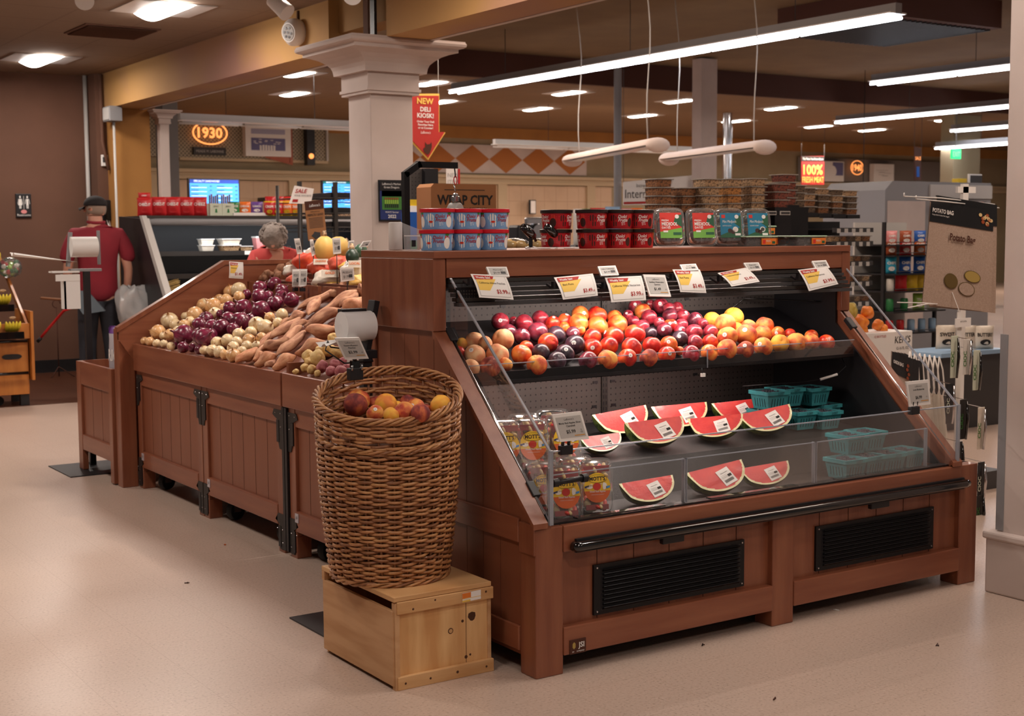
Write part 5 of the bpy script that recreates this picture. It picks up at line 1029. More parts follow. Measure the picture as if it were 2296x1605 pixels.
MB().box(x0+.004, x0+.02, y0+.0, y0+.02, .0, H-.02, 'pine_x').build('corner_strip', t); MB().box(x0, x0+.05, y1-.022, y1-.002, .252, H-.016, 'pine_x').build('corner_strip', t)
b = MB(); nl = Matrix.Rotation(PI/2, 4, 'X')
for x, z, r in ((2.06, H-.045, .004), (2.14, H-.028, .0035), (2.25, H-.03, .004), (2.33, H-.03, .004), (2.03, .02, .004), (2.12, .02, .004), (2.22, .022, .005), (2.33, .02, .004)): b.lathe([(r, 0), (r*.6, .0008)], 'knot', 8, Matrix.Translation((x, y0-.004, z)) @ nl)
for x, z, r in ((2.205, .155, .010), (2.25, .18, .005), (2.262, .06, .006), (2.278, .065, .004)): b.lathe([(r, 0), (r*.8, .0008)], 'knot', 12, Matrix.Translation((x, y0+.012, z)) @ nl); 
b.lathe([(.007, .0008), (.005, .0012)], 'pine', 12, Matrix.Translation((2.205, y0+.012, .155)) @ nl)
pts = [(2.285+.014*math.cos(k*.8)*(1+.4*math.sin(k*2.3)), y0+.0112, .19+.016*math.sin(k*.8)*(1+.3*math.sin(k*3.1))) for k in range(8)]; b.add(pts, [tuple(range(8))], 'knot'); o = b.build('knots_and_nails', t); o['kind'] = 'stuff'
f = frame((2.24, y0-.0045, H-.052), (1, 0, 0), (0, 0, 1), .0004); b = MB().quad([f(0, 0), f(.07, .002), f(.07, .032), f(0, .030)], 'paper'); g = frame((2.24, y0-.005, H-.052), (1, 0, 0), (0, 0, 1), .0004); b.quad([g(0, .012), g(.032, .013), g(.032, .030), g(0, .029)], 'lab_orange').quad([g(.0, .0), g(.03, .001), g(.03, .007), g(0, .006)], 'sale_yellow').quad([g(.0, .010), g(.07, .0115), g(.07, .013), g(0, .0115)], 'sale_yellow'); b.build('sticker', t)
# basket
bc = Vector((2.135, 3.95, H)); BH = .60; rb, rt = .186, .232
t = thing('wicker_basket', 'tall round brown wicker basket standing on the pine crate', 'basket', bc)
def brad(z): k = z/BH; return rb+(rt-rb)*(k**.8)+.008*math.sin(PI*k)
def topz(th, z): return z-(.060*(z/BH)**2)*math.cos(th+PI*.68)   # rim dips towards the front
rows_n = 64; seg = 132; r = random.Random(11); mats_ = ['wicker', 'wicker', 'wicker_l', 'wicker_d']
mat('wicker_l', '#bf8c5a', .5, col2='#a57042', scale=40, bump=.2, bscale=90, coat=.2); mat('wicker_d', '#7c4c2c', .5, col2='#93613a', scale=40, bump=.2, bscale=90, coat=.2)
b = MB(); NS = 30
for i in range(rows_n):
    z = .012+(BH-.03)*i/rows_n; ph = PI*(i % 2); gap = .40 < i/rows_n < .42
    z += .004 if i/rows_n > .76 else 0; pts = []
    for k in range(seg):
        th = 2*PI*k/seg; R = brad(z)+.0075*math.sin(15*th+ph)+r.uniform(-.0006, .0006); zz = z+.0012*math.sin(11*th+i)+.0015*math.sin(3*th+i*1.7)
        if i > rows_n*.80: zz += .004*math.sin(4*th+i*2.2)
        pts.append((bc.x+R*math.cos(th), bc.y+R*math.sin(th), bc.z+topz(th, zz)))
    b.tube(pts, .0051+r.uniform(-.0005, .0006), mats_[r.randrange(4)], 6, True)
b.build('weave', t)
b = MB()
for k in range(NS):
    th = 2*PI*(k+.5)/NS; b.tube([(bc.x+(brad(z))*math.cos(th), bc.y+brad(z)*math.sin(th), bc.z+topz(th, z)) for z in [BH*j/8 for j in range(9)]], .0042, 'wicker_d', 6)
b.build('stakes', t)
def braid(z, dr, r0, tw, n, nm):
    b = MB()
    for s in range(n):
        pts = []
        for k in range(200):
            th = 2*PI*k/200; a = tw*th+2*PI*s/n; R = brad(z)+dr+r0*math.cos(a); zz = z+r0*math.sin(a); pts.append((bc.x+R*math.cos(th), bc.y+R*math.sin(th), bc.z+topz(th, zz)))
        b.tube(pts, .0048, ['wicker', 'wicker_l', 'wicker_d'][s % 3], 6, True)
    b.build(nm, t)
braid(BH-.004, .002, .011, 9, 5, 'rim'); braid(BH*.80, .003, .006, 14, 3, 'band'); braid(.008, .004, .006, 9, 3, 'foot_braid')
MB().lathe([(brad(.46)-.01, .46), (brad(.46)-.012, .462)], 'wicker_dark', 30, Matrix.Translation(bc)).build('inner_floor', t)
def inb(px, py, rp, kd, z): p = onZ(px, py, z); return dict(p=p, r=rp*depth(p)/FPX, k=kd, px=px, py=py)
for k in 'EUYOR': pass
BP = "222,152,54,E;298,188,57,U;380,174,36,U;445,187,53,Y;392,232,42,E;500,196,26,Y;470,240,38,Y;535,228,53,E;565,174,38,U;592,210,51,E;680,240,47,U;640,215,28,U;712,192,52,Y"
bl_ = place_px(BP, 660, 820, 2.168, (bc.x, bc.y, bc.z+.520), Vector((0, 0, 1)))
for q in bl_:
    d = Vector((q['p'].x-bc.x, q['p'].y-bc.y)); 
    if d.length > .178: q['p'] = CAM+(q['p']-CAM)*1.0; d = d.normalized()*.178; q['p'].x, q['p'].y = bc.x+d.x, bc.y+d.y
relax(bl_, 30, .95)
scatter(bl_, 2, 'in wicker basket', 'peaches in the wicker basket', FR, DESC, stick=.35)
# tag clipped on the basket rim, bag roll stands
def rimclamp(px, tagpx, Y0, label, txt, price):
    t = sign_card('electronic_tag', tagpx, Y0, label, 'big', txt, price, clip=False, tilt=-.02); return t
t = rimclamp(0, [(751, 758), (806, 757), (827, 804), (774, 806)], 4.06, 'grey electronic tag for peaches at $2.99 on the basket rim', 'Eastern/Eastern|Peaches', '$2.99')
p = onY(796, 838, 4.10); MB().obox(Matrix.Translation(p), .048, .03, .04, 'black').obox(Matrix.Translation(p+Vector((0, 0, .03))), .03, .02, .03, 'black_gloss').tube([p+Vector((0, 0, .04)), onY(795, 803, 4.09)], .008, 'black', 8).tube([p+Vector((-.018, -.016, .012)), p+Vector((-.018, -.016, .03))], .004, 'chrome', 6).tube([p+Vector((.018, -.016, .012)), p+Vector((.018, -.016, .03))], .004, 'chrome', 6).build('clamp', t, bevel=.002)
def bag_stand(name, label, base, x, y, ztop, roll, mk):
    t = thing(name, label, 'bag stand', (x, y, 0)); MB().box(*base, 0, .006, 'black').build('base_plate', t); MB().box(x-.018, x+.018, y-.018, y+.018, .006, ztop, 'black').build('post', t); mk(t, x, y, ztop); return t
def mkA(t, x, y, z):
    c = Vector((x-.02, y-.02, z+.145)); M = Matrix.Translation(c) @ Matrix.Rotation(PI/2, 4, 'Y') @ Matrix.Rotation(0, 4, 'X')
    MB().obox(Matrix.Translation((x-.10, y, z+.13)) @ Matrix.Rotation(.1, 4, 'Y'), .018, .04, .21, 'grey').obox(Matrix.Translation((x+.09, y+.03, z+.14)), .014, .03, .21, 'grey').box(x-.1, x+.09, y-.02, y+.04, z-.005, z+.012, 'grey').build('bracket', t, bevel=.002)
    MB().lathe([(.012, -.085), (.062, -.08), (.062, .08), (.012, .085)], 'white', 28, M).build('bag_roll', t)
    MB().gridf(lambda u, v: (x-.06-.38*u, y-.03+.12*v-.04*u, z+.055+.05*u+.012*math.sin(v*9)*u), 8, 8, 'white').build('pulled_bag', t)
    MB().box(x-.22, x-.055, y-.05, y+.03, z-.01, z+.0, 'white').box(x-.15, x-.055, y-.05, y-.04, z-.23, z-.02, 'white').box(x-.15, x-.14, y-.05, y+.03, z-.23, z-.02, 'white').box(x-.2, x-.055, y-.052, y-.045, z-.06, z-.02, 'white').build('tag_rack', t)
bag_stand('bag_stand', 'black post with white produce bag roll and label rack, far left', (2.25, 2.75, 8.10, 8.58), 2.49, 8.46, 1.21, None, mkA)
def mkB(t, x, y, z):
    MB().obox(Matrix.Translation((x+.045, y+.05, z+.10)) @ Matrix.Rotation(.22, 4, 'Y'), .022, .05, .2, 'black').box(x-.07, x+.03, y+.04, y+.08, z+.155, z+.17, 'black').box(x-.02, x+.04, y-.02, y+.06, z-.01, z+.02, 'black').build('bracket', t, bevel=.002)
    M = Matrix.Translation((x-.012, y+.05, z+.105)) @ Matrix.Rotation(PI/2, 4, 'Y'); MB().lathe([(.012, -.062), (.056, -.058), (.056, .062), (.012, .066)], 'white_gloss', 28, M).build('bag_roll', t)
    MB().tube([(x-.15, y, z+.06), (x-.17, y-.02, z+.03), (x-.10, y-.03, z-.02), (x+.02, y-.02, z-.02), (x+.03, y+.03, z+.01), (x-.12, y+.04, z+.035)], .003, 'black', 6, True).build('wire_rest', t)
    MB().gridf(lambda u, v: (x-.17+.14*u, y-.03+.09*v, z+.045+.02*u+.008*math.sin(v*8+u*4)), 6, 6, 'white').build('pulled_bag', t)
bag_stand('bag_stand', 'black bag stand with white roll behind the wicker basket', (2.065, 2.405, 4.20, 4.61), 2.31, 4.44, .98, None, mkB)
# ================================================================ PRODUCE CARTS (left island)
def cart(y0, y1, lab, far=False):
    """one wheeled cart; front faces -X"""
    t = thing('produce_cart', lab, 'produce cart', (2.9, (y0+y1)/2, 0), 'wheeled produce carts of the left island')
    X = 2.488
    b = MB().box(X+.014, X+.03, y0+.06, y1-.06, .20, .60, 'plank'); k = 6
    for i in range(1, k): y = y0+.06+(y1-y0-.12)*i/k; b.box(X+.0132, X+.0145, y-.001, y+.001, .21, .60, 'groove')
    b.build('front_panel', t)
    MB().box(X, X+.03, y0, y0+.065, .1, .665, 'cherry').build('stile', t, bevel=.003); MB().box(X, X+.03, y1-.065, y1, .1, .665, 'cherry').build('stile', t, bevel=.003)
    MB().box(X+.002, X+.03, y0+.065, y1-.065, .585, .665, 'cherry_h').build('upper_rail', t, bevel=.003); MB().box(X-.004, X+.03, y0+.065, y1-.065, .122, .213, 'cherry_h').build('lower_rail', t, bevel=.004)
    for ya in (y0, y1-.065): MB().box(X, X+.07, ya, ya+.065, 0, .1, 'cherry').build('foot', t, bevel=.003)
    MB().box(X+.03, 3.78, y0+.002, y0+.02, .12, .80, 'cherry_dark').build('side_panel', t); MB().box(X+.03, 3.78, y1-.02, y1-.002, .12, .80, 'cherry_dark').build('side_panel', t)
    MB().box(X+.03, 3.78, y0+.02, y1-.02, .12, .14, 'cherry_dark').build('floor_board', t)
    for ya, s in ((y0, 1), (y1, -1)):
        for z, u in ((.60, -1), (.075, 1)):
            yy = lambda q: ya+s*q
            pts = [(yy(0), z+.045*-u), (yy(.085), z+.045*-u), (yy(.10), z+.02*-u), (yy(.045), z+.0*-u), (yy(.045), z-.09*-u), (yy(.028), z-.13*-u), (yy(0), z-.13*-u)] if u == -1 else [(yy(0), z+.10), (yy(.06), z+.10), (yy(.09), z+.07), (yy(.045), z+.05), (yy(.045), z-.06), (yy(0), z-.06)]
            b = MB().prism([(X-.004, y, zz) for y, zz in pts], (.003, 0, 0), 'gunmetal')
            b.box(X-.006, X-.0, min(yy(.03), yy(.055)), max(yy(.03), yy(.055)), z-(.10 if u == -1 else .05), z-(0 if u == -1 else -.045), 'black')
            for q, zz in ((.014, .03), (.014, -.03), (.07, .03)): b.lathe([(.003, 0), (.002, .0015)], 'chrome', 6, Matrix.Translation((X-.004, yy(q), z+zz*(1 if u == -1 else 1))) @ Matrix.Rotation(-PI/2, 4, 'Y'))
            b.build('corner_bracket', t)
    MB().box(X-.007, X-.004, y1-.095, y1-.062, .165, .205, 'silver_bag').text('JSI', frame((X-.0075, y1-.064, .182), (0, -1, 0), (0, 0, 1), .0005), .012, 'ink', .015, 0, wmax=.026).build('maker_plate', t)
    for ya in (y0+.20, y1-.16):
        c = Vector((X+.10, ya, .05)); o = MB().lathe([(.012, -.02), (.046, -.018), (.05, -.008), (.05, .008), (.046, .018), (.012, .02)], 'rubber', 22, Matrix.Translation(c) @ Matrix.Rotation(PI/2, 4, 'X') @ Matrix.Rotation(.35, 4, 'Y')).build('caster_wheel', t)
        f = MB().box(c.x-.018, c.x+.018, ya-.03, ya-.023, .045, .12, 'chrome').box(c.x-.018, c.x+.018, ya+.023, ya+.03, .045, .12, 'chrome').box(c.x-.03, c.x+.03, ya-.035, ya+.035, .112, .121, 'chrome').build('caster_fork', o)
    # sloping floor that carries the produce
    MB().prism([(X+.03, y0+.02, .80), (3.16, y0+.02, 1.075), (3.16, y0+.02, 1.06), (X+.03, y0+.02, .785)], (0, y1-y0-.04, 0), 'cherry_dark').build('sloped_tray', t)
    MB().box(3.155, 3.175, y0+.02, y1-.02, .80, 1.15, 'cherry').build('step_board', t); MB().box(3.175, 3.78, y0+.02, y1-.02, 1.10, 1.115, 'cherry_dark').build('rear_tray', t)
    if far: MB().box(X+.03, 3.16, y0, y0+.018, .8, .84, 'cherry').build('divider', t)
    return t
cart(6.57, 7.56, 'wheeled cherry wood produce cart at the far end, under yellow and red onions', True)
cart(5.585, 6.56, 'wheeled cherry wood produce cart in the middle, under pearl onions and yams')
cart(4.67, 5.52, 'wheeled cherry wood produce cart half hidden by the basket, under potatoes')
for y0, y1, lab in ((5.56, 7.56, 'long cherry wood lip board holding back the onions and yams'), (4.67, 5.545, 'short cherry wood lip board holding back the potatoes')):
    tag(MB().box(2.47, 2.494, y0, y1, .668, .818, 'cherry_h').build('lip_board', None, (2.48, y0, .7), bevel=.004), lab, 'board')
for y in (5.553, 5.524): tag(MB().box(2.478, 2.50, y, y+.022, .02, .662, 'black').build('corner_post', None, (2.48, y, .0)), 'black steel angle post between the carts, %s one' % ('far' if y > 5.54 else 'near'), 'post')
tag(MB().box(2.50, 3.15, 5.535, 5.556, .665, .86, 'cherry').build('divider_board', None, (2.8, 5.54, .8)), 'low red wood divider between yams and potatoes', 'board')
t = thing('end_frame', 'sloping cherry wood end frame at the far end of the carts', 'end frame', (2.45, 7.62, 0))
MB().box(2.40, 2.49, 7.59, 7.68, 0, .90, 'cherry').build('post', t, bevel=.004)
MB().prism([(2.40, 7.575, .84), (2.40, 7.575, .905), (3.03, 7.575, 1.262), (3.80, 7.575, 1.262), (3.80, 7.575, .70), (2.49, 7.575, .70)], (0, .03, 0), 'cherry_h').build('sideboard', t)
MB().prism([(2.39, 7.57, .885), (2.39, 7.57, .912), (3.03, 7.57, 1.275), (3.80, 7.57, 1.275), (3.80, 7.57, 1.25), (3.035, 7.57, 1.25)], (0, .05, 0), 'cherry').build('top_cap', t)
MB().box(3.72, 3.79, 7.60, 7.66, 0, 1.2, 'cherry').build('post', t)
MB().box(2.498, 2.53, 7.565, 7.572, .05, .8, 'black').build('angle', t)
t = thing('low_side_bin', 'low cherry wood side bin beyond the carts, at the floor plate', 'bin', (2.45, 8.0, 0))
MB().box(2.385, 2.42, 8.30, 8.38, .007, .667, 'cherry').build('post', t, bevel=.003); MB().box(2.385, 2.42, 7.70, 7.76, .007, .667, 'cherry').build('post', t, bevel=.003)
b = MB().box(2.40, 2.415, 7.76, 8.30, .2, .6, 'plank'); b.box(2.3992, 2.4005, 7.93, 7.932, .2, .53, 'groove').box(2.3992, 2.4005, 8.11, 8.112, .2, .53, 'groove'); b.build('front_panel', t)
MB().box(2.387, 2.41, 7.76, 8.30, .53, .667, 'cherry_h').build('upper_rail', t, bevel=.003); MB().box(2.387, 2.41, 7.76, 8.30, .13, .225, 'cherry_h').build('lower_rail', t, bevel=.003)
MB().box(2.42, 2.86, 8.365, 8.38, .1, .667, 'cherry').build('end_panel', t); MB().box(2.42, 2.86, 7.70, 7.715, .1, .667, 'cherry').build('end_panel', t); MB().box(2.42, 2.86, 7.715, 8.365, .45, .465, 'cherry_dark').build('shelf_board', t); MB().box(2.84, 2.86, 7.715, 8.365, .007, .667, 'cherry').build('back_board', t)
def bag(name, label, cat, c, w, h, d, m, m2=None, group=None, txt=None, rz=0., tm='white', lean=0.):
    """crimped snack bag: pillow body with flat sealed ends"""
    t = thing(name, label, cat, c, group); M = Matrix.Translation(c) @ Matrix.Rotation(rz, 4, 'Z') @ Matrix.Rotation(lean, 4, 'X')
    def fn(u, v, s):
        e = (math.sin(PI*min(1, max(0, v)))**.45)*(math.sin(PI*u)**.5 if 0 < u < 1 else 0); wv = .5+.5*abs(2*v-1)*.0
        return M @ Vector(((u-.5)*w*(1-.05*math.sin(PI*v)), -s*d/2*e+.002*math.sin(u*17)*(abs(2*v-1)), v*h))
    b = MB()
    for s in (1, -1): b.gridf(lambda u, v: fn(u, v, s), 10, 12, m, mf=(lambda u, v: m2 if m2 and (v > .86 or v < .07) else m))
    b.build('bag', t)
    if txt:
        g = lambda x, y: fn(min(1, max(0, x/w+.5)), y/h, 1)+(M.to_3x3() @ Vector((0, -.003, 0))); b = MB().text(txt, g, h*.15, tm, 0, h*.55, wmax=w*.8, off=.03); b.add([g(w*.28*math.cos(k*PI/6), h*.3+h*.13*math.sin(k*PI/6)) for k in range(12)], [tuple(range(12))], m2 or tm); b.build('print', t)
    return t
bag('snack_bag', 'silver and purple snack bag standing in the low side bin', 'bag', Vector((2.50, 7.88, .47)), .16, .42, .10, 'silver_bag', 'plum_bag', rz=-1.0, txt='RICE')
bag('snack_bag', 'purple topped snack bag behind the silver one in the low side bin', 'bag', Vector((2.55, 8.02, .47)), .16, .42, .10, 'silver_bag', 'plum_bag', rz=-1.0, txt='RICE')
# ---------------------------------------------------------------- onions, yams, potatoes
def onion(name, m):
    prof = [(.01, -1.04), (.10, -.98), (.42, -.86), (.78, -.58), (.97, -.2), (1.0, .08), (.93, .36), (.74, .62), (.46, .80), (.22, .90), (.12, 1.0), (.10, 1.14), (.05, 1.30)]
    b = MB(); n = 26; vs = []
    b.lathe(prof, m, n, cap=False); k = 0
    b.v = [(x*(1+.02*math.sin(9*math.atan2(y, x))), y*(1+.02*math.sin(9*math.atan2(y, x))), z+(.06*math.sin(3*math.atan2(y, x)) if z > 1.0 else 0)) for x, y, z in b.v]
    for j in range(7): a = j*.9; b.tube([(0, 0, -1.0), (.10*math.cos(a), .10*math.sin(a), -1.06), (.16*math.cos(a), .16*math.sin(a), -1.04-.05*(j % 2))], .012, 'nut_tan', 4)
    return b.build(name)
def tuber(name, m, bend=.25, seed=1):
    r = random.Random(seed); ks = [r.uniform(.85, 1.1) for _ in range(8)]
    def fn(d, th, ph):
        t_ = d.z; k = (1-abs(t_)**2.4)**.5 if abs(t_) < 1 else 0
        k = math.sin(ph)**1.0*(.55+.45*math.sin(ph)); w_ = k*(1+.10*math.sin(ph*5+seed)+.07*math.sin(th*3+ph*4+seed))
        return Vector((math.cos(th)*w_+bend*1.2*(1-t_*t_)-.0, math.sin(th)*w_+.2*math.sin(ph*3+seed), t_))
    return MB().ell((0, 0, 0), (1, 1, 1), m, u=18, v=20, fn=fn).build(name)
def potato(name, m, seed=1):
    def fn(d, th, ph): return d*(1+.06*math.sin(3*th+seed)*math.sin(2*ph)+.05*math.sin(2*th+5*ph+seed)-.04*math.exp(-((ph-1.2)/.2)**2-((th-2)/.3)**2))
    return MB().ell((0, 0, 0), (1, .85, .8), m, u=20, v=14, fn=fn).build(name)
ON = {'Y': onion('yellow_onion', 'yellow_onion'), 'V': onion('pale_onion', 'pale_onion'), 'N': onion('red_onion', 'red_onion')}
n45 = Vector((-.43, 0, 1)).normalized(); P0 = (2.55, 6, .835)
LY = "308,597,77,V;430,640,55,V;225,700,42,Y;285,705,70,Y;335,737,42,V;385,725,52,Y;510,640,50,Y;170,780,38,Y;215,785,44,Y;272,800,38,V;335,805,38,V;395,825,38,V;505,570,42,V;600,555,75,Y;600,470,62,Y;685,470,62,V;755,480,75,Y;870,435,62,Y;775,420,48,Y;855,355,65,Y;975,345,72,V;770,545,58,V;980,400,52,Y;850,500,48,Y;450,700,50,V;560,610,45,V"
LW = "1130,640,75,V;1205,665,75,V;1240,580,52,Y;1345,555,58,V;1310,625,50,V;1080,705,55,V;1170,755,52,Y;980,725,62,V;880,775,60,V;1065,780,65,Y;960,790,54,V;1045,825,52,V;930,840,60,V;790,800,60,V;680,860,45,V;750,860,55,V;810,875,58,V;860,900,50,Y;930,905,66,Y;1000,870,50,V;1130,820,45,V"
LN = "505,730,98,N;650,735,80,N;690,755,90,N;640,645,72,N;695,590,68,N;750,660,72,N;828,672,84,N;885,600,75,N;990,620,98,N;820,550,42,N;900,500,66,N;1015,495,80,N;1165,517,90,N;1040,385,52,N;1155,400,74,N;1160,330,72,N;1280,290,66,N;1345,350,62,N;1290,460,80,N;1345,400,62,N;1430,430,72,N;500,835,55,N;580,840,42,N;640,855,48,N;430,820,38,N;740,730,60,N;930,680,60,N;1080,590,50,N;1230,400,55,N"
def heap(s, where, group, desc, tiers=3, lean=.9):
    L = place_px(s, 280, 560, 3.8217, P0, n45, .95)
    for q in L: pass
    return L
A, B_, C_ = heap(LY, '', '', ''), heap(LW, '', '', ''), heap(LN, '', '', '')
allr = A+B_+C_
relax(allr, 30, .9)
for q in allr: q['p'].y = min(q['p'].y, 7.56-q['r'])
CATN.update(Y='onion', V='onion', N='onion')
D1 = {'Y': 'yellow onion', 'V': 'pale yellow onion', 'N': 'red onion'}
scatter(A, 3, 'of far onion heap', 'yellow onions at the far end', ON, D1)
scatter(B_, 3, 'of onion heap beside yams', 'small pale onions beside the yams', ON, D1)
scatter(C_, 5, 'of red onion heap', 'red onions', ON, {'N': 'glossy red onion'})
CATN.update(Y='peach')
YM = [tuber('sweet_potato', 'yam_skin', .22, 1), tuber('sweet_potato', 'yam_skin', .1, 4), tuber('sweet_potato', 'yam_orange', .15, 7)]
LYM = "950,960,1140,850,95,2;1100,945,1190,880,70,2;1110,985,1300,890,100,2;1200,1000,1290,950,62,0;1265,1015,1460,900,105,2;1180,850,1410,765,105,1;1150,830,1300,690,70,0;1250,755,1505,590,95,0;1285,915,1560,690,92,1;1310,850,1540,620,80,1;1380,615,1550,540,90,0;1320,655,1430,590,60,1;1480,510,1840,330,82,1;1545,590,1700,375,92,0;1665,535,2040,340,100,0;1540,655,1850,510,115,1;1600,600,1850,500,75,0;1555,690,1805,690,122,2;1460,890,1725,780,115,2;1870,520,2060,440,165,2;1785,660,1900,600,85,2;1990,600,2070,550,85,2;1910,240,2050,290,60,1;1840,330,1935,235,62,1;1980,355,2060,320,80,0;1700,400,1900,340,72,0;1400,700,1560,600,70,1;1130,900,1260,800,75,0;1560,620,1700,590,70,2;1840,480,2000,380,90,1"
L = []
for i, q in enumerate(LYM.split(';')):
    x1_, y1_, x2_, y2_, w_, k = [float(v) for v in q.split(',')]; S_ = 3.8217
    X1, Y1, X2, Y2 = 280+x1_/S_, 560+y1_/S_, 280+x2_/S_, 560+y2_/S_
    pm = onP((X1+X2)/2, (Y1+Y2)/2, P0, n45); R = w_/2/S_*depth(pm)/FPX; lift = Vector(P0)+n45*(R+.0)
    a = onP(X1, Y1, lift, n45); c = onP(X2, Y2, lift, n45)
    if a.y > c.y and False: a, c = c, a
    ln = (c-a).length
    if ln > .27: m_ = (a+c)/2; a = m_+(a-m_)*.27/ln; c = m_+(c-m_)*.27/ln; ln = .27
    L.append(dict(p=(a+c)/2, r=R, k=int(k), px=(X1+X2)/2, py=(Y1+Y2)/2, ax=(c-a).normalized(), ln=ln))
relax([q for q in L], 8, .62)
for ti, sg in enumerate(rows(L, 5)):
    for i, q in enumerate(sg):
        z = q['ax']; x = Vector((0, 0, 1)).cross(z).normalized(); 
        if i % 2: x = -x
        y = z.cross(x); M = Matrix.Translation(q['p']) @ Matrix((x, y, z)).transposed().to_4x4() @ Matrix.Diagonal((q['r'], q['r'], q['ln']/2*1.03, 1))
        place(YM[q['k']], M, '%s sweet potato, %s in %s layer of heap' % ('orange skinned' if q['k'] > 1 else 'brown skinned', nth(i, len(sg)), TIER5[ti]), 'sweet potatoes'); 
for o in YM:
    pass
for o in list(bpy.data.objects):
    if o.name.startswith('sweet_potato'): o['category'] = 'sweet potato'
PO = {'p': potato('gold_potato', 'gold_potato', 1), 'd': potato('red_potato', 'red_potato', 3), 's': potato('russet_potato', 'russet', 5)}
LP = "1570,910,65,p;1652,925,80,p;1545,1012,48,p;1600,1025,50,p;1570,955,42,p;1785,765,62,p;1750,860,70,p;1662,860,42,p;1465,1045,32,p;1650,1060,35,p;1690,1000,60,d;1765,1040,58,d;1855,1040,62,d;1860,965,52,d;1800,980,52,d;1900,1010,45,d;1720,830,50,p;1820,880,60,p"
L = place_px(LP, 280, 560, 3.8217, P0, n45, .95); relax(L, 30, .86); CATN.update(p='potato', d='potato', s='potato')
scatter(L, 3, 'of potato heap behind basket', 'potatoes behind the basket', PO, {'p': 'small golden potato', 'd': 'small red potato'})
LR = "1068,205,42,s;1065,235,40,s;1165,165,42,s;1150,215,52,s;1200,230,48,s;1230,190,42,s;1310,170,52,s;1200,120,45,s;1280,115,45,s;1350,105,45,s;1410,60,58,s;1310,215,40,s;1110,160,38,s;1380,150,45,s"
L = place_px(LR, 280, 560, 3.8217, (3.3, 7, 1.16), Vector((-.35, 0, 1)).normalized(), 1.0); relax(L, 20, .82)
for i, q in enumerate(L): q['s'] = (q['r']*1.15, q['r']*.85, q['r']*.9); 
for q in L: q['p'].y = min(q['p'].y, 7.5)
scatter(L, 3, 'of russet heap', 'russet potatoes on the rear tray', PO, {'s': 'brown russet potato'})
# bagged potatoes and onions
def sack(c, r, m, label, m2=None, fruit=None, name='produce_sack', prints=None, seed=0):
    t = thing(name, label, 'bag', c); rr = random.Random(seed)
    def fn(d, th, ph):
        k = 1+.10*math.sin(3*th+seed)*math.sin(ph)+.07*math.sin(5*ph+2*th+seed)+.05*math.sin(9*th+ph*7)
        if ph < .5: k *= .75+.5*ph
        return d*k
    MB().ell(c, r, m, u=26, v=18, fn=fn).build('mesh_bag', t)
    b = MB(); n = Vector((-.5, -.75, .35)).normalized(); u = Vector((n.y, -n.x, 0)).normalized()*-1; v = n.cross(u); f = lambda x, y: Vector(c)+n*(r[1]*1.03+.008)+u*x+v*y
    if m2:
        g = lambda x, y: f(x, y)+n*.002
        b.quad([f(-r[0]*.45, -r[2]*.3), f(r[0]*.45, -r[2]*.3), f(r[0]*.45, r[2]*.4), f(-r[0]*.45, r[2]*.4)], m2)
        if prints: b.text(prints, g, r[2]*.22, 'pk_orange' if m2 == 'bag_white' else 'ink', 0, 0, wmax=r[0]*.75, off=.02)
        b.build('label', t)
    return t
def s_at(px, py, z, r, m, label, **k): p = onX(px, py, 3.28+(z-1.13)*.7); return sack(p, tuple(q*.8 for q in r), m, label, **k)
mat('mesh_yellow', '#d9a648', .5, col2='#e6c478', scale=25); mat('mesh_red', '#c8442f', .5, col2='#d8603f', scale=30)
SK = [(690, 587, 1.235, (.10, .10, .07), 'mesh_orange', 'bright orange mesh sack at the top of the sack pile', dict(seed=1)),
      (724, 600, 1.23, (.11, .10, .06), 'mesh_red', 'red orange mesh sack with paper label in the middle of the pile', dict(m2='bag_white', prints='ONIONS', seed=2)),
      (765, 592, 1.24, (.10, .09, .06), 'mesh_red', 'red orange mesh sack half under the yellow one', dict(seed=3)),
      (662, 608, 1.19, (.09, .09, .05), 'bag_white', 'white plastic sack at the left of the sack pile', dict(seed=4)),
      (745, 628, 1.19, (.13, .11, .075), 'bag_white', 'white printed sack showing yellow potatoes, front of the pile', dict(m2='bag_white', prints='GOLD', seed=5)),
      (742, 645, 1.15, (.10, .08, .05), 'mesh_yellow', 'clear sack of small yellow potatoes under the white one', dict(seed=6)),
      (800, 606, 1.21, (.10, .10, .07), 'bag_white', 'white printed sack beside the tall case', dict(m2='bag_white', prints='LOCAL', seed=7)),
      (782, 600, 1.24, (.07, .07, .04), 'mesh_yellow', 'folded yellow plastic sack on the pile', dict(seed=8)),
      (665, 632, 1.13, (.08, .08, .06), 'mesh_red', 'red onion mesh sack behind the twin tags', dict(seed=9)),
      (808, 632, 1.15, (.08, .08, .05), 'mesh_yellow', 'sack of yellow potatoes at the right by the case', dict(seed=10))]
for px, py, z, r, m, lab, k in SK: s_at(px, py, z, r, m, lab, **k)
def squash(px, py, Y, R, m, label, rx=1., rz_=0., nm='squash'):
    R *= .66; p = onY(px, py, Y); t = thing(nm, label, 'squash', p); M = Euler((0, PI/2*rx, rz_)).to_matrix()
    MB().ell(p, (R*.82, R*.82, R), m, M, u=30, v=18, fn=lambda d, th, ph: d*(1+.025*abs(math.sin(5*th)))).build('body', t)
    q = p+M @ Vector((0, 0, R)); MB().tube([q-(M @ Vector((0, 0, .01))), q+(M @ Vector((0, 0, .03)))], [.018, .01], 'nut_tan', 8).build('stem', t)
squash(728, 558, 6.9, .108, 'squash_skin', 'big pale yellow squash behind a white tag', 0, .3); squash(757, 556, 7.1, .115, 'squash_skin', 'second pale yellow squash partly behind the first', .7, .5)
squash(700, 572, 7.2, .08, 'bag_white', 'pale cream squash peeking out left of the yellow one', .6, .2)
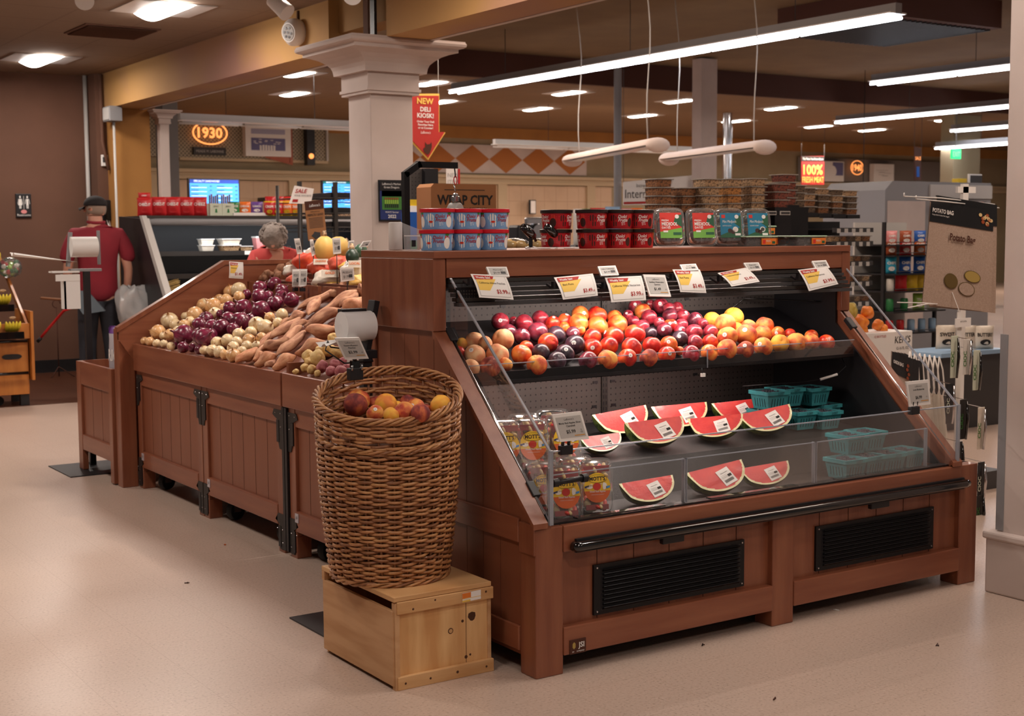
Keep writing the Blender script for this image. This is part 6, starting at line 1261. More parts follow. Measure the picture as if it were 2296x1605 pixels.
squash(808, 562, 6.6, .065, 'acorn_skin', 'dark green acorn squash at the case corner, upper one', .8, .6); squash(790, 575, 6.5, .065, 'acorn_skin', 'dark green acorn squash at the case corner, lower one', .3, 1.2)
tag(MB().box(3.22, 3.78, 4.72, 7.5, 1.117, 1.16, 'cherry_dark').box(3.5, 3.78, 4.72, 7.5, 1.16, 1.19, 'cherry_dark').build('rear_riser', None, (3.6, 6, 1.1)), 'dark wooden riser under the sacks and squash', 'shelf')
# small tags over the carts
def tagbin(px, Y, label, txt='', price='', kind='eink', clip=False): return sign_card('electronic_tag', px, Y, label, kind, txt, price, clip=clip, tilt=0)
t = tagbin([(514, 586), (545, 588), (545, 625), (513, 623)], 7.5, 'white weekly sale card for onions at $1.49 on the end board', 'Onions', '$1.49', 'sale')
for px, Y, lab in (([(656, 604), (672, 603), (671, 642), (656, 643)], 6.75, 'narrow white tag by the step board, left of the twin tags'), ([(673, 603), (689, 603), (687, 641), (672, 643)], 6.7, 'narrow white tag by the step board, right of the twin tags'), ([(763, 601), (793, 600), (795, 628), (765, 632)], 6.2, 'white tag in front of the white printed sack'), ([(746, 534), (763, 533), (765, 568), (748, 570)], 6.55, 'upright white tag in front of the yellow squash'), ([(660, 535), (672, 534), (678, 568), (667, 570)], 7.0, 'slim upright tag beside the grey haired shopper'), ([(695, 537), (702, 536), (708, 570), (700, 575)], 6.9, 'thin edge-on tag between shopper and squash'), ([(782, 540), (794, 539), (792, 556), (781, 556)], 6.6, 'small tag above the acorn squash, left one'), ([(815, 541), (833, 539), (824, 553), (806, 554)], 6.3, 'small tilted tag above the acorn squash, right one')):
    t = tagbin(px, Y, lab, 'PRODUCE', '$1.99'); p = (onY(*px[3], Y)+onY(*px[2], Y))/2; zb = 1.19 if p.x > 3.3 else 1.12
    MB().tube([p+Vector((0, .008, .01)), (p.x, p.y+.008, zb)], .0025, 'black', 6).box(p.x-.012, p.x+.012, p.y-.004, p.y+.02, zb, zb+.02, 'black').build('stand', t)
# ================================================================ DELI COOLER behind the island
t = thing('deli_cooler', 'black open deli cooler with grey top rail behind the onions', 'cooler', (5.3, 12.0, 0)); DX0, DX1 = 4.04, 6.7
pr_ = [(12.65, 0), (11.2, 0), (11.2, .35), (11.42, .88), (12.0, 1.57), (12.65, 1.60)]
for x in (DX0, DX1-.05): MB().prism([(x, y, z) for y, z in pr_], (.05, 0, 0), 'black').build('end_panel', t)
MB().prism([(DX0-.004, 11.18, .36), (DX0-.004, 11.42, .90), (DX0-.004, 11.99, 1.60), (DX0-.004, 12.06, 1.60), (DX0-.004, 11.49, .88), (DX0-.004, 11.26, .34)], (.058, 0, 0), 'card_grey').build('edge_trim', t)
MB().box(DX0+.05, DX1-.05, 12.6, 12.65, 0, 1.6, 'black').box(DX0+.05, DX1-.05, 11.2, 11.25, 0, .4, 'black').box(DX0+.05, DX1-.05, 11.25, 12.6, .05, .32, 'black').build('body', t)
MB().tube([(DX0+.04, 12.0, 1.545), (DX1-.04, 12.0, 1.545)], .035, 'grey', 12).box(DX0+.04, DX1-.04, 12.0, 12.65, 1.57, 1.60, 'black').box(DX0+.04, DX1-.04, 11.97, 12.03, 1.575, 1.60, 'gunmetal').build('top_rail', t)
for z, y0 in ((1.27, 12.1), (1.07, 11.9), (.87, 11.7), (.62, 11.5)):
    o = MB().box(DX0+.05, DX1-.05, y0, 12.6, z-.02, z, 'black').box(DX0+.05, DX1-.05, y0-.012, y0, z-.035, z+.008, 'gunmetal').build('shelf', t)
    MB().box(DX0+.15, DX1-.15, y0+.03, y0+.05, z-.03, z-.022, 'lamp_soft' if z > 1 else 'card_grey').build('shelf_light', o)
    b = MB(); 
    for k in range(8): x = DX0+1.0+k*.2; b.box(x, x+.1, y0-.016, y0-.012, z-.03, z+.005, 'paper')
    b.build('price_strip', o)
lamp('cooler_light', 'AREA', (5.3, 12.02, 1.5), 7, (.95, .97, 1), (5.3, 12.25, .8), 2.2, .05)
def deli(px, py, w, h, Y, z, m, label, lidm='clam', k=0):
    p = onY(px, py, Y); t = thing('food_tub', label, 'food tub', (p.x, Y, z), 'food tubs in the deli cooler'); W = w/FPX*depth(p); H_ = h/FPX*depth(p); q = lambda s, zz: [(p.x-s, Y-s*.8, zz), (p.x+s, Y-s*.8, zz), (p.x+s, Y+s*.8, zz), (p.x-s, Y+s*.8, zz)]
    b = MB(); b.add(q(W*.38, z)+q(W*.48, z+H_*.85), [(3, 2, 1, 0), (4, 5, 6, 7)]+[(i, (i+1) % 4, 4+(i+1) % 4, 4+i) for i in range(4)], m); b.build('tub', t, bevel=.004); MB().box(p.x-W/2, p.x+W/2, Y-W*.42, Y+W*.42, z+H_*.85, z+H_*.95, 'white').build('lid', t); return t
k = 0
for px, py, w, h, Y, z, m, lab in ((462, 548, 32, 15, 12.2, 1.272, 'bag_white', 'white food tub on the cooler shelf, left stack, lower'), (461, 535, 32, 15, 12.2, 1.33, 'bag_white', 'white food tub on the cooler shelf, left stack, upper'), (513, 548, 44, 15, 12.2, 1.272, 'nut_tan', 'wide food tub on the cooler shelf, middle stack, lower'), (513, 535, 46, 15, 12.2, 1.33, 'bag_white', 'wide food tub on the cooler shelf, middle stack, upper'),
    (548, 550, 32, 12, 12.2, 1.272, 'nut_tan', 'low food tub on the cooler shelf right of the middle stack'), (584, 545, 32, 34, 12.2, 1.272, 'pk_pink', 'tall pink and white food tub beside the shopper'), (572, 580, 34, 20, 12.05, 1.072, 'pk_pink', 'pinkish food tub on the second cooler shelf'), (427, 603, 38, 20, 11.9, .96, 'pk_pink', 'clear tub of rolls low in the cooler, left'), (465, 603, 34, 18, 11.9, .96, 'pk_lime', 'clear tub with green food low in the cooler, right')):
    if z == .96: z = .872; 
    deli(px, py, w, h, Y, z, m, lab)
# goods on top of the cooler
Z1 = 1.601; SX = lambda px, Y=12.25: onY(px, 480, Y).x
def snackbox(px, w, h, m, label, txt, tm='white', z=Z1, Y=12.2, name='snack_pack', m2=None, grp=None, ln=0.):
    p = onY(px, 480, Y); return bag(name, label, 'snack pack', Vector((p.x, Y, z)), w/FPX*depth(p), h/FPX*depth(p), .07, m, m2, grp, txt, rz=-.35, tm=tm, lean=ln)
for i, px in enumerate((325, 357, 388, 419, 448)): snackbox(px, 33, 42 if i else 40, 'pk_red', 'red cheese cracker pack on the cooler, %s' % nth(i, 5), 'CHEEZ-IT' if i < 4 else 'CHEEZ', grp='red cracker packs on the cooler', m2='pk_red')
p = onY(328, 450, 12.2); bag('snack_pack', 'red cracker pack lying on top of the leftmost pack', 'snack pack', Vector((p.x, 12.25, 1.74)), .11, .07, .05, 'pk_red', 'pk_red', 'red cracker packs on the cooler', 'CHEEZ', rz=-.35)
for i, px in enumerate((475, 502)):
    x = SX(px); t = thing('display_carton', 'pale green carton holding clear meat stick bags, %s one' % ('left' if i == 0 else 'right'), 'carton', (x, 12.2, Z1), 'pale green snack cartons'); MB().box(x-.058, x+.058, 12.14, 12.26, Z1, Z1+.115, 'pk_pale').build('carton', t); b = MB().text('JERKY', frame((x, 12.139, Z1+.08), (1, 0, 0), (0, 0, 1)), .014, 'ink', wmax=.08); b.quad([(x-.012, 12.138, Z1+.03), (x+.012, 12.138, Z1+.03), (x+.006, 12.138, Z1+.065), (x-.006, 12.138, Z1+.065)], 'pk_green'); b.build('print', t)
    b = MB()
    for k in range(5): b.box(x-.045+k*.019, x-.033+k*.019, 12.19, 12.2, Z1+.07, Z1+.19+.01*math.sin(k*2), 'pk_brown' if k % 2 else 'dark_grey')
    b.build('meat_sticks', t); MB().gridf(lambda u, v: (x-.055+.11*u, 12.18-.01*math.sin(PI*u), Z1+.1+.13*v), 8, 8, 'clam').build('clear_bag', t)
for px, m, nm, tx in ((524, 'pk_green', 'green', 'CHEEZE'), (549, 'pk_orange', 'orange red', 'CHEDDAR'), (576, 'pk_purple', 'purple', 'RANCH')): snackbox(px, 27, 27, m, 'small %s snack bag in the white tray on the cooler' % nm, tx, z=Z1+.02)
x0, x1 = SX(512), SX(596); tag(MB().box(x0, x1, 12.12, 12.28, Z1, Z1+.03, 'paper').build('display_tray', None, (x0, 12.2, Z1), bevel=.003), 'white cardboard tray under three small snack bags', 'tray')
i = 0
for r_, (zz, Y) in enumerate(((Z1, 12.12), (Z1, 12.3))):
    for k, (px, m, c) in enumerate(((604, 'pk_red', 'red'), (622, 'pk_red', 'red'), (643, 'pk_orange', 'orange'), (662, 'pk_orange', 'orange'))):
        snackbox(px+(3 if r_ else 0), 24, 44 if r_ else 33, m, '%s crisp pouch, %s in the %s row on the cooler' % (c, nth(k, 4), 'rear' if r_ else 'front'), 'CRISPS', Y=Y, grp='crisp pouches on the cooler', m2='pk_red' if r_ else 'pk_yellow')
# wire shelving rack with black trays
t = thing('wire_shelf_rack', 'dark wire shelving rack left of the white column', 'rack', (5.0, 10.9, 0)); RX0, RX1 = onY(672, 480, 10.7).x, onY(752, 480, 10.7).x; RX2 = onY(800, 480, 10.7).x
for x in (RX0, RX1): MB().box(x-.016, x+.016, 10.68, 10.71, 0, onY(672, 407, 10.7).z, 'gunmetal').build('post', t)
for x in (RX0, RX2): MB().tube([(x, 11.15, 0), (x, 11.15, 1.85)], .016, 'gunmetal', 8).build('post', t)
for z in (onY(700, 444, 10.7).z, onY(700, 478, 10.7).z, onY(700, 510, 10.7).z, .6):
    b = MB()
    for y in (10.69, 11.15): b.tube([(RX0, y, z), (RX2, y, z)], .005, 'gunmetal', 5).tube([(RX0, y, z-.035), (RX2, y, z-.035)], .004, 'gunmetal', 5)
    for k in range(14): x = RX0+(RX2-RX0)*k/13; b.tube([(x, 10.69, z), (x, 11.15, z)], .003, 'gunmetal', 4)
    for k in range(12): x = RX0+(RX2-RX0)*k/12; b.tube([(x, 10.69, z), (x+.03, 10.69, z-.035), (x+.06, 10.69, z)], .002, 'gunmetal', 4)
    b.build('wire_shelf', t)
for z, k in ((onY(700, 444, 10.7).z, 0), (onY(700, 478, 10.7).z, 1), (onY(700, 510, 10.7).z, 2)):
    x = RX0+.3; w = RX2-RX0-.35; tag(MB().box(x, x+w, 10.72, 11.1, z+.006, z+.05, 'black').box(x+.02, x+w-.02, 10.74, 11.08, z+.045, z+.052, 'dark_grey').build('black_tray', None, (x, 10.9, z), bevel=.01), 'black tray on the wire rack, %s shelf' % ['top', 'middle', 'lower'][k], 'tray', 'black trays on the wire rack')
# bright milk cooler glimpsed under the rack
t = thing('dairy_case', 'bright lit dairy case glimpsed under the wire rack', 'cooler', (6.6, 12.9, 0)); x0, x1 = onY(655, 540, 13.2).x, onY(800, 540, 13.2).x
MB().box(x0, x1, 13.2, 13.6, 0, .7, 'black').box(x0, x1, 13.58, 13.6, .7, 1.45, 'screen_white').build('body', t)
for i, m in enumerate(('pk_lime', 'pk_white', 'pk_white', 'pk_blue', 'pk_white', 'pk_blue', 'pk_cyan')):
    x = x0+.03+i*.09; tag(MB().box(x, x+.075, 13.3, 13.4, .7, 1.38-.06*(i % 2), m).build('carton', None, (x, 13.3, .7), bevel=.006), '%s drink carton in the dairy case, %s' % ({'pk_lime': 'lime', 'pk_white': 'white', 'pk_blue': 'blue', 'pk_cyan': 'light blue'}[m], nth(i, 7)), 'carton')
def board(name, px, Y, label, m, paint, cat='sign', back=None):
    P = [onY(*q, Y) for q in px]; t = thing(name, label, cat, P[3]); o = P[3]; u = P[2]-P[3]; v = P[0]-P[3]; n = u.cross(v).normalized(); n = n if n.dot(CAM-o) > 0 else -n
    MB().prism([P[3], P[2], P[1], P[0]], -n*.006, m).build('panel', t); fn = lambda x, y, k=.002: o+u*x+v*y+n*k; W, H = u.length, v.length; b = MB(); paint(b, fn, lambda x, y: fn(x/W, y/H, .004), W, H); b.build('print', t)
    if back is not None: MB().tube([(P[3]+P[2])/2-n*.008+Vector((0, 0, .02)), ((P[3]+P[2])/2-n*.008).xy.to_3d()+Vector((0, 0, back))], .006, 'black', 6).build('stem', t)
    return t
def good(b, fn, f, W, H):
    b.quad([fn(0, .78), fn(1, .78), fn(1, 1), fn(0, 1)], 'soffit'); b.text("LaBonne's", f, H*.07, 'paper', W/2, H*.85, wmax=W*.6, shear=.3); b.text("Different but", f, H*.035, 'ink', W/2, H*.71, wmax=W*.5); b.text('PERFECTLY GOOD!', f, H*.055, 'ink', W/2, H*.62, wmax=W*.86, off=.015)
    for k in range(8): b.quad([fn(.12, .56-k*.035), fn(.88, .56-k*.035), fn(.88, .57-k*.035), fn(.12, .57-k*.035)], 'dark_grey')
    b.add([fn(.45+.2*math.cos(k*PI/5)*(1+.4*(k % 2)), .12+.08*math.sin(k*PI/5)*(1+.3*(k % 2))) for k in range(10)], [tuple(range(10))], 'dark_grey')
board('notice_card', [(683, 452), (725, 448), (733, 535), (692, 540)], 8.2, 'tan notice card with dark header reading perfectly good', 'cardboard', good, back=0)
def sale2(b, fn, f, W, H): b.text('SALE', f, H*.22, 'red_ink', W*.1, H*.6, 'l', off=.02); b.text('YOUR FAVORITE', f, H*.1, 'ink', W*.5, H*.4, wmax=W*.8); b.quad([fn(.1, .08), fn(.35, .08), fn(.35, .24), fn(.1, .24)], 'red_ink')
board('sale_sheet', [(661, 416), (704, 423), (697, 457), (649, 456)], 10.6, 'tilted white sale sheet on the wire rack post', 'paper', sale2, back=0)
def plq(b, fn, f, W, H):
    b.quad([fn(.05, .04), fn(.95, .04), fn(.95, .96), fn(.05, .96)], 'navy'); g2 = lambda x, y: fn(x, y, .004); b.quad([g2(.05, .74), g2(.95, .74), g2(.95, .96), g2(.05, .96)], 'black'); b.quad([g2(.12, .28), g2(.9, .28), g2(.9, .74), g2(.12, .74)], 'leaf'); b.quad([g2(.12, .6), g2(.9, .6), g2(.9, .74), g2(.12, .74)], 'pk_white')
    g3 = lambda x, y: fn(x/W, y/H, .006)
    for k in range(7): b.add([fn(.25+k*.08+.03*math.cos(j*PI/3), .55+.03*math.sin(j*PI/3), .006) for j in range(6)], [tuple(range(6))], 'pk_brown'); b.quad([fn(.22+k*.08, .42, .006), fn(.28+k*.08, .42, .006), fn(.28+k*.08, .52, .006), fn(.22+k*.08, .52, .006)], 'pk_lime'); b.quad([fn(.225+k*.08, .33, .006), fn(.275+k*.08, .33, .006), fn(.275+k*.08, .42, .006), fn(.225+k*.08, .42, .006)], 'ink')
    b.text("LaBonne's Market", g3, H*.05, 'white', W/2, H*.88, wmax=W*.75).text('Green Dragons', g3, H*.05, 'white', W/2, H*.80, wmax=W*.6).text('WAYS Soccer', g3, H*.045, 'white', W/2, H*.2, wmax=W*.6).text('2022', g3, H*.08, 'white', W/2, H*.08, wmax=W*.5, off=.02)
board('soccer_plaque', [(848, 403), (906, 404), (907, 496), (850, 496)], 8.405, 'black soccer team plaque with green photo on the column', 'black', plq, 'plaque')
# ---------------------------------------------------------------- things seen over the case top
t = thing('hanging_scale', 'round grey hanging scale on a black bent arm behind the blue tubs', 'scale', (2.92, 5.15, 1.05)); Ys = 5.1
A2 = lambda x, y: onY(x, y, Ys)
def bar(a, c, w, m, b): 
    d = (c-a); M = Matrix.Translation((a+c)/2) @ d.to_track_quat('Z', 'Y').to_matrix().to_4x4(); b.obox(M, w, w, d.length+w*.6, m)
b = MB(); pa = A2(909, 390); bar(Vector((pa.x, Ys, 1.0)), pa, .026, 'black_metal', b); bar(pa, A2(938, 369), .026, 'black_metal', b); bar(A2(938, 369), A2(1020, 371), .026, 'black_metal', b); b.build('arm', t)
MB().tube([A2(1019, 376), A2(1021, 392), A2(1020, 398)], .003, 'black', 6).build('hook', t); c = A2(1021, 404); MB().tube([c+Vector((.008*math.cos(k*PI/6), 0, .018*math.sin(k*PI/6))) for k in range(12)], .0022, 'pk_red', 6, True).build('carabiner', t); MB().tube([A2(1018, 414), A2(1021, 430)], .003, 'chrome', 6).build('link', t)
c = A2(1021, 442); MB().lathe([(.006, -.02), (.018, -.018), (.02, .002), (.012, .006), (.012, .014), (.004, .018)], 'chrome', 8, Matrix.Translation(c)).build('nut', t)
c = A2(1021, 475); MB().lathe([(.034, -.025), (.040, -.02), (.040, .02), (.034, .025)], 'card_grey', 30, Matrix.Translation(c) @ Matrix.Rotation(.5, 4, 'Z') @ Matrix.Rotation(PI/2, 4, 'X')).build('dial', t)
Yb = 6.6; P4 = [onY(*q, Yb) for q in ((966, 411), (1112, 409), (1112, 480), (963, 480))]
t = thing('cardboard_display', 'brown cardboard display with bold black lettering behind the scale', 'display', (P4[0].x, Yb, 1.4)); x0, x1, zt = P4[0].x, P4[1].x, P4[0].z
MB().prism([(x0, Yb, 1.3), (x1, Yb, 1.3), (x1, Yb, zt), (x0+.02, Yb, zt), (x0, Yb, zt-.02)], (0, .16, 0), 'cardboard').build('carton', t); f = frame((x0, Yb-.001, 1.3), (1, 0, 0), (0, 0, 1)); W = x1-x0; Hh = zt-1.3
b = MB().text('WRAP CITY', f, .052, 'ink', W*.52, Hh-.115, wmax=W*.86, off=.03).text('SANDWICH COMPANY', f, .018, 'ink', W*.55, Hh-.150, wmax=W*.6, off=.01); b.quad([f(W*.2, Hh-.036), f(W*.82, Hh-.036), f(W*.82, Hh-.032), f(W*.2, Hh-.032)], 'ink'); b.build('print', t)
MB().box(x0, x1, Yb-.02, Yb+.3, 0, 1.3, 'dark_grey').build('pedestal', t)
x0 = onY(921, 430, 7.9).x; x1 = onY(976, 430, 7.9).x; t = thing('pegboard_fixture', 'dark pegboard fixture behind the black scale arm', 'fixture', (x0, 7.9, 0)); zt = onY(940, 378, 7.9).z
MB().box(x0, x1-.1, 7.9, 7.93, 0, zt, 'pegboard').build('perforated_panel', t); MB().prism([(x1-.14, 7.86, 0), (x1, 7.86, 0), (x1, 7.86, zt), (x1-.10, 7.86, zt)], (0, .08, 0), 'black').build('frame', t)
MB().box(x0, x0+.16, 7.75, 7.9, .9, 1.18, 'pk_green').box(x0, x0+.16, 7.75, 7.9, 1.18, 1.52, 'pk_blue').build('carton_blue', t) if False else None
x0 = onY(921, 520, 7.6).x; o = MB().box(x0, x0+.20, 7.6, 7.72, 1.0, 1.38, 'pk_green').box(x0, x0+.20, 7.6, 7.72, 1.38, 1.56, 'pk_blue').box(x0+.0, x0+.16, 7.62, 7.70, 1.56, 1.60, 'paper').box(x0+.02, x0+.15, 7.63, 7.69, 1.60, 1.64, 'pk_yellow').box(x0, x0+.2, 7.6, 7.74, 0, 1.0, 'dark_grey').build('blue_display_box', None, (x0, 7.6, 0)); tag(o, 'blue and green display box left of the blue tubs', 'box')
x0 = onY(1000, 380, 8.6); t = thing('hanging_flyer', 'white flyer with red edge behind the scale hook', 'sign', onY(1012, 400, 8.6)); a, c = onY(1001, 378, 8.6), onY(1030, 411, 8.6); MB().box(a.x, c.x-.012, 8.6, 8.606, c.z-.3, a.z, 'paper').build('sheet', t); MB().box(c.x-.012, c.x, 8.59, 8.62, c.z-.3, a.z, 'pk_red').build('edge', t); MB().text('NEW', frame((a.x+.01, 8.599, a.z-.06), (1, 0, 0), (0, 0, 1)), .03, 'card_grey', 0, 0, 'l').text('ITEM', frame((a.x+.01, 8.599, a.z-.11), (1, 0, 0), (0, 0, 1)), .03, 'card_grey', 0, 0, 'l').build('print', t); MB().box(a.x, c.x, 8.605, 8.63, 0, c.z-.28, 'dark_grey').build('stand', t)
# deli counter in the distance
def px_box(name, px, Y, dep, z0, m, label, cat, grp=None, bevel=.004, extra=None):
    a, c = onY(px[0], px[1], Y), onY(px[2], px[3], Y); z0 = c.z if z0 is None else z0; o = MB().box(a.x, c.x, Y, Y+dep, z0, a.z, m).build(name, None, (a.x, Y, z0), bevel=bevel); tag(o, label, cat, grp); return o, a, c
a = onY(1090, 470, 14.5); c = onY(2000, 470, 14.5)
t = thing('deli_counter', 'long steel deli counter far behind the case', 'counter', (a.x, 14.5, 0)); MB().box(7.2, c.x, 14.5, 14.97, 0, 1.22, 'gunmetal').build('base', t); MB().box(7.2, c.x, 14.45, 14.97, 1.22, 1.27, 'chrome').build('top', t)
t = thing('slicer', 'dark and chrome slicer machine on the deli counter', 'machine', (9.0, 14.7, 1.27)); a, c = onY(1162, 487, 14.7), onY(1245, 545, 14.7); MB().box(a.x, c.x, 14.7, 14.95, 1.27, a.z-.1, 'black').build('body', t, bevel=.03); MB().box(a.x+.12, c.x, 14.68, 14.75, a.z-.1, a.z, 'chrome').build('hood', t, bevel=.02); MB().lathe([(.12, -.02), (.12, .02)], 'chrome', 24, Matrix.Translation((a.x+.3, 14.66, 1.42)) @ Matrix.Rotation(PI/2, 4, 'X')).build('blade', t)
for i, (x0, y0, x1, y1, m, cn) in enumerate(((1290, 468, 1312, 482, 'pk_white', 'white'), (1306, 468, 1330, 478, 'pk_green', 'green'), (1328, 466, 1362, 480, 'pk_red', 'red'), (1362, 463, 1395, 478, 'pk_sky', 'bright blue'), (1398, 467, 1420, 480, 'pk_pink', 'pink'), (1420, 466, 1446, 480, 'pk_orange', 'orange'))):
    a, c = onY(x0, y0, 14.6), onY(x1, y1, 14.6); bag('grocery_pack', '%s grocery pack on the distant counter above the red tubs' % cn, 'pack', Vector(((a.x+c.x)/2, 14.65, 1.27)), c.x-a.x, a.z-1.27, .1, m, None, 'packs on the distant counter')
for k, (px, lab) in enumerate(((1155, 'left'), (1212, 'right'))):
    p = onY(px, 549, 5.6); t = thing('bread_bag', 'clear bag of golden rolls behind the black clamps, %s one' % lab, 'bag', (p.x, 5.6, 1.33)); 
    for j in range(3): MB().ell((p.x-.04+j*.035, 5.6+.02*(j % 2), p.z), (.032, .03, .022), 'squash_skin', u=14, v=8).build('roll', t)
    MB().ell((p.x, 5.6, p.z), (.085, .05, .034), 'clam', u=16, v=8).build('clear_bag', t); MB().box(p.x-.1, p.x+.1, 5.54, 5.66, 1.0, p.z-.034, 'cherry_dark').build('stand', t)
o, a, c = px_box('wall_notice', (1188, 448, 1202, 480), 23.8, .05, None, 'pk_black', 'small black framed notice on the deli wall', 'sign'); MB().box(a.x+.02, c.x-.02, 23.79, 23.8, c.z+.02, a.z-.02, 'paper').build('sheet', o)
# ---------------------------------------------------------------- nut tubs island
def nut(m):
    t = thing('nut_tub', 'x', 'nut tub', (0, 0, 0)); h, w0, w1 = .046, .052, .060; q = lambda w_, z: [(-w_, -w_, z), (w_, -w_, z), (w_, w_, z), (-w_, w_, z)]
    MB().add(q(w0-.003, .002)+q(w1-.007, h-.006), [(3, 2, 1, 0), (4, 5, 6, 7)]+[(i, (i+1) % 4, 4+(i+1) % 4, 4+i) for i in range(4)], m).build('nuts', t)
    MB().add(q(w0, 0)+q(w1, h-.004), [(i, (i+1) % 4, 4+(i+1) % 4, 4+i) for i in range(4)], 'film').build('tub', t); MB().box(-w1-.004, w1+.004, -w1-.004, w1+.004, h-.005, h, 'lid_clear').build('lid', t, bevel=.002); return t
NT = {k: nut(k) for k in ('nut_tan', 'nut_brown', 'nut_orange', 'nut_red', 'nut_dark')}
NM = {'nut_tan': 'tan nuts', 'nut_brown': 'brown almonds', 'nut_orange': 'orange nuts', 'nut_red': 'dark red nuts', 'nut_dark': 'dark raisins'}
Yn = 6.0; zb = onY(1500, 478, Yn).z
def stack(px, Y, ytop, n, ms, rz, tagn, sc=1., grp='stacked tubs of nuts'):
    p = onY(px, ytop, Y); hh = .047*sc
    for k in range(n):
        m = ms[k % len(ms)] if isinstance(ms, (list, tuple)) else ms
        place(NT[m], Matrix.Translation((p.x, Y, p.z-hh*(k+1))) @ Matrix.Rotation(rz+.05*math.sin(k*3+px), 4, 'Z') @ Matrix.Scale(sc, 4), 'clear tub of %s, %s in the %s' % (NM[m], ['top', 'second from top', 'third from top', 'fourth from top', 'fifth from top', 'sixth from top'][k], tagn), grp)
    return p.z-hh*n, p.x
st = [(1476, 6.0, 401, 4, 'nut_brown', .0, 'leftmost nut stack'), (1531, 6.02, 421, 3, 'nut_brown', .05, 'second nut stack'), (1583, 5.95, 401, 4, 'nut_tan', .0, 'third nut stack'), (1634, 6.0, 401, 4, ['nut_tan', 'nut_orange', 'nut_orange'], .0, 'fourth nut stack'), (1687, 6.0, 400, 4, 'nut_tan', .0, 'fifth nut stack'), (1738, 5.95, 412, 3, 'nut_red', .0, 'sixth nut stack'), (1757, 6.12, 391, 4, 'nut_red', .0, 'tallest nut stack'), (1778, 6.3, 415, 3, 'nut_dark', .0, 'stack right of the tallest')]
zmin = 9; zs_ = []
for s_ in st: z, x = stack(*s_); zs_.append((z, x, s_[1]))
t = thing('nut_island', 'black stepped island carrying the front nut stacks', 'display', (5.4, 6.2, 0))
for z, x, y in zs_: MB().box(x-.068, x+.068, y-.07, y+.07, min(z_[0] for z_ in zs_)-.02 if False else 1.35, z-.0005, 'black').build('riser', t)
MB().box(4.85, 6.25, 5.86, 6.6, 0, 1.35, 'black').build('base', t)
for i, px in enumerate((1729, 1760)):
    a, c = onY(px-10, 473, 5.8), onY(px+12, 482, 5.8); tag(MB().box(a.x, c.x, 5.8, 5.806, c.z, a.z, 'card_grey').box(a.x+.005, c.x-.005, 5.798, 5.8, c.z+.005, a.z-.005, 'dark_grey').box(a.x, a.x+.004, 5.806, 5.9, c.z, c.z+.004, 'black').build('shelf_tag', None, (a.x, 5.8, c.z)), 'small shelf tag under the nut stacks, %s one' % ['left', 'right'][i], 'price tag')
# second rack of tubs, farther right and lower tiers
t = thing('tub_rack', 'black tiered rack of small tubs right of the case top', 'rack', (7.7, 7.6, 0)); Yr = 7.5
rowsR = [(424, ('nut_tan', 'nut_dark', 'nut_dark')), (441, ('nut_tan', 'nut_dark', 'nut_brown')), (458, ('nut_dark', 'nut_tan', 'nut_dark')), (476, ('nut_dark', 'nut_dark', 'nut_tan'))]
zt_ = None
for ci, px in enumerate((1806, 1836, 1868, 1900)):
    z, x = stack(px, Yr, 421+2*ci, 4, ['nut_tan', 'nut_dark', 'nut_dark', 'nut_brown'] if ci % 2 else ['nut_dark', 'nut_tan', 'nut_brown', 'nut_dark'], .0, 'rear rack stack %s' % ['at left', 'second', 'third', 'at right'][ci], 1.0, 'tubs on the rear rack'); 
    MB().box(x-.07, x+.07, Yr-.07, Yr+.07, z-.03, z-.001, 'black').build('shelf', t)
xa, xb = onY(1830, 600, Yr).x, onY(1920, 600, Yr).x
for j, yy in enumerate((500, 530, 575, 620, 665)):
    z = onY(1880, yy+12, Yr-.1).z; MB().box(xa, xb, Yr-.16, Yr+.2, z-.012, z, 'black').box(xa, xb, Yr-.168, Yr-.16, z-.03, z+.004, 'dark_grey').build('shelf', t)
    for k in range(5):
        x = xa+.06+k*(xb-xa-.12)/4
        if j: place(NT[['nut_dark', 'nut_tan', 'nut_brown'][(k+j) % 3]], Matrix.Translation((x, Yr-.09, z)), 'clear tub, %s on rack shelf %s' % (nth(k, 5), ['', 'just below the tags', 'second below the tags', 'third below the tags', 'lowest in view'][j]), 'tubs on the lower rack shelves')
        MB().box(x-.018, x+.018, Yr-.172, Yr-.169, z-.035, z-.002, 'card_grey').build('shelf_tag', t)
MB().box(xa-.8, xb, Yr+.18, Yr+.22, 0, 1.5, 'black').box(xa-.8, xb, Yr-.1, Yr+.2, 0, .3, 'black').build('back', t)
# ---------------------------------------------------------------- right-hand background
cooler = thing('upright_cooler', 'tall grey cooler cabinet behind the snack rack', 'cooler', (12.2, 10.2, 0)); a, c = onY(1985, 405, 10.2), onY(2222, 420, 10.2)
MB().prism([(a.x, 10.2, 0), (c.x, 10.2, 0), (c.x, 10.2, a.z), (a.x+.12, 10.2, a.z), (a.x, 10.2, a.z-.1)], (0, .9, 0), 'grey').build('cabinet', cooler); MB().box(a.x+.04, a.x+.65, 10.19, 10.2, .3, onY(2000, 450, 10.2).z, 'white_paint').build('side_panel', cooler); MB().box(a.x+.72, c.x, 10.18, 10.2, onY(2150, 445, 10.2).z, a.z-.03, 'card_grey').build('header', cooler)
b = MB(); z0 = onY(2150, 452, 10.15).z
for k in range(14): b.ell((a.x+.8+k*.06, 10.12, z0-.03), (.035, .05, .03), 'date' if k % 3 else 'pk_brown', u=8, v=6)
b.build('pack_row', cooler)['kind'] = 'stuff'
t = thing('snack_rack', 'black wire snack rack full of chip bags and cans at right', 'rack', (9.6, 8.2, 0)); Yg = 8.2; gx0, gx1 = onY(1972, 700, Yg).x, onY(2088, 700, Yg).x
for x in (gx0, gx1): MB().box(x-.012, x+.012, Yg-.05, Yg-.02, 0, 1.5, 'black').build('post', t)
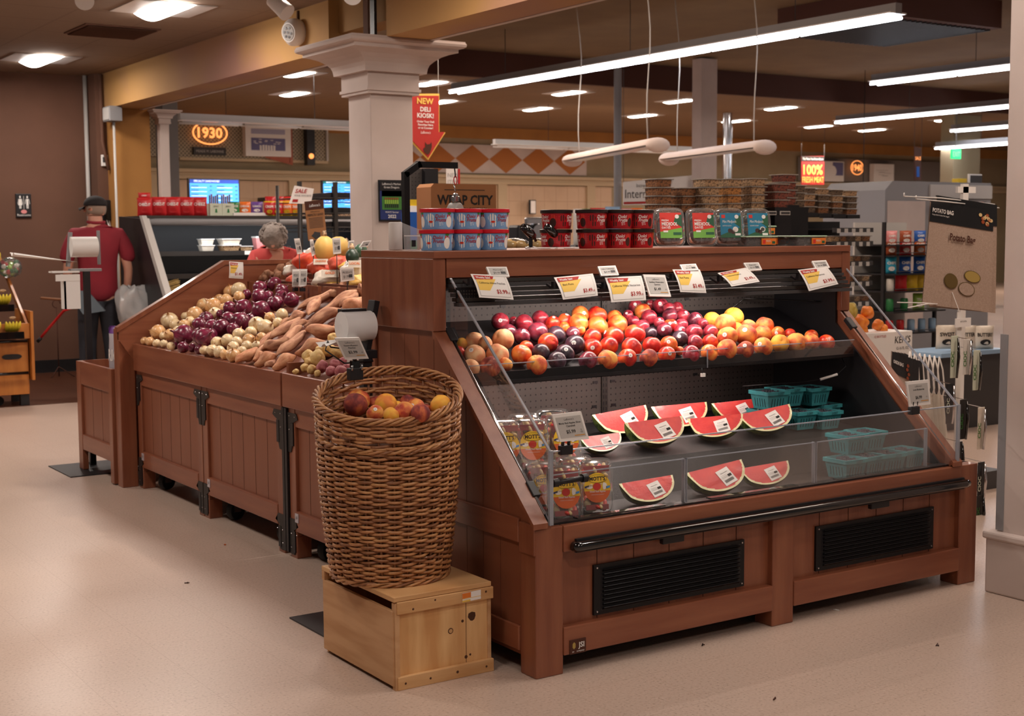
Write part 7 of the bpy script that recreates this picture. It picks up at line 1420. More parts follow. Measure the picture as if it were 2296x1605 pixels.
MB().box(gx0, gx1, Yg+.3, Yg+.32, 0, 1.5, 'card_grey').build('back_panel', t)
GR = [(545, ['pk_pink', 'pk_brown', 'pk_blue', 'pk_lime'], 'chips', 'top'), (597, ['pk_brown', 'pk_red', 'pk_brown', 'pk_red'], 'chips', 'second'), (655, ['pk_cyan', 'pk_blue', 'pk_blue', 'pk_red'], 'chips', 'third'), (645, [], '', ''), (652, [], '', ''), (648, [], '', '')]
for yb, ms, tx, nm in ((548, ['pk_pink', 'pk_brown', 'pk_blue', 'pk_lime'], 'CHIPS', 'top'), (572, ['pk_brown', 'pk_red', 'pk_orange', 'pk_red'], 'CHIPS', 'second'), (613, ['pk_cyan', 'pk_blue', 'pk_blue', 'pk_yellow'], 'CHIPS', 'third'), (652, ['pk_white', 'pk_red', 'pk_yellow', 'pk_yellow', 'pk_lime'], '', 'fourth'), (697, ['pk_green', 'pk_green', 'pk_lime', 'pk_pale'], 'TEA', 'fifth'), (745, ['pk_red', 'pk_red', 'pk_sky', 'pk_sky', 'pk_sky'], '', 'lowest')):
    z = onY(2030, yb, Yg-.1).z; MB().box(gx0, gx1, Yg-.16, Yg+.3, z-.012, z, 'black').tube([(gx0, Yg-.17, z+.02), (gx1, Yg-.17, z+.02)], .004, 'black', 5).build('wire_shelf', t)
    n = len(ms)
    for k, m in enumerate(ms):
        x = gx0+.06+k*(gx1-gx0-.12)/(n-1); cn = {'pk_pink': 'pink', 'pk_brown': 'brown', 'pk_blue': 'blue', 'pk_lime': 'lime', 'pk_red': 'red', 'pk_orange': 'orange', 'pk_cyan': 'cyan', 'pk_yellow': 'yellow', 'pk_white': 'white', 'pk_green': 'green', 'pk_pale': 'pale', 'pk_sky': 'silver blue'}[m]
        lab = '%s pack, %s on the %s shelf of the snack rack' % (cn, nth(k, n), nm)
        if nm in ('lowest', 'fifth') and n > 4 or m in ('pk_white', 'pk_green'):
            o = MB().lathe([(.028, 0), (.033, .006), (.033, .10), (.027, .11)], m, 14, Matrix.Translation((x, Yg-.06, z))).build('drink_can', None, (x, Yg-.06, z)); tag(o, lab.replace('pack', 'can'), 'can', 'cans on the snack rack')
        else: bag('chip_bag', lab, 'snack bag', Vector((x, Yg-.06, z)), .115, .15 if nm != 'top' else .12, .06, m, None, 'bags on the snack rack', tx or None, rz=-.4)
# bin of citrus and melons on a white carton
xk0, xk1 = onY(1925, 800, 5.6).x, onY(2045, 800, 5.6).x; zk = onY(2000, 744, 5.6).z
t = thing('bottle_carton', 'white dressing carton with black lettering behind the slanted guard', 'carton', (xk0, 5.6, 0)); MB().box(xk0-.27, xk1, 5.6, 5.84, zk-.33, zk, 'white').build('carton', t, bevel=.004); MB().box(xk0-.27, xk1, 5.62, 5.84, 0, zk-.33, 'cherry_dark').build('stand', t)
f = frame((xk1-.17, 5.598, zk), (1, 0, 0), (0, 0, 1)); MB().text("KEN'S", f, .042, 'ink', .08, -.07, wmax=.14, shear=.1).text('12-16 FL OZ', f, .017, 'ink', .08, -.11, wmax=.11).text('12 BOTTLES', f, .014, 'red_ink', -.12, -.03, wmax=.12).build('print', t)
FO = {'o': potato('orange_fruit', 'orange_skin', 2), 'm': potato('small_melon', 'melon_skin', 4)}; CATN.update(o='orange', m='melon')
L = []
for px, py, r, k in ((1905, 697, 22, 'm'), (1928, 722, 20, 'o'), (1945, 700, 17, 'o'), (1893, 727, 17, 'o'), (1905, 745, 14, 'o'), (1935, 740, 14, 'o'), (1968, 728, 14, 'o'), (1980, 738, 12, 'o')):
    p = onY(px, py, 5.70); L.append(dict(p=p, r=r*depth(p)/FPX, k=k, px=px, py=py))
scatter(L, 2, 'behind the right guard', 'citrus behind the right guard', FO, {'o': 'round orange fruit', 'm': 'yellow green melon'})
# potato bag and onion bags on wire hooks
Yp = 4.55; Q = lambda x, y, Y=Yp: onY(x, y, Y)
def hangbag(name, label, quad, Y, hm, body, paint=None):
    P = [Q(*q, Y) for q in quad]; t = thing(name, label, 'bag', (P[0]+P[1])/2)
    S = lambda u, v, k=0: P[3].lerp(P[2], u).lerp(P[0].lerp(P[1], u), v)+Vector((-.55, -.83, 0))*(k+.004*math.sin(u*6+v*3))
    MB().gridf(lambda u, v: S(u, v), 14, 18, body).gridf(lambda u, v: S(u, v, -.012), 14, 18, body).build('sack', t)
    MB().gridf(lambda u, v: S(u, hm+(1-hm)*v+.01, .003), 14, 6, 'pk_black').gridf(lambda u, v: S(u, hm+(1-hm)*v+.01, -.015), 14, 6, 'pk_black').build('header_card', t)
    W = (P[2]-P[3]).length; H = (P[0]-P[3]).length
    if paint: b = MB(); paint(b, lambda x, y, k=.005: S(x, y, k), lambda x, y: S(x/W, y/H, .010), W, H); b.build('print', t)
    return t
def pot(b, fn, f, W, H):
    b.text('POTATO BAG', f, .020, 'white', W*.03, H*.905, 'l', wmax=W*.47, off=.03).text('Keeps them fresher for longer!', f, .008, 'white', W*.03, H*.875, 'l', wmax=W*.38)
    r = random.Random(3)
    for k in range(12): cx, cy = .78+.18*r.random(), .86+.11*r.random(); b.add([fn(cx+.028*math.cos(j*PI/5), cy+.018*math.sin(j*PI/5), .006) for j in range(10)], [tuple(range(10))], 'apple_slice' if k % 2 else 'pk_brown')
    b.text('Potato Bag', f, .034, 'soffit', W*.52, H*.66, wmax=W*.62, off=.035)
    for cx, cy, rx, ry, m, a in ((.38, .26, .10, .075, 'olive_ink', .5), (.70, .33, .12, .055, 'tan_ink', -.2), (.62, .20, .12, .065, 'burlap', -.2)):
        e = lambda s: [fn(cx+s*(rx*math.cos(j*PI/10)*math.cos(a)-ry*math.sin(j*PI/10)*math.sin(a)*1.3), cy+s*(rx*math.cos(j*PI/10)*math.sin(a)*.6+ry*math.sin(j*PI/10)*math.cos(a)), .004+.0015*(1.1-s)*10) for j in range(20)]
        b.add(e(1.06), [tuple(range(20))], 'olive_ink'); b.add(e(.96), [tuple(range(20))], m)
tb_ = hangbag('potato_bag', 'large hanging burlap potato bag with black header card', [(2087, 452), (2227, 476), (2222, 700), (2068, 682)], Yp, .80, 'burlap', pot)
hangbag('potato_bag', 'second burlap potato bag hanging just behind the first', [(2100, 440), (2235, 462), (2232, 702), (2085, 688)], Yp+.05, .80, 'burlap')
t = thing('wire_hooks', 'white wire display hooks holding the potato bags', 'hook rack', Q(2130, 440)); 
MB().tube([Q(2027, 432, 4.2), Q(2027, 440, 4.2), Q(2110, 444, 4.5), Q(2230, 458, 4.8)], .003, 'white', 6).build('hook', t); MB().tube([Q(2054, 438, 4.3), Q(2054, 446, 4.3), Q(2120, 452, 4.5), Q(2240, 466, 4.8)], .003, 'white', 6).build('hook', t); MB().tube([Q(2012, 678, 4.3), Q(2070, 679, 4.5), Q(2230, 694, 4.8)], .003, 'white', 6).build('hook', t); MB().tube([Q(2036, 690, 4.3), Q(2080, 681, 4.5), Q(2200, 684, 4.8)], .003, 'white', 6).build('hook', t)
Q3 = lambda x, y: Q(x, y, 4.85); MB().box(Q3(2160, 420).x, Q3(2172, 420).x, 4.85, 4.87, .1, Q3(2160, 412).z, 'white').build('upright', t); MB().box(Q3(2148, 420).x, Q3(2188, 420).x, 4.85, 4.865, Q3(2148, 432).z, Q3(2148, 418).z, 'white').build('cross_plate', t); MB().box(Q3(2100, 420).x, Q3(2230, 420).x, 4.75, 5.0, 0, .1, 'dark_grey').build('foot', t)
Yo = 4.35
for k in range(5):
    px = 2000+k*7; hangbag('onion_bag', 'folded onion bag with black header card, %s of the hanging row' % nth(k, 5), [(px, 788+k), (px+46, 806+k*2), (px+44, 872), (px-2, 850)], Yo+.03*k, .25, 'burlap' if k else 'burlap', (lambda b, fn, f, W, H: (b.text('ONION BAG', f, .016, 'white', W*.05, H*.62, 'l', wmax=W*.5, off=.03), [b.add([fn(.72+.14*math.cos(j*1.3), .5+.2*math.sin(j*1.1)+.0, .006)]*0+[fn(.78+.06*math.cos(q*PI/4)+.05*math.sin(j*2), .3+j*.14+.06*math.sin(q*PI/4), .007) for q in range(8)], [tuple(range(8))], 'pk_brown') for j in range(4)])) if k == 0 else None)
for k in range(7):
    p0 = Q(2040+k*11, 788+k*2, 4.4+.03*k); p1 = Q(2050+k*12, 1040, 4.4+.03*k); t = thing('cotton_bag', 'folded cream cotton bag with cord, %s of the hanging row' % nth(k, 7), 'bag', p0, 'cream cotton bags hanging in a row')
    MB().gridf(lambda u, v: p0.lerp(p1, .35+.65*v)+Vector((.045*(u-.5)*(1+v), -.01*math.sin(u*5+k), 0)), 6, 8, 'bag_white').build('bag', t)
    MB().tube([p0, p0.lerp(p1, .12)+Vector((.02, 0, 0)), p0.lerp(p1, .3)+Vector((.012, -.01, 0)), p0.lerp(p1, .38)], .004, 'cream', 6).tube([p0, p0.lerp(p1, .14)-Vector((.02, 0, 0)), p0.lerp(p1, .33)-Vector((.006, -.01, 0)), p0.lerp(p1, .42)], .004, 'cream', 6).build('cord', t)
t = thing('clip_strip', 'white hanging clip strip of kitchen tools beside the column', 'display', Q(2150, 700)); a = Q(2152, 700, 4.5)
MB().box(a.x-.018, a.x+.018, 4.5, 4.504, Q(2150, 1190, 4.5).z, a.z, 'white').build('strip', t); p = Q(2160, 722, 4.49); MB().box(p.x-.06, p.x+.06, 4.49, 4.495, p.z-.025, p.z+.02, 'paper').text('KITCHEN', frame((p.x, 4.489, p.z), (1, 0, 0), (0, 0, 1)), .008, 'ink').build('tag', t); MB().tube([Q(2152, 700, 4.5), (a.x, 4.55, a.z+.1)], .002, 'white', 4).build('string', t)
for k, (px, py, h, mm, lab) in enumerate(((2140, 800, 95, 'pk_pale', 'upper left'), (2168, 800, 80, 'pk_white', 'upper right'), (2190, 830, 90, 'pk_pale', 'far right'), (2130, 905, 90, 'pk_black', 'middle left'), (2160, 940, 90, 'gunmetal', 'middle'), (2200, 960, 95, 'bag_white', 'right of the middle'), (2150, 1030, 80, 'pk_black', 'lower'), (2200, 1080, 90, 'pk_black', 'lowest right'), (2197, 1150, 80, 'gunmetal', 'bottom right'))):
    p = Q(px, py, 4.42-.01*k); hh = h/FPX*depth(p); t = thing('utensil_card', 'hanging kitchen tool on a card, %s on the strip' % lab, 'kitchen tool', p, 'kitchen tools on the strip')
    MB().box(p.x-.026, p.x+.026, p.y, p.y+.004, p.z-hh/2, p.z+hh/2, mm).build('card', t, bevel=.004); M = frame((p.x-.012, p.y-.001, p.z-hh*.4), (0, 0, 1), (-1, 0, 0)); MB().text('CIOC', M, .022, 'leaf' if mm != 'pk_black' else 'pk_pale', hh*.35, -.008, wmax=hh*.6, off=.02).build('print', t)
    MB().tube([(p.x+.01, p.y-.012, p.z+hh*.45), (p.x+.012, p.y-.016, p.z), (p.x+.006, p.y-.012, p.z-hh*.5)], [.005, .008, .006], 'chrome' if k % 2 else 'black_gloss', 8).build('tool', t); MB().tube([(p.x, p.y+.002, p.z+hh/2), (p.x, 4.5, p.z+hh/2+.01)], .002, 'chrome', 4).build('peg', t)
for k, (px, m, m2, tx) in enumerate(((2120, 'bag_white', 'pk_red', 'SWEET'), (2165, 'bag_white', 'pk_red', 'BUTTER'), (2205, 'bag_white', 'pk_yellow', 'BUTTERY'))):
    p = Q(px, 782, 6.4); bag('bread_roll_bag', 'white printed roll bag, %s on the lower cooler shelf behind the strip' % nth(k, 3), 'bag', Vector((p.x, 6.4, p.z)), .15, .17, .08, m, None, 'roll bags behind the strip', tx, rz=-.5, tm='ink')
p = Q(2160, 785, 6.4); tag(MB().box(Q(2085, 785, 6.4).x, Q(2235, 785, 6.4).x, 6.3, 6.7, p.z-.03, p.z-.001, 'pk_sky').box(Q(2085, 785, 6.4).x, Q(2235, 785, 6.4).x, 6.35, 6.75, 0, p.z-.03, 'dark_grey').build('shelf_unit', None, (p.x, 6.4, 0)), 'dark shelf unit with pale blue edge behind the clip strip', 'shelf')
p = onY(1935, 437, 14.8); t = thing('dish_lamp', 'dark dish shaped pendant lamp left of the grey cooler', 'light', p); MB().lathe([(.2, 0), (.17, .03), (.06, .09), (.04, .17), (.01, .19)], 'gunmetal', 24, Matrix.Translation(p)).build('shade', t); MB().tube([p+Vector((0, 0, .18)), (p.x, p.y, 3.9)], .006, 'black', 5).build('cord', t)
o, a, c = px_box('lit_poster', (1915, 455, 1936, 478), 15.4, .05, None, 'soffit', 'small lit yellow and red poster under the dish lamp', 'poster'); MB().box(a.x+.02, c.x-.02, 15.39, 15.4, c.z+.02, a.z-.02, 'sale_yellow').box(a.x+.03, c.x-.03, 15.385, 15.39, c.z+.05, a.z-.09, 'pk_red').build('print', o); MB().box(a.x+.03, a.x+.06, 15.45, 15.48, 0, c.z+.02, 'black').build('post', o)
p = Q(2157, 388, 9.8); t = thing('chalk_sign', 'small black sign in white frame on top of the cooler', 'sign', p); a, c = Q(2174, 390, 10.4), Q(2202, 412, 10.4); MB().box(a.x, c.x, 10.4, 10.43, c.z-.05, a.z, 'white').build('frame', t, bevel=.005); MB().box(a.x+.015, c.x-.015, 10.39, 10.4, c.z-.01, a.z-.015, 'dark_grey').build('board', t)
a, c = Q(2150, 400, 10.45), Q(2168, 415, 10.45); tag(MB().box(a.x, c.x, 10.45, 10.55, c.z-.05, a.z, 'pk_yellow').build('yellow_box', None, (a.x, 10.45, c.z), bevel=.005), 'small yellow box on top of the cooler', 'box')
# white checkout fixture glimpsed between racks
a, c = Q(1925, 545, 12.6), Q(1980, 640, 12.6); t = thing('checkout_counter', 'pale counter glimpsed between rack and black post', 'counter', (a.x, 12.6, 0)); MB().box(a.x-.2, c.x+.2, 12.6, 13.4, 0, 1.2, 'pk_white').build('body', t); MB().box(a.x-.25, c.x+.25, 12.55, 13.45, 1.2, 1.24, 'pk_sky').build('top', t)
p = Q(1948, 560, 8.9); t = thing('bag_stand', 'black post with white bag roll between the rear racks', 'bag stand', (p.x, 8.9, 0)); MB().box(p.x-.02, p.x+.02, 8.88, 8.92, 0, onY(1948, 545, 8.9).z, 'black').build('post', t); MB().lathe([(.012, -.08), (.06, -.078), (.06, .078), (.012, .08)], 'white', 24, Matrix.Translation((p.x+.04, 8.9, onY(1953, 533, 8.9).z)) @ Matrix.Rotation(PI/2, 4, 'Y')).build('bag_roll', t); MB().box(p.x-.12, p.x+.15, 8.87, 8.93, onY(1948, 560, 8.9).z, onY(1948, 550, 8.9).z, 'black').build('bracket', t); MB().box(p.x-.2, p.x+.2, 8.7, 9.1, 0, .008, 'black').build('base_plate', t)
# ---------------------------------------------------------------- banana rack at the left edge
t = thing('banana_rack', 'oak and black tiered banana rack at the left edge', 'rack', (2.6, 11.9, 0)); R0 = onY(62, 800, 11.75).x; xl = R0-.9
MB().box(xl, R0+.02, 11.80, 12.25, .10, .56, 'oak').build('lower_cabinet', t, bevel=.004); MB().box(xl, R0+.03, 11.76, 11.80, .57, .70, 'oak').build('front_rail', t, bevel=.004); MB().box(R0+.03, R0+.055, 11.74, 12.25, .22, .80, 'oak').build('end_board', t, bevel=.003)
z = onY(30, 797, 11.79).z; b = MB(); c = onY(27, 800, 11.79); b.prism([(c.x+.05*math.cos(k*PI/8)+(.0 if abs(math.cos(k*PI/8)) < .01 else math.copysign(.03, math.cos(k*PI/8))), 11.79, c.z+.022*math.sin(k*PI/8)) for k in range(16)], (0, .012, 0), 'black'); b.build('hand_hole', t)
for y in (765, 837): zz = onY(30, y, 11.76).z; MB().tube([(xl, 11.745, zz), (R0-.0, 11.745, zz)], .014, 'black_gloss', 10).build('bumper', t)
MB().box(R0-.05, R0+.02, 11.82, 11.88, 0, .2, 'black').build('leg', t); MB().lathe([(.04, -.015), (.04, .015)], 'rubber', 16, Matrix.Translation((R0-.2, 11.95, .04)) @ Matrix.Rotation(PI/2, 4, 'X')).build('caster_wheel', t); MB().box(R0-.04, R0+.02, 12.15, 12.2, 0, .2, 'black').build('leg', t)
bn = MB()
def banana(b, M, s=1.):
    pts = [M @ Vector((0, -.09*math.cos(a)*s+.0, -.09*math.sin(a)*s)) for a in [(-.1+k*.22)*1.0 for k in range(9)]]; b.tube(pts, [.004, .012, .016, .018, .018, .018, .016, .011, .004], 'banana_skin', 7)
for lv, (yt, cnt) in enumerate(((505, 3), (587, 3), (680, 3), (740, 4))):
    z = onY(20, yt, 11.8).z-.02; yy = 12.15-.11*lv; x1_ = R0-.18+.045*lv
    o = MB().box(xl, x1_, yy-.16, yy+.14, z-.02, z, 'black').box(xl, x1_, yy-.17, yy-.155, z-.045, z+.012, 'black_gloss').build('shelf', t)
    for k in range(cnt):
        if lv == 1 and k == 0: pass
        cx = x1_-.07-k*.16; tt = thing('banana_bunch', 'bunch of bananas, %s on the %s shelf of the rack' % (['rightmost', 'second from right', 'third from right', 'fourth from right'][k], ['top', 'second', 'third', 'lowest'][lv]), 'bananas', (cx, yy, z), 'banana bunches on the rack'); b = MB()
        for j in range(5): banana(b, Matrix.Translation((cx-.06+j*.03, yy-.02, z+.105)) @ Matrix.Rotation(.12*(j-2), 4, 'Y') @ Matrix.Rotation(.2, 4, 'X'))
        b.ell((cx, yy-.09, z+.125), (.03, .012, .012), 'nut_tan', u=8, v=6); b.build('bananas', tt)
MB().box(xl, R0-.28, 12.2, 12.24, .7, onY(10, 455, 12.2).z, 'black').prism([(R0+.0, 11.78, .70), (R0+.0, 11.86, .70), (R0-.24, 12.3, 1.68), (R0-.24, 12.24, 1.68)], (.02, 0, 0), 'oak').build('side_rail', t)
p = onY(22, 600, 11.88); t = thing('salad_bag', 'clear bag of salad greens and peppers on the banana rack', 'bag', p); MB().ell(p, (.10, .07, .085), 'clam', u=20, v=12, fn=lambda d, th, ph: d*(1+.06*math.sin(7*th)*math.sin(5*ph))).build('bag', t); r = random.Random(5); b = MB()
for k in range(18): b.ell(p+Vector((r.uniform(-.06, .06), r.uniform(-.03, .03), r.uniform(-.05, .05))), .02, ['pk_lime', 'pk_green', 'pk_red', 'pk_white'][k % 4], u=8, v=6)
b.build('greens', t)['kind'] = 'stuff'
# faint wrought stand behind the man
t = thing('wire_easel', 'thin dark wire stand against the brown wall behind the man', 'stand', (3.75, 14.1, 0)); p = onY(127, 690, 14.1); MB().tube([(p.x, 14.1, 0), (p.x, 14.1, p.z)], .006, 'soffit', 6).tube([(p.x+.04*math.cos(k*.6), 14.1, p.z+.04+.04*math.sin(k*.6)) for k in range(9)], .005, 'soffit', 6).tube([(p.x-.12, 13.95, .0), (p.x, 14.1, .1), (p.x+.12, 13.95, .0)], .006, 'soffit', 6).build('stem', t)
# small litter on the floor
for i, (px, py) in enumerate(((503, 1222), (420, 1308), (1575, 1447), (1876, 1368), (2102, 1447), (1740, 1569))):
    p = onZ(px, py); b = MB(); r = random.Random(i); b.tube([p+Vector((r.uniform(-.012, .012), r.uniform(-.012, .012), .002+.002*(k % 2))) for k in range(4)], .0022, ['pk_orange', 'date', 'soffit', 'pk_white', 'date', 'soffit'][i], 5); tag(b.build('floor_scrap', None, p), ['orange peel scrap on the floor left of the basket', 'tiny dark scrap on the floor at left', 'dark scrap on the floor under the case', 'pale twisted scrap on the floor before the right leg', 'small dark leaf scrap on the floor at right', 'dark speck of litter at the bottom right'][i], 'litter')
# ================================================================ PEOPLE
def skinned(name, J, E_, m, parent, M, root=0, sub=2):
    me = bpy.data.meshes.new(name); V = [M @ Vector(j[:3]) for j in J]; w0 = Vector(parent['_w']); me.from_pydata([tuple(v-w0) for v in V], E_, []); me.materials.append(MT[m]); o = bpy.data.objects.new(name, me); COL.objects.link(o); o.parent = parent
    sk = o.modifiers.new('skin', 'SKIN'); sk.use_smooth_shade = True
    sd = me.skin_vertices[0].data if me.skin_vertices else None
    if sd is None: me.attributes; 
    for i, j in enumerate(J): r = j[3]; rr = (r, j[4]) if len(j) > 4 else (r, r); sd[i].radius = rr; sd[i].use_root = (i == root)
    s = o.modifiers.new('subdivision', 'SUBSURF'); s.levels = sub; s.render_levels = sub; return o
def enable_skin():
    pass
def hand(J, E_, at, d, palm_n, side, curl=.5, s=1.):
    """palm and five fingers appended to the chain; d = finger direction, palm_n = palm normal"""
    d = Vector(d).normalized(); n = Vector(palm_n).normalized(); w_ = d.cross(n).normalized(); b0 = Vector(J[at][:3])
    J.append(tuple(b0+d*.045*s)+(.024*s, .036*s)); pk = len(J)-1; E_.append((at, pk)); p = Vector(J[pk][:3])
    for k, (off, ln) in enumerate(((-.030, .062), (-.011, .074), (.010, .070), (.028, .054))):
        a = p+w_*off*s+d*.018; j0 = len(J); J.append(tuple(a)+(.0105*s,)); E_.append((pk, j0))
        dd = (d+n*curl*.7).normalized(); b1 = a+dd*ln*.5*s; J.append(tuple(b1)+(.0095*s,)); E_.append((j0, j0+1)); dd = (d*.4+n*curl*1.6).normalized() if curl > .1 else d
        J.append(tuple(b1+dd*ln*.5*s)+(.0085*s,)); E_.append((j0+1, j0+2))
    a = b0+d*.012+w_*(-.030*side)*s; j0 = len(J); J.append(tuple(a)+(.012*s,)); E_.append((at, j0)); J.append(tuple(a+(w_*-side*.7+d*.8+n*.4).normalized()*.034*s)+(.0105*s,)); E_.append((j0, j0+1)); J.append(tuple(a+(w_*-side*.6+d*1.2+n*.8).normalized()*.06*s)+(.009*s,)); E_.append((j0+1, j0+2))
# --- man in the red polo, seen from behind
pm = onY(226, 700, 12.2); base = Vector((pm.x, 12.25, 0)); t = thing('person', 'person in dark red polo and black cap, back turned, holding broom and dustpan', 'person', base); MT['skin_m'] = MT['skin_tone']
M = Matrix.Translation(base) @ Matrix.Rotation(math.radians(-10), 4, 'Z')
J = [(0, 0, .95, .12, .09), (0, 0, 1.12, .115, .09), (0, 0, 1.32, .13, .09), (0, -.01, 1.46, .10, .075), (0, .0, 1.53, .050), (0, .015, 1.585, .058), (0, .02, 1.65, .076, .088), (0, .01, 1.715, .07, .082), (0, .0, 1.75, .035)]
E_ = [(0, 1), (1, 2), (2, 3), (3, 4), (4, 5), (5, 6), (6, 7), (7, 8)]
def A_(*j): J.append(j); return len(J)-1
def chain(start, pts):
    prev = start
    for p_ in pts: k = A_(*p_); E_.append((prev, k)); prev = k
    return prev
chain(6, [(-.075, .075, 1.655, .016), (-.092, .092, 1.64, .010)]); chain(6, [(-.05, -.065, 1.66, .012)]); chain(6, [(.06, .07, 1.66, .012)]); chain(5, [(-.05, .055, 1.60, .03)])
lw = chain(3, [(-.16, 0, 1.44, .062), (-.215, .0, 1.33, .055), (-.255, .01, 1.13, .043), (-.26, .06, 1.0, .038), (-.255, .11, .885, .027)])
rw = chain(3, [(.16, 0, 1.44, .062), (.215, -.01, 1.33, .055), (.262, -.04, 1.13, .043), (.255, -.03, 1.0, .038), (.235, .01, .885, .027)])
hand(J, E_, lw, (0, .25, -1), (.9, .1, 0), -1, .9); hand(J, E_, rw, (-.1, .3, -1), (-.9, .1, 0), 1, .9)
for s in (-1, 1): chain(0, [(s*.09, 0, .86, .085), (s*.11, .02, .48, .06), (s*.12, -.01, .10, .04), (s*.12, .06, .04, .035), (s*.125, .14, .03, .028)])
skinned('body', J, E_, 'skin_tone', t, M)
def cloth(name, Js, Es, m, sub=2): return skinned(name, Js, Es, m, t, M, sub=sub)
cloth('polo_shirt', [(0, 0, .80, .198, .14), (0, 0, 1.0, .188, .125), (0, -.01, 1.2, .182, .12), (0, -.015, 1.39, .175, .115), (0, -.005, 1.49, .10, .085), (0, .0, 1.53, .062), (-.19, -.005, 1.43, .078), (-.25, .0, 1.29, .075), (-.265, .005, 1.17, .074), (.19, -.005, 1.43, .078), (.255, -.02, 1.29, .075), (.27, -.03, 1.17, .074)], [(0, 1), (1, 2), (2, 3), (3, 4), (4, 5), (3, 6), (6, 7), (7, 8), (3, 9), (9, 10), (10, 11)], 'shirt_red')
cloth('jeans', [(0, 0, .97, .172, .125), (-.085, 0, .84, .112), (-.105, .01, .5, .085), (-.115, -.005, .25, .075), (-.12, 0, .06, .07), (.085, 0, .84, .112), (.105, .01, .5, .085), (.115, -.005, .25, .075), (.12, 0, .06, .07)], [(0, 1), (1, 2), (2, 3), (3, 4), (0, 5), (5, 6), (6, 7), (7, 8)], 'jeans')
for s in (-1, 1):
    b = MB(); c = M @ Vector((s*.122, .05, .045)); Rm = M.to_3x3(); b.ell(c, (.05, .145, .045), 'shoe', Rm, u=18, v=10); b.ell(c-Vector((0, 0, .03)), (.052, .148, .014), 'card_grey', Rm, u=18, v=6); b.build('shoe', t)
hd = M @ Matrix.Translation((-.0, .012, 1.69)) @ Matrix.Rotation(.85, 4, 'Z'); R3 = hd.to_3x3(); o0 = hd.translation
MB().ell(o0+Vector((0, 0, -.03)), (.085, .098, .10), 'hair_short', R3, u=24, v=14, fn=lambda d, th, ph: d*(1 if (d.y < .35 and d.z > -.62) else .86)).build('hair', t)
b = MB().ell(o0+Vector((0, 0, .012)), (.092, .105, .078), 'cap', R3, u=24, v=14, fn=lambda d, th, ph: Vector((d.x, d.y, max(d.z, -.15))))
b.gridf(lambda u, v: o0+R3 @ Vector(((u-.5)*.15*(1-.25*v), .085+.085*v*math.sin(PI*(.15+.7*u)), .0-.018*v-.02*(2*u-1)**2)), 10, 6, 'cap').gridf(lambda u, v: o0+R3 @ Vector(((u-.5)*.15*(1-.25*v), .085+.085*v*math.sin(PI*(.15+.7*u)), -.006-.018*v-.02*(2*u-1)**2)), 10, 6, 'cap').build('cap', t)
b = MB(); b.tube([M @ Vector((-.255+.033*math.cos(k*PI/5), .10+.033*math.sin(k*PI/5), .905)) for k in range(10)], .01, 'black', 6, True).build('wrist_watch', t)
b = MB().tube([M @ Vector((.07*math.cos(k*PI/6), .0+.066*math.sin(k*PI/6), 1.545+.008*math.sin(k*PI/6))) for k in range(12)], .014, 'shirt_red', 8, True); b.build('collar', t)
# things he holds
hl = M @ Vector((-.25, .16, .80)); a = onY(91, 668, 12.45); c = onY(350, 662, 12.1)
t2 = thing('broom', 'push broom with tan bristles held level behind the man', 'broom', c); MB().tube([a, hl+Vector((0, 0, .05)), c], .011, 'wood_handle', 8).build('handle', t2)
p0 = onY(358, 655, 12.05); p1 = onY(400, 640, 12.0); MB().box(p0.x-.02, p0.x+.03, 12.0, 12.12, p0.z-.11, p0.z+.09, 'black').build('brush_block', t2); b = MB(); r = random.Random(3)
for k in range(60): z = p0.z-.11+.2*r.random(); y = 12.02+.08*r.random(); b.tube([(p0.x+.03, y, z), (p0.x+.17+.02*r.random(), y, z+.03+.02*r.uniform(-1, 1))], .004, 'bristle', 4)
b.build('bristles', t2)['kind'] = 'stuff'
dp = [onY(x, y, 12.0) for x, y in ((160, 665), (172, 652), (196, 652), (236, 697), (186, 705))]; t3 = thing('dustpan', 'grey blue dustpan with dark red handle in his left hand', 'dustpan', dp[0]); MB().prism(dp, (.02, .05, 0), 'dustpan').build('pan', t3, bevel=.004); MB().tube([onY(160, 690, 12.05), onY(143, 697, 12.2), onY(110, 735, 12.3), onY(84, 766, 12.35)], .012, 'pk_red', 8).build('handle', t3); MB().tube([onY(92, 757, 12.33), onY(84, 766, 12.35)], .016, 'black', 8).build('grip', t3)
p = onY(298, 685, 12.0); t4 = thing('plastic_bag', 'large translucent plastic bag hanging from his right hand', 'bag', p); MB().ell(p, (.15, .12, .20), 'poly_bag', u=28, v=18, fn=lambda d, th, ph: d*(1+.12*math.sin(4*th+3*ph)+.07*math.sin(9*th-4*ph))*(1 if ph > .6 else .55+.75*ph)).build('bag', t4); MB().tube([p+Vector((0, 0, .15)), M @ Vector((.23, .04, .82))], .012, 'poly_bag', 6).tube([onY(268, 665, 12.05), onY(326, 695, 11.95)], .008, 'black', 6).build('bag_neck', t4)
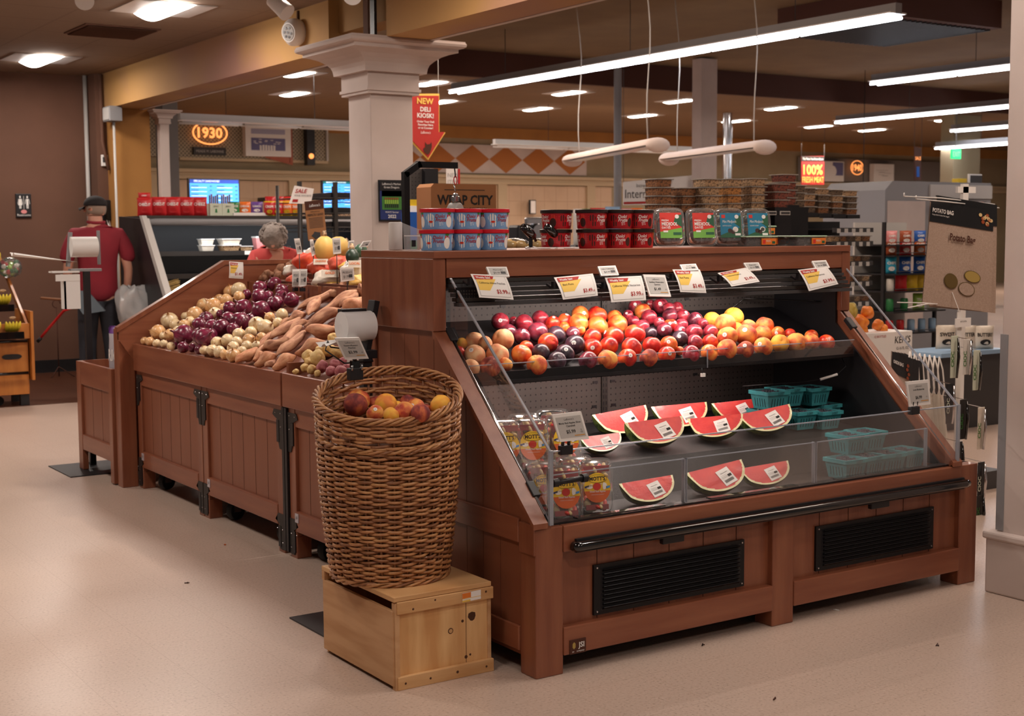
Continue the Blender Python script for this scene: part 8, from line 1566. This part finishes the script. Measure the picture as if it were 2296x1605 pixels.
# --- shopper with grey hair, head bent
pw = onY(632, 560, 10.0); base = Vector((pw.x+.02, 10.15, 0)); t = thing('person', 'person with curly grey hair and coral shirt bending over the produce', 'person', base); M = Matrix.Translation(base) @ Matrix.Rotation(math.radians(150), 4, 'Z')
J = [(0, -.22, .90, .12, .10), (0, -.14, 1.05, .11, .09), (0, -.02, 1.18, .12, .09), (0, .05, 1.26, .09, .07), (0, .10, 1.32, .05), (0, .15, 1.36, .055), (0, .17, 1.40, .078), (0, .16, 1.45, .07)]
E_ = [(i, i+1) for i in range(7)]
chain(6, [(0, .25, 1.34, .016), (0, .27, 1.325, .010)]); chain(6, [(-.08, .16, 1.39, .012)]); chain(6, [(.08, .16, 1.39, .012)])
l_ = chain(3, [(-.14, .04, 1.25, .055), (-.19, .10, 1.10, .045), (-.17, .22, .98, .036), (-.14, .34, .93, .025)]); r_ = chain(3, [(.14, .04, 1.25, .055), (.19, .10, 1.10, .045), (.17, .22, .98, .036), (.14, .34, .93, .025)])
hand(J, E_, l_, (.1, 1, -.3), (0, -.2, -1), 1, .5, .9); hand(J, E_, r_, (-.1, 1, -.3), (0, -.2, -1), -1, .5, .9)
for s in (-1, 1): chain(0, [(s*.08, -.2, .80, .08), (s*.09, -.16, .45, .055), (s*.09, -.18, .09, .036), (s*.09, -.10, .035, .03)])
skinned('body', J, E_, 'skin_tone', t, M)
cloth('shirt', [(0, -.2, .92, .16, .12), (0, -.13, 1.06, .155, .115), (0, -.01, 1.19, .15, .105), (0, .05, 1.27, .11, .085), (0, .09, 1.31, .06), (-.155, .04, 1.25, .07), (-.205, .10, 1.11, .062), (.155, .04, 1.25, .07), (.205, .10, 1.11, .062)], [(0, 1), (1, 2), (2, 3), (3, 4), (3, 5), (5, 6), (3, 7), (7, 8)], 'shirt_coral')
cloth('trousers', [(0, -.21, .90, .14, .11), (-.08, -.19, .78, .10), (-.09, -.16, .45, .075), (-.09, -.18, .08, .06), (.08, -.19, .78, .10), (.09, -.16, .45, .075), (.09, -.18, .08, .06)], [(0, 1), (1, 2), (2, 3), (0, 4), (4, 5), (5, 6)], 'jeans')
for s in (-1, 1): MB().ell(M @ Vector((s*.09, -.13, .04)), (.045, .12, .04), 'shoe', M.to_3x3(), u=14, v=8).build('shoe', t)
b = MB(); r = random.Random(8); c0 = M @ Vector((0, .19, 1.415)); b.ell(c0, (.098, .105, .10), 'hair_grey', M.to_3x3(), u=28, v=18, fn=lambda d, th, ph: d*(1+.06*math.sin(9*th+4*ph)*math.sin(7*ph)))
for k in range(90):
    d = Vector((r.gauss(0, 1), r.gauss(0, 1), r.gauss(.4, .8))).normalized(); q = M.to_3x3() @ Vector((d.x*.098, d.y*.102 if d.y < .5 else .05, d.z*.095)); u_ = q.normalized().orthogonal().normalized(); v_ = q.normalized().cross(u_)
    b.tube([c0+q+(u_*math.cos(j*1.1)+v_*math.sin(j*1.1))*.016+q.normalized()*.004*j*.5 for j in range(6)], .0075, 'hair_grey', 5)
b.build('hair', t)
MB().tube([M @ Vector((-.10, .0, 1.33)), M @ Vector((-.12, .10, 1.2)), M @ Vector((-.13, .06, 1.05))], .012, 'black', 6).build('bag_strap', t)
# ================================================================ tidy custom properties
for o in bpy.data.objects:
    if '_w' in o.keys(): del o['_w']
    if o.parent and 'category' in o.keys(): del o['category']
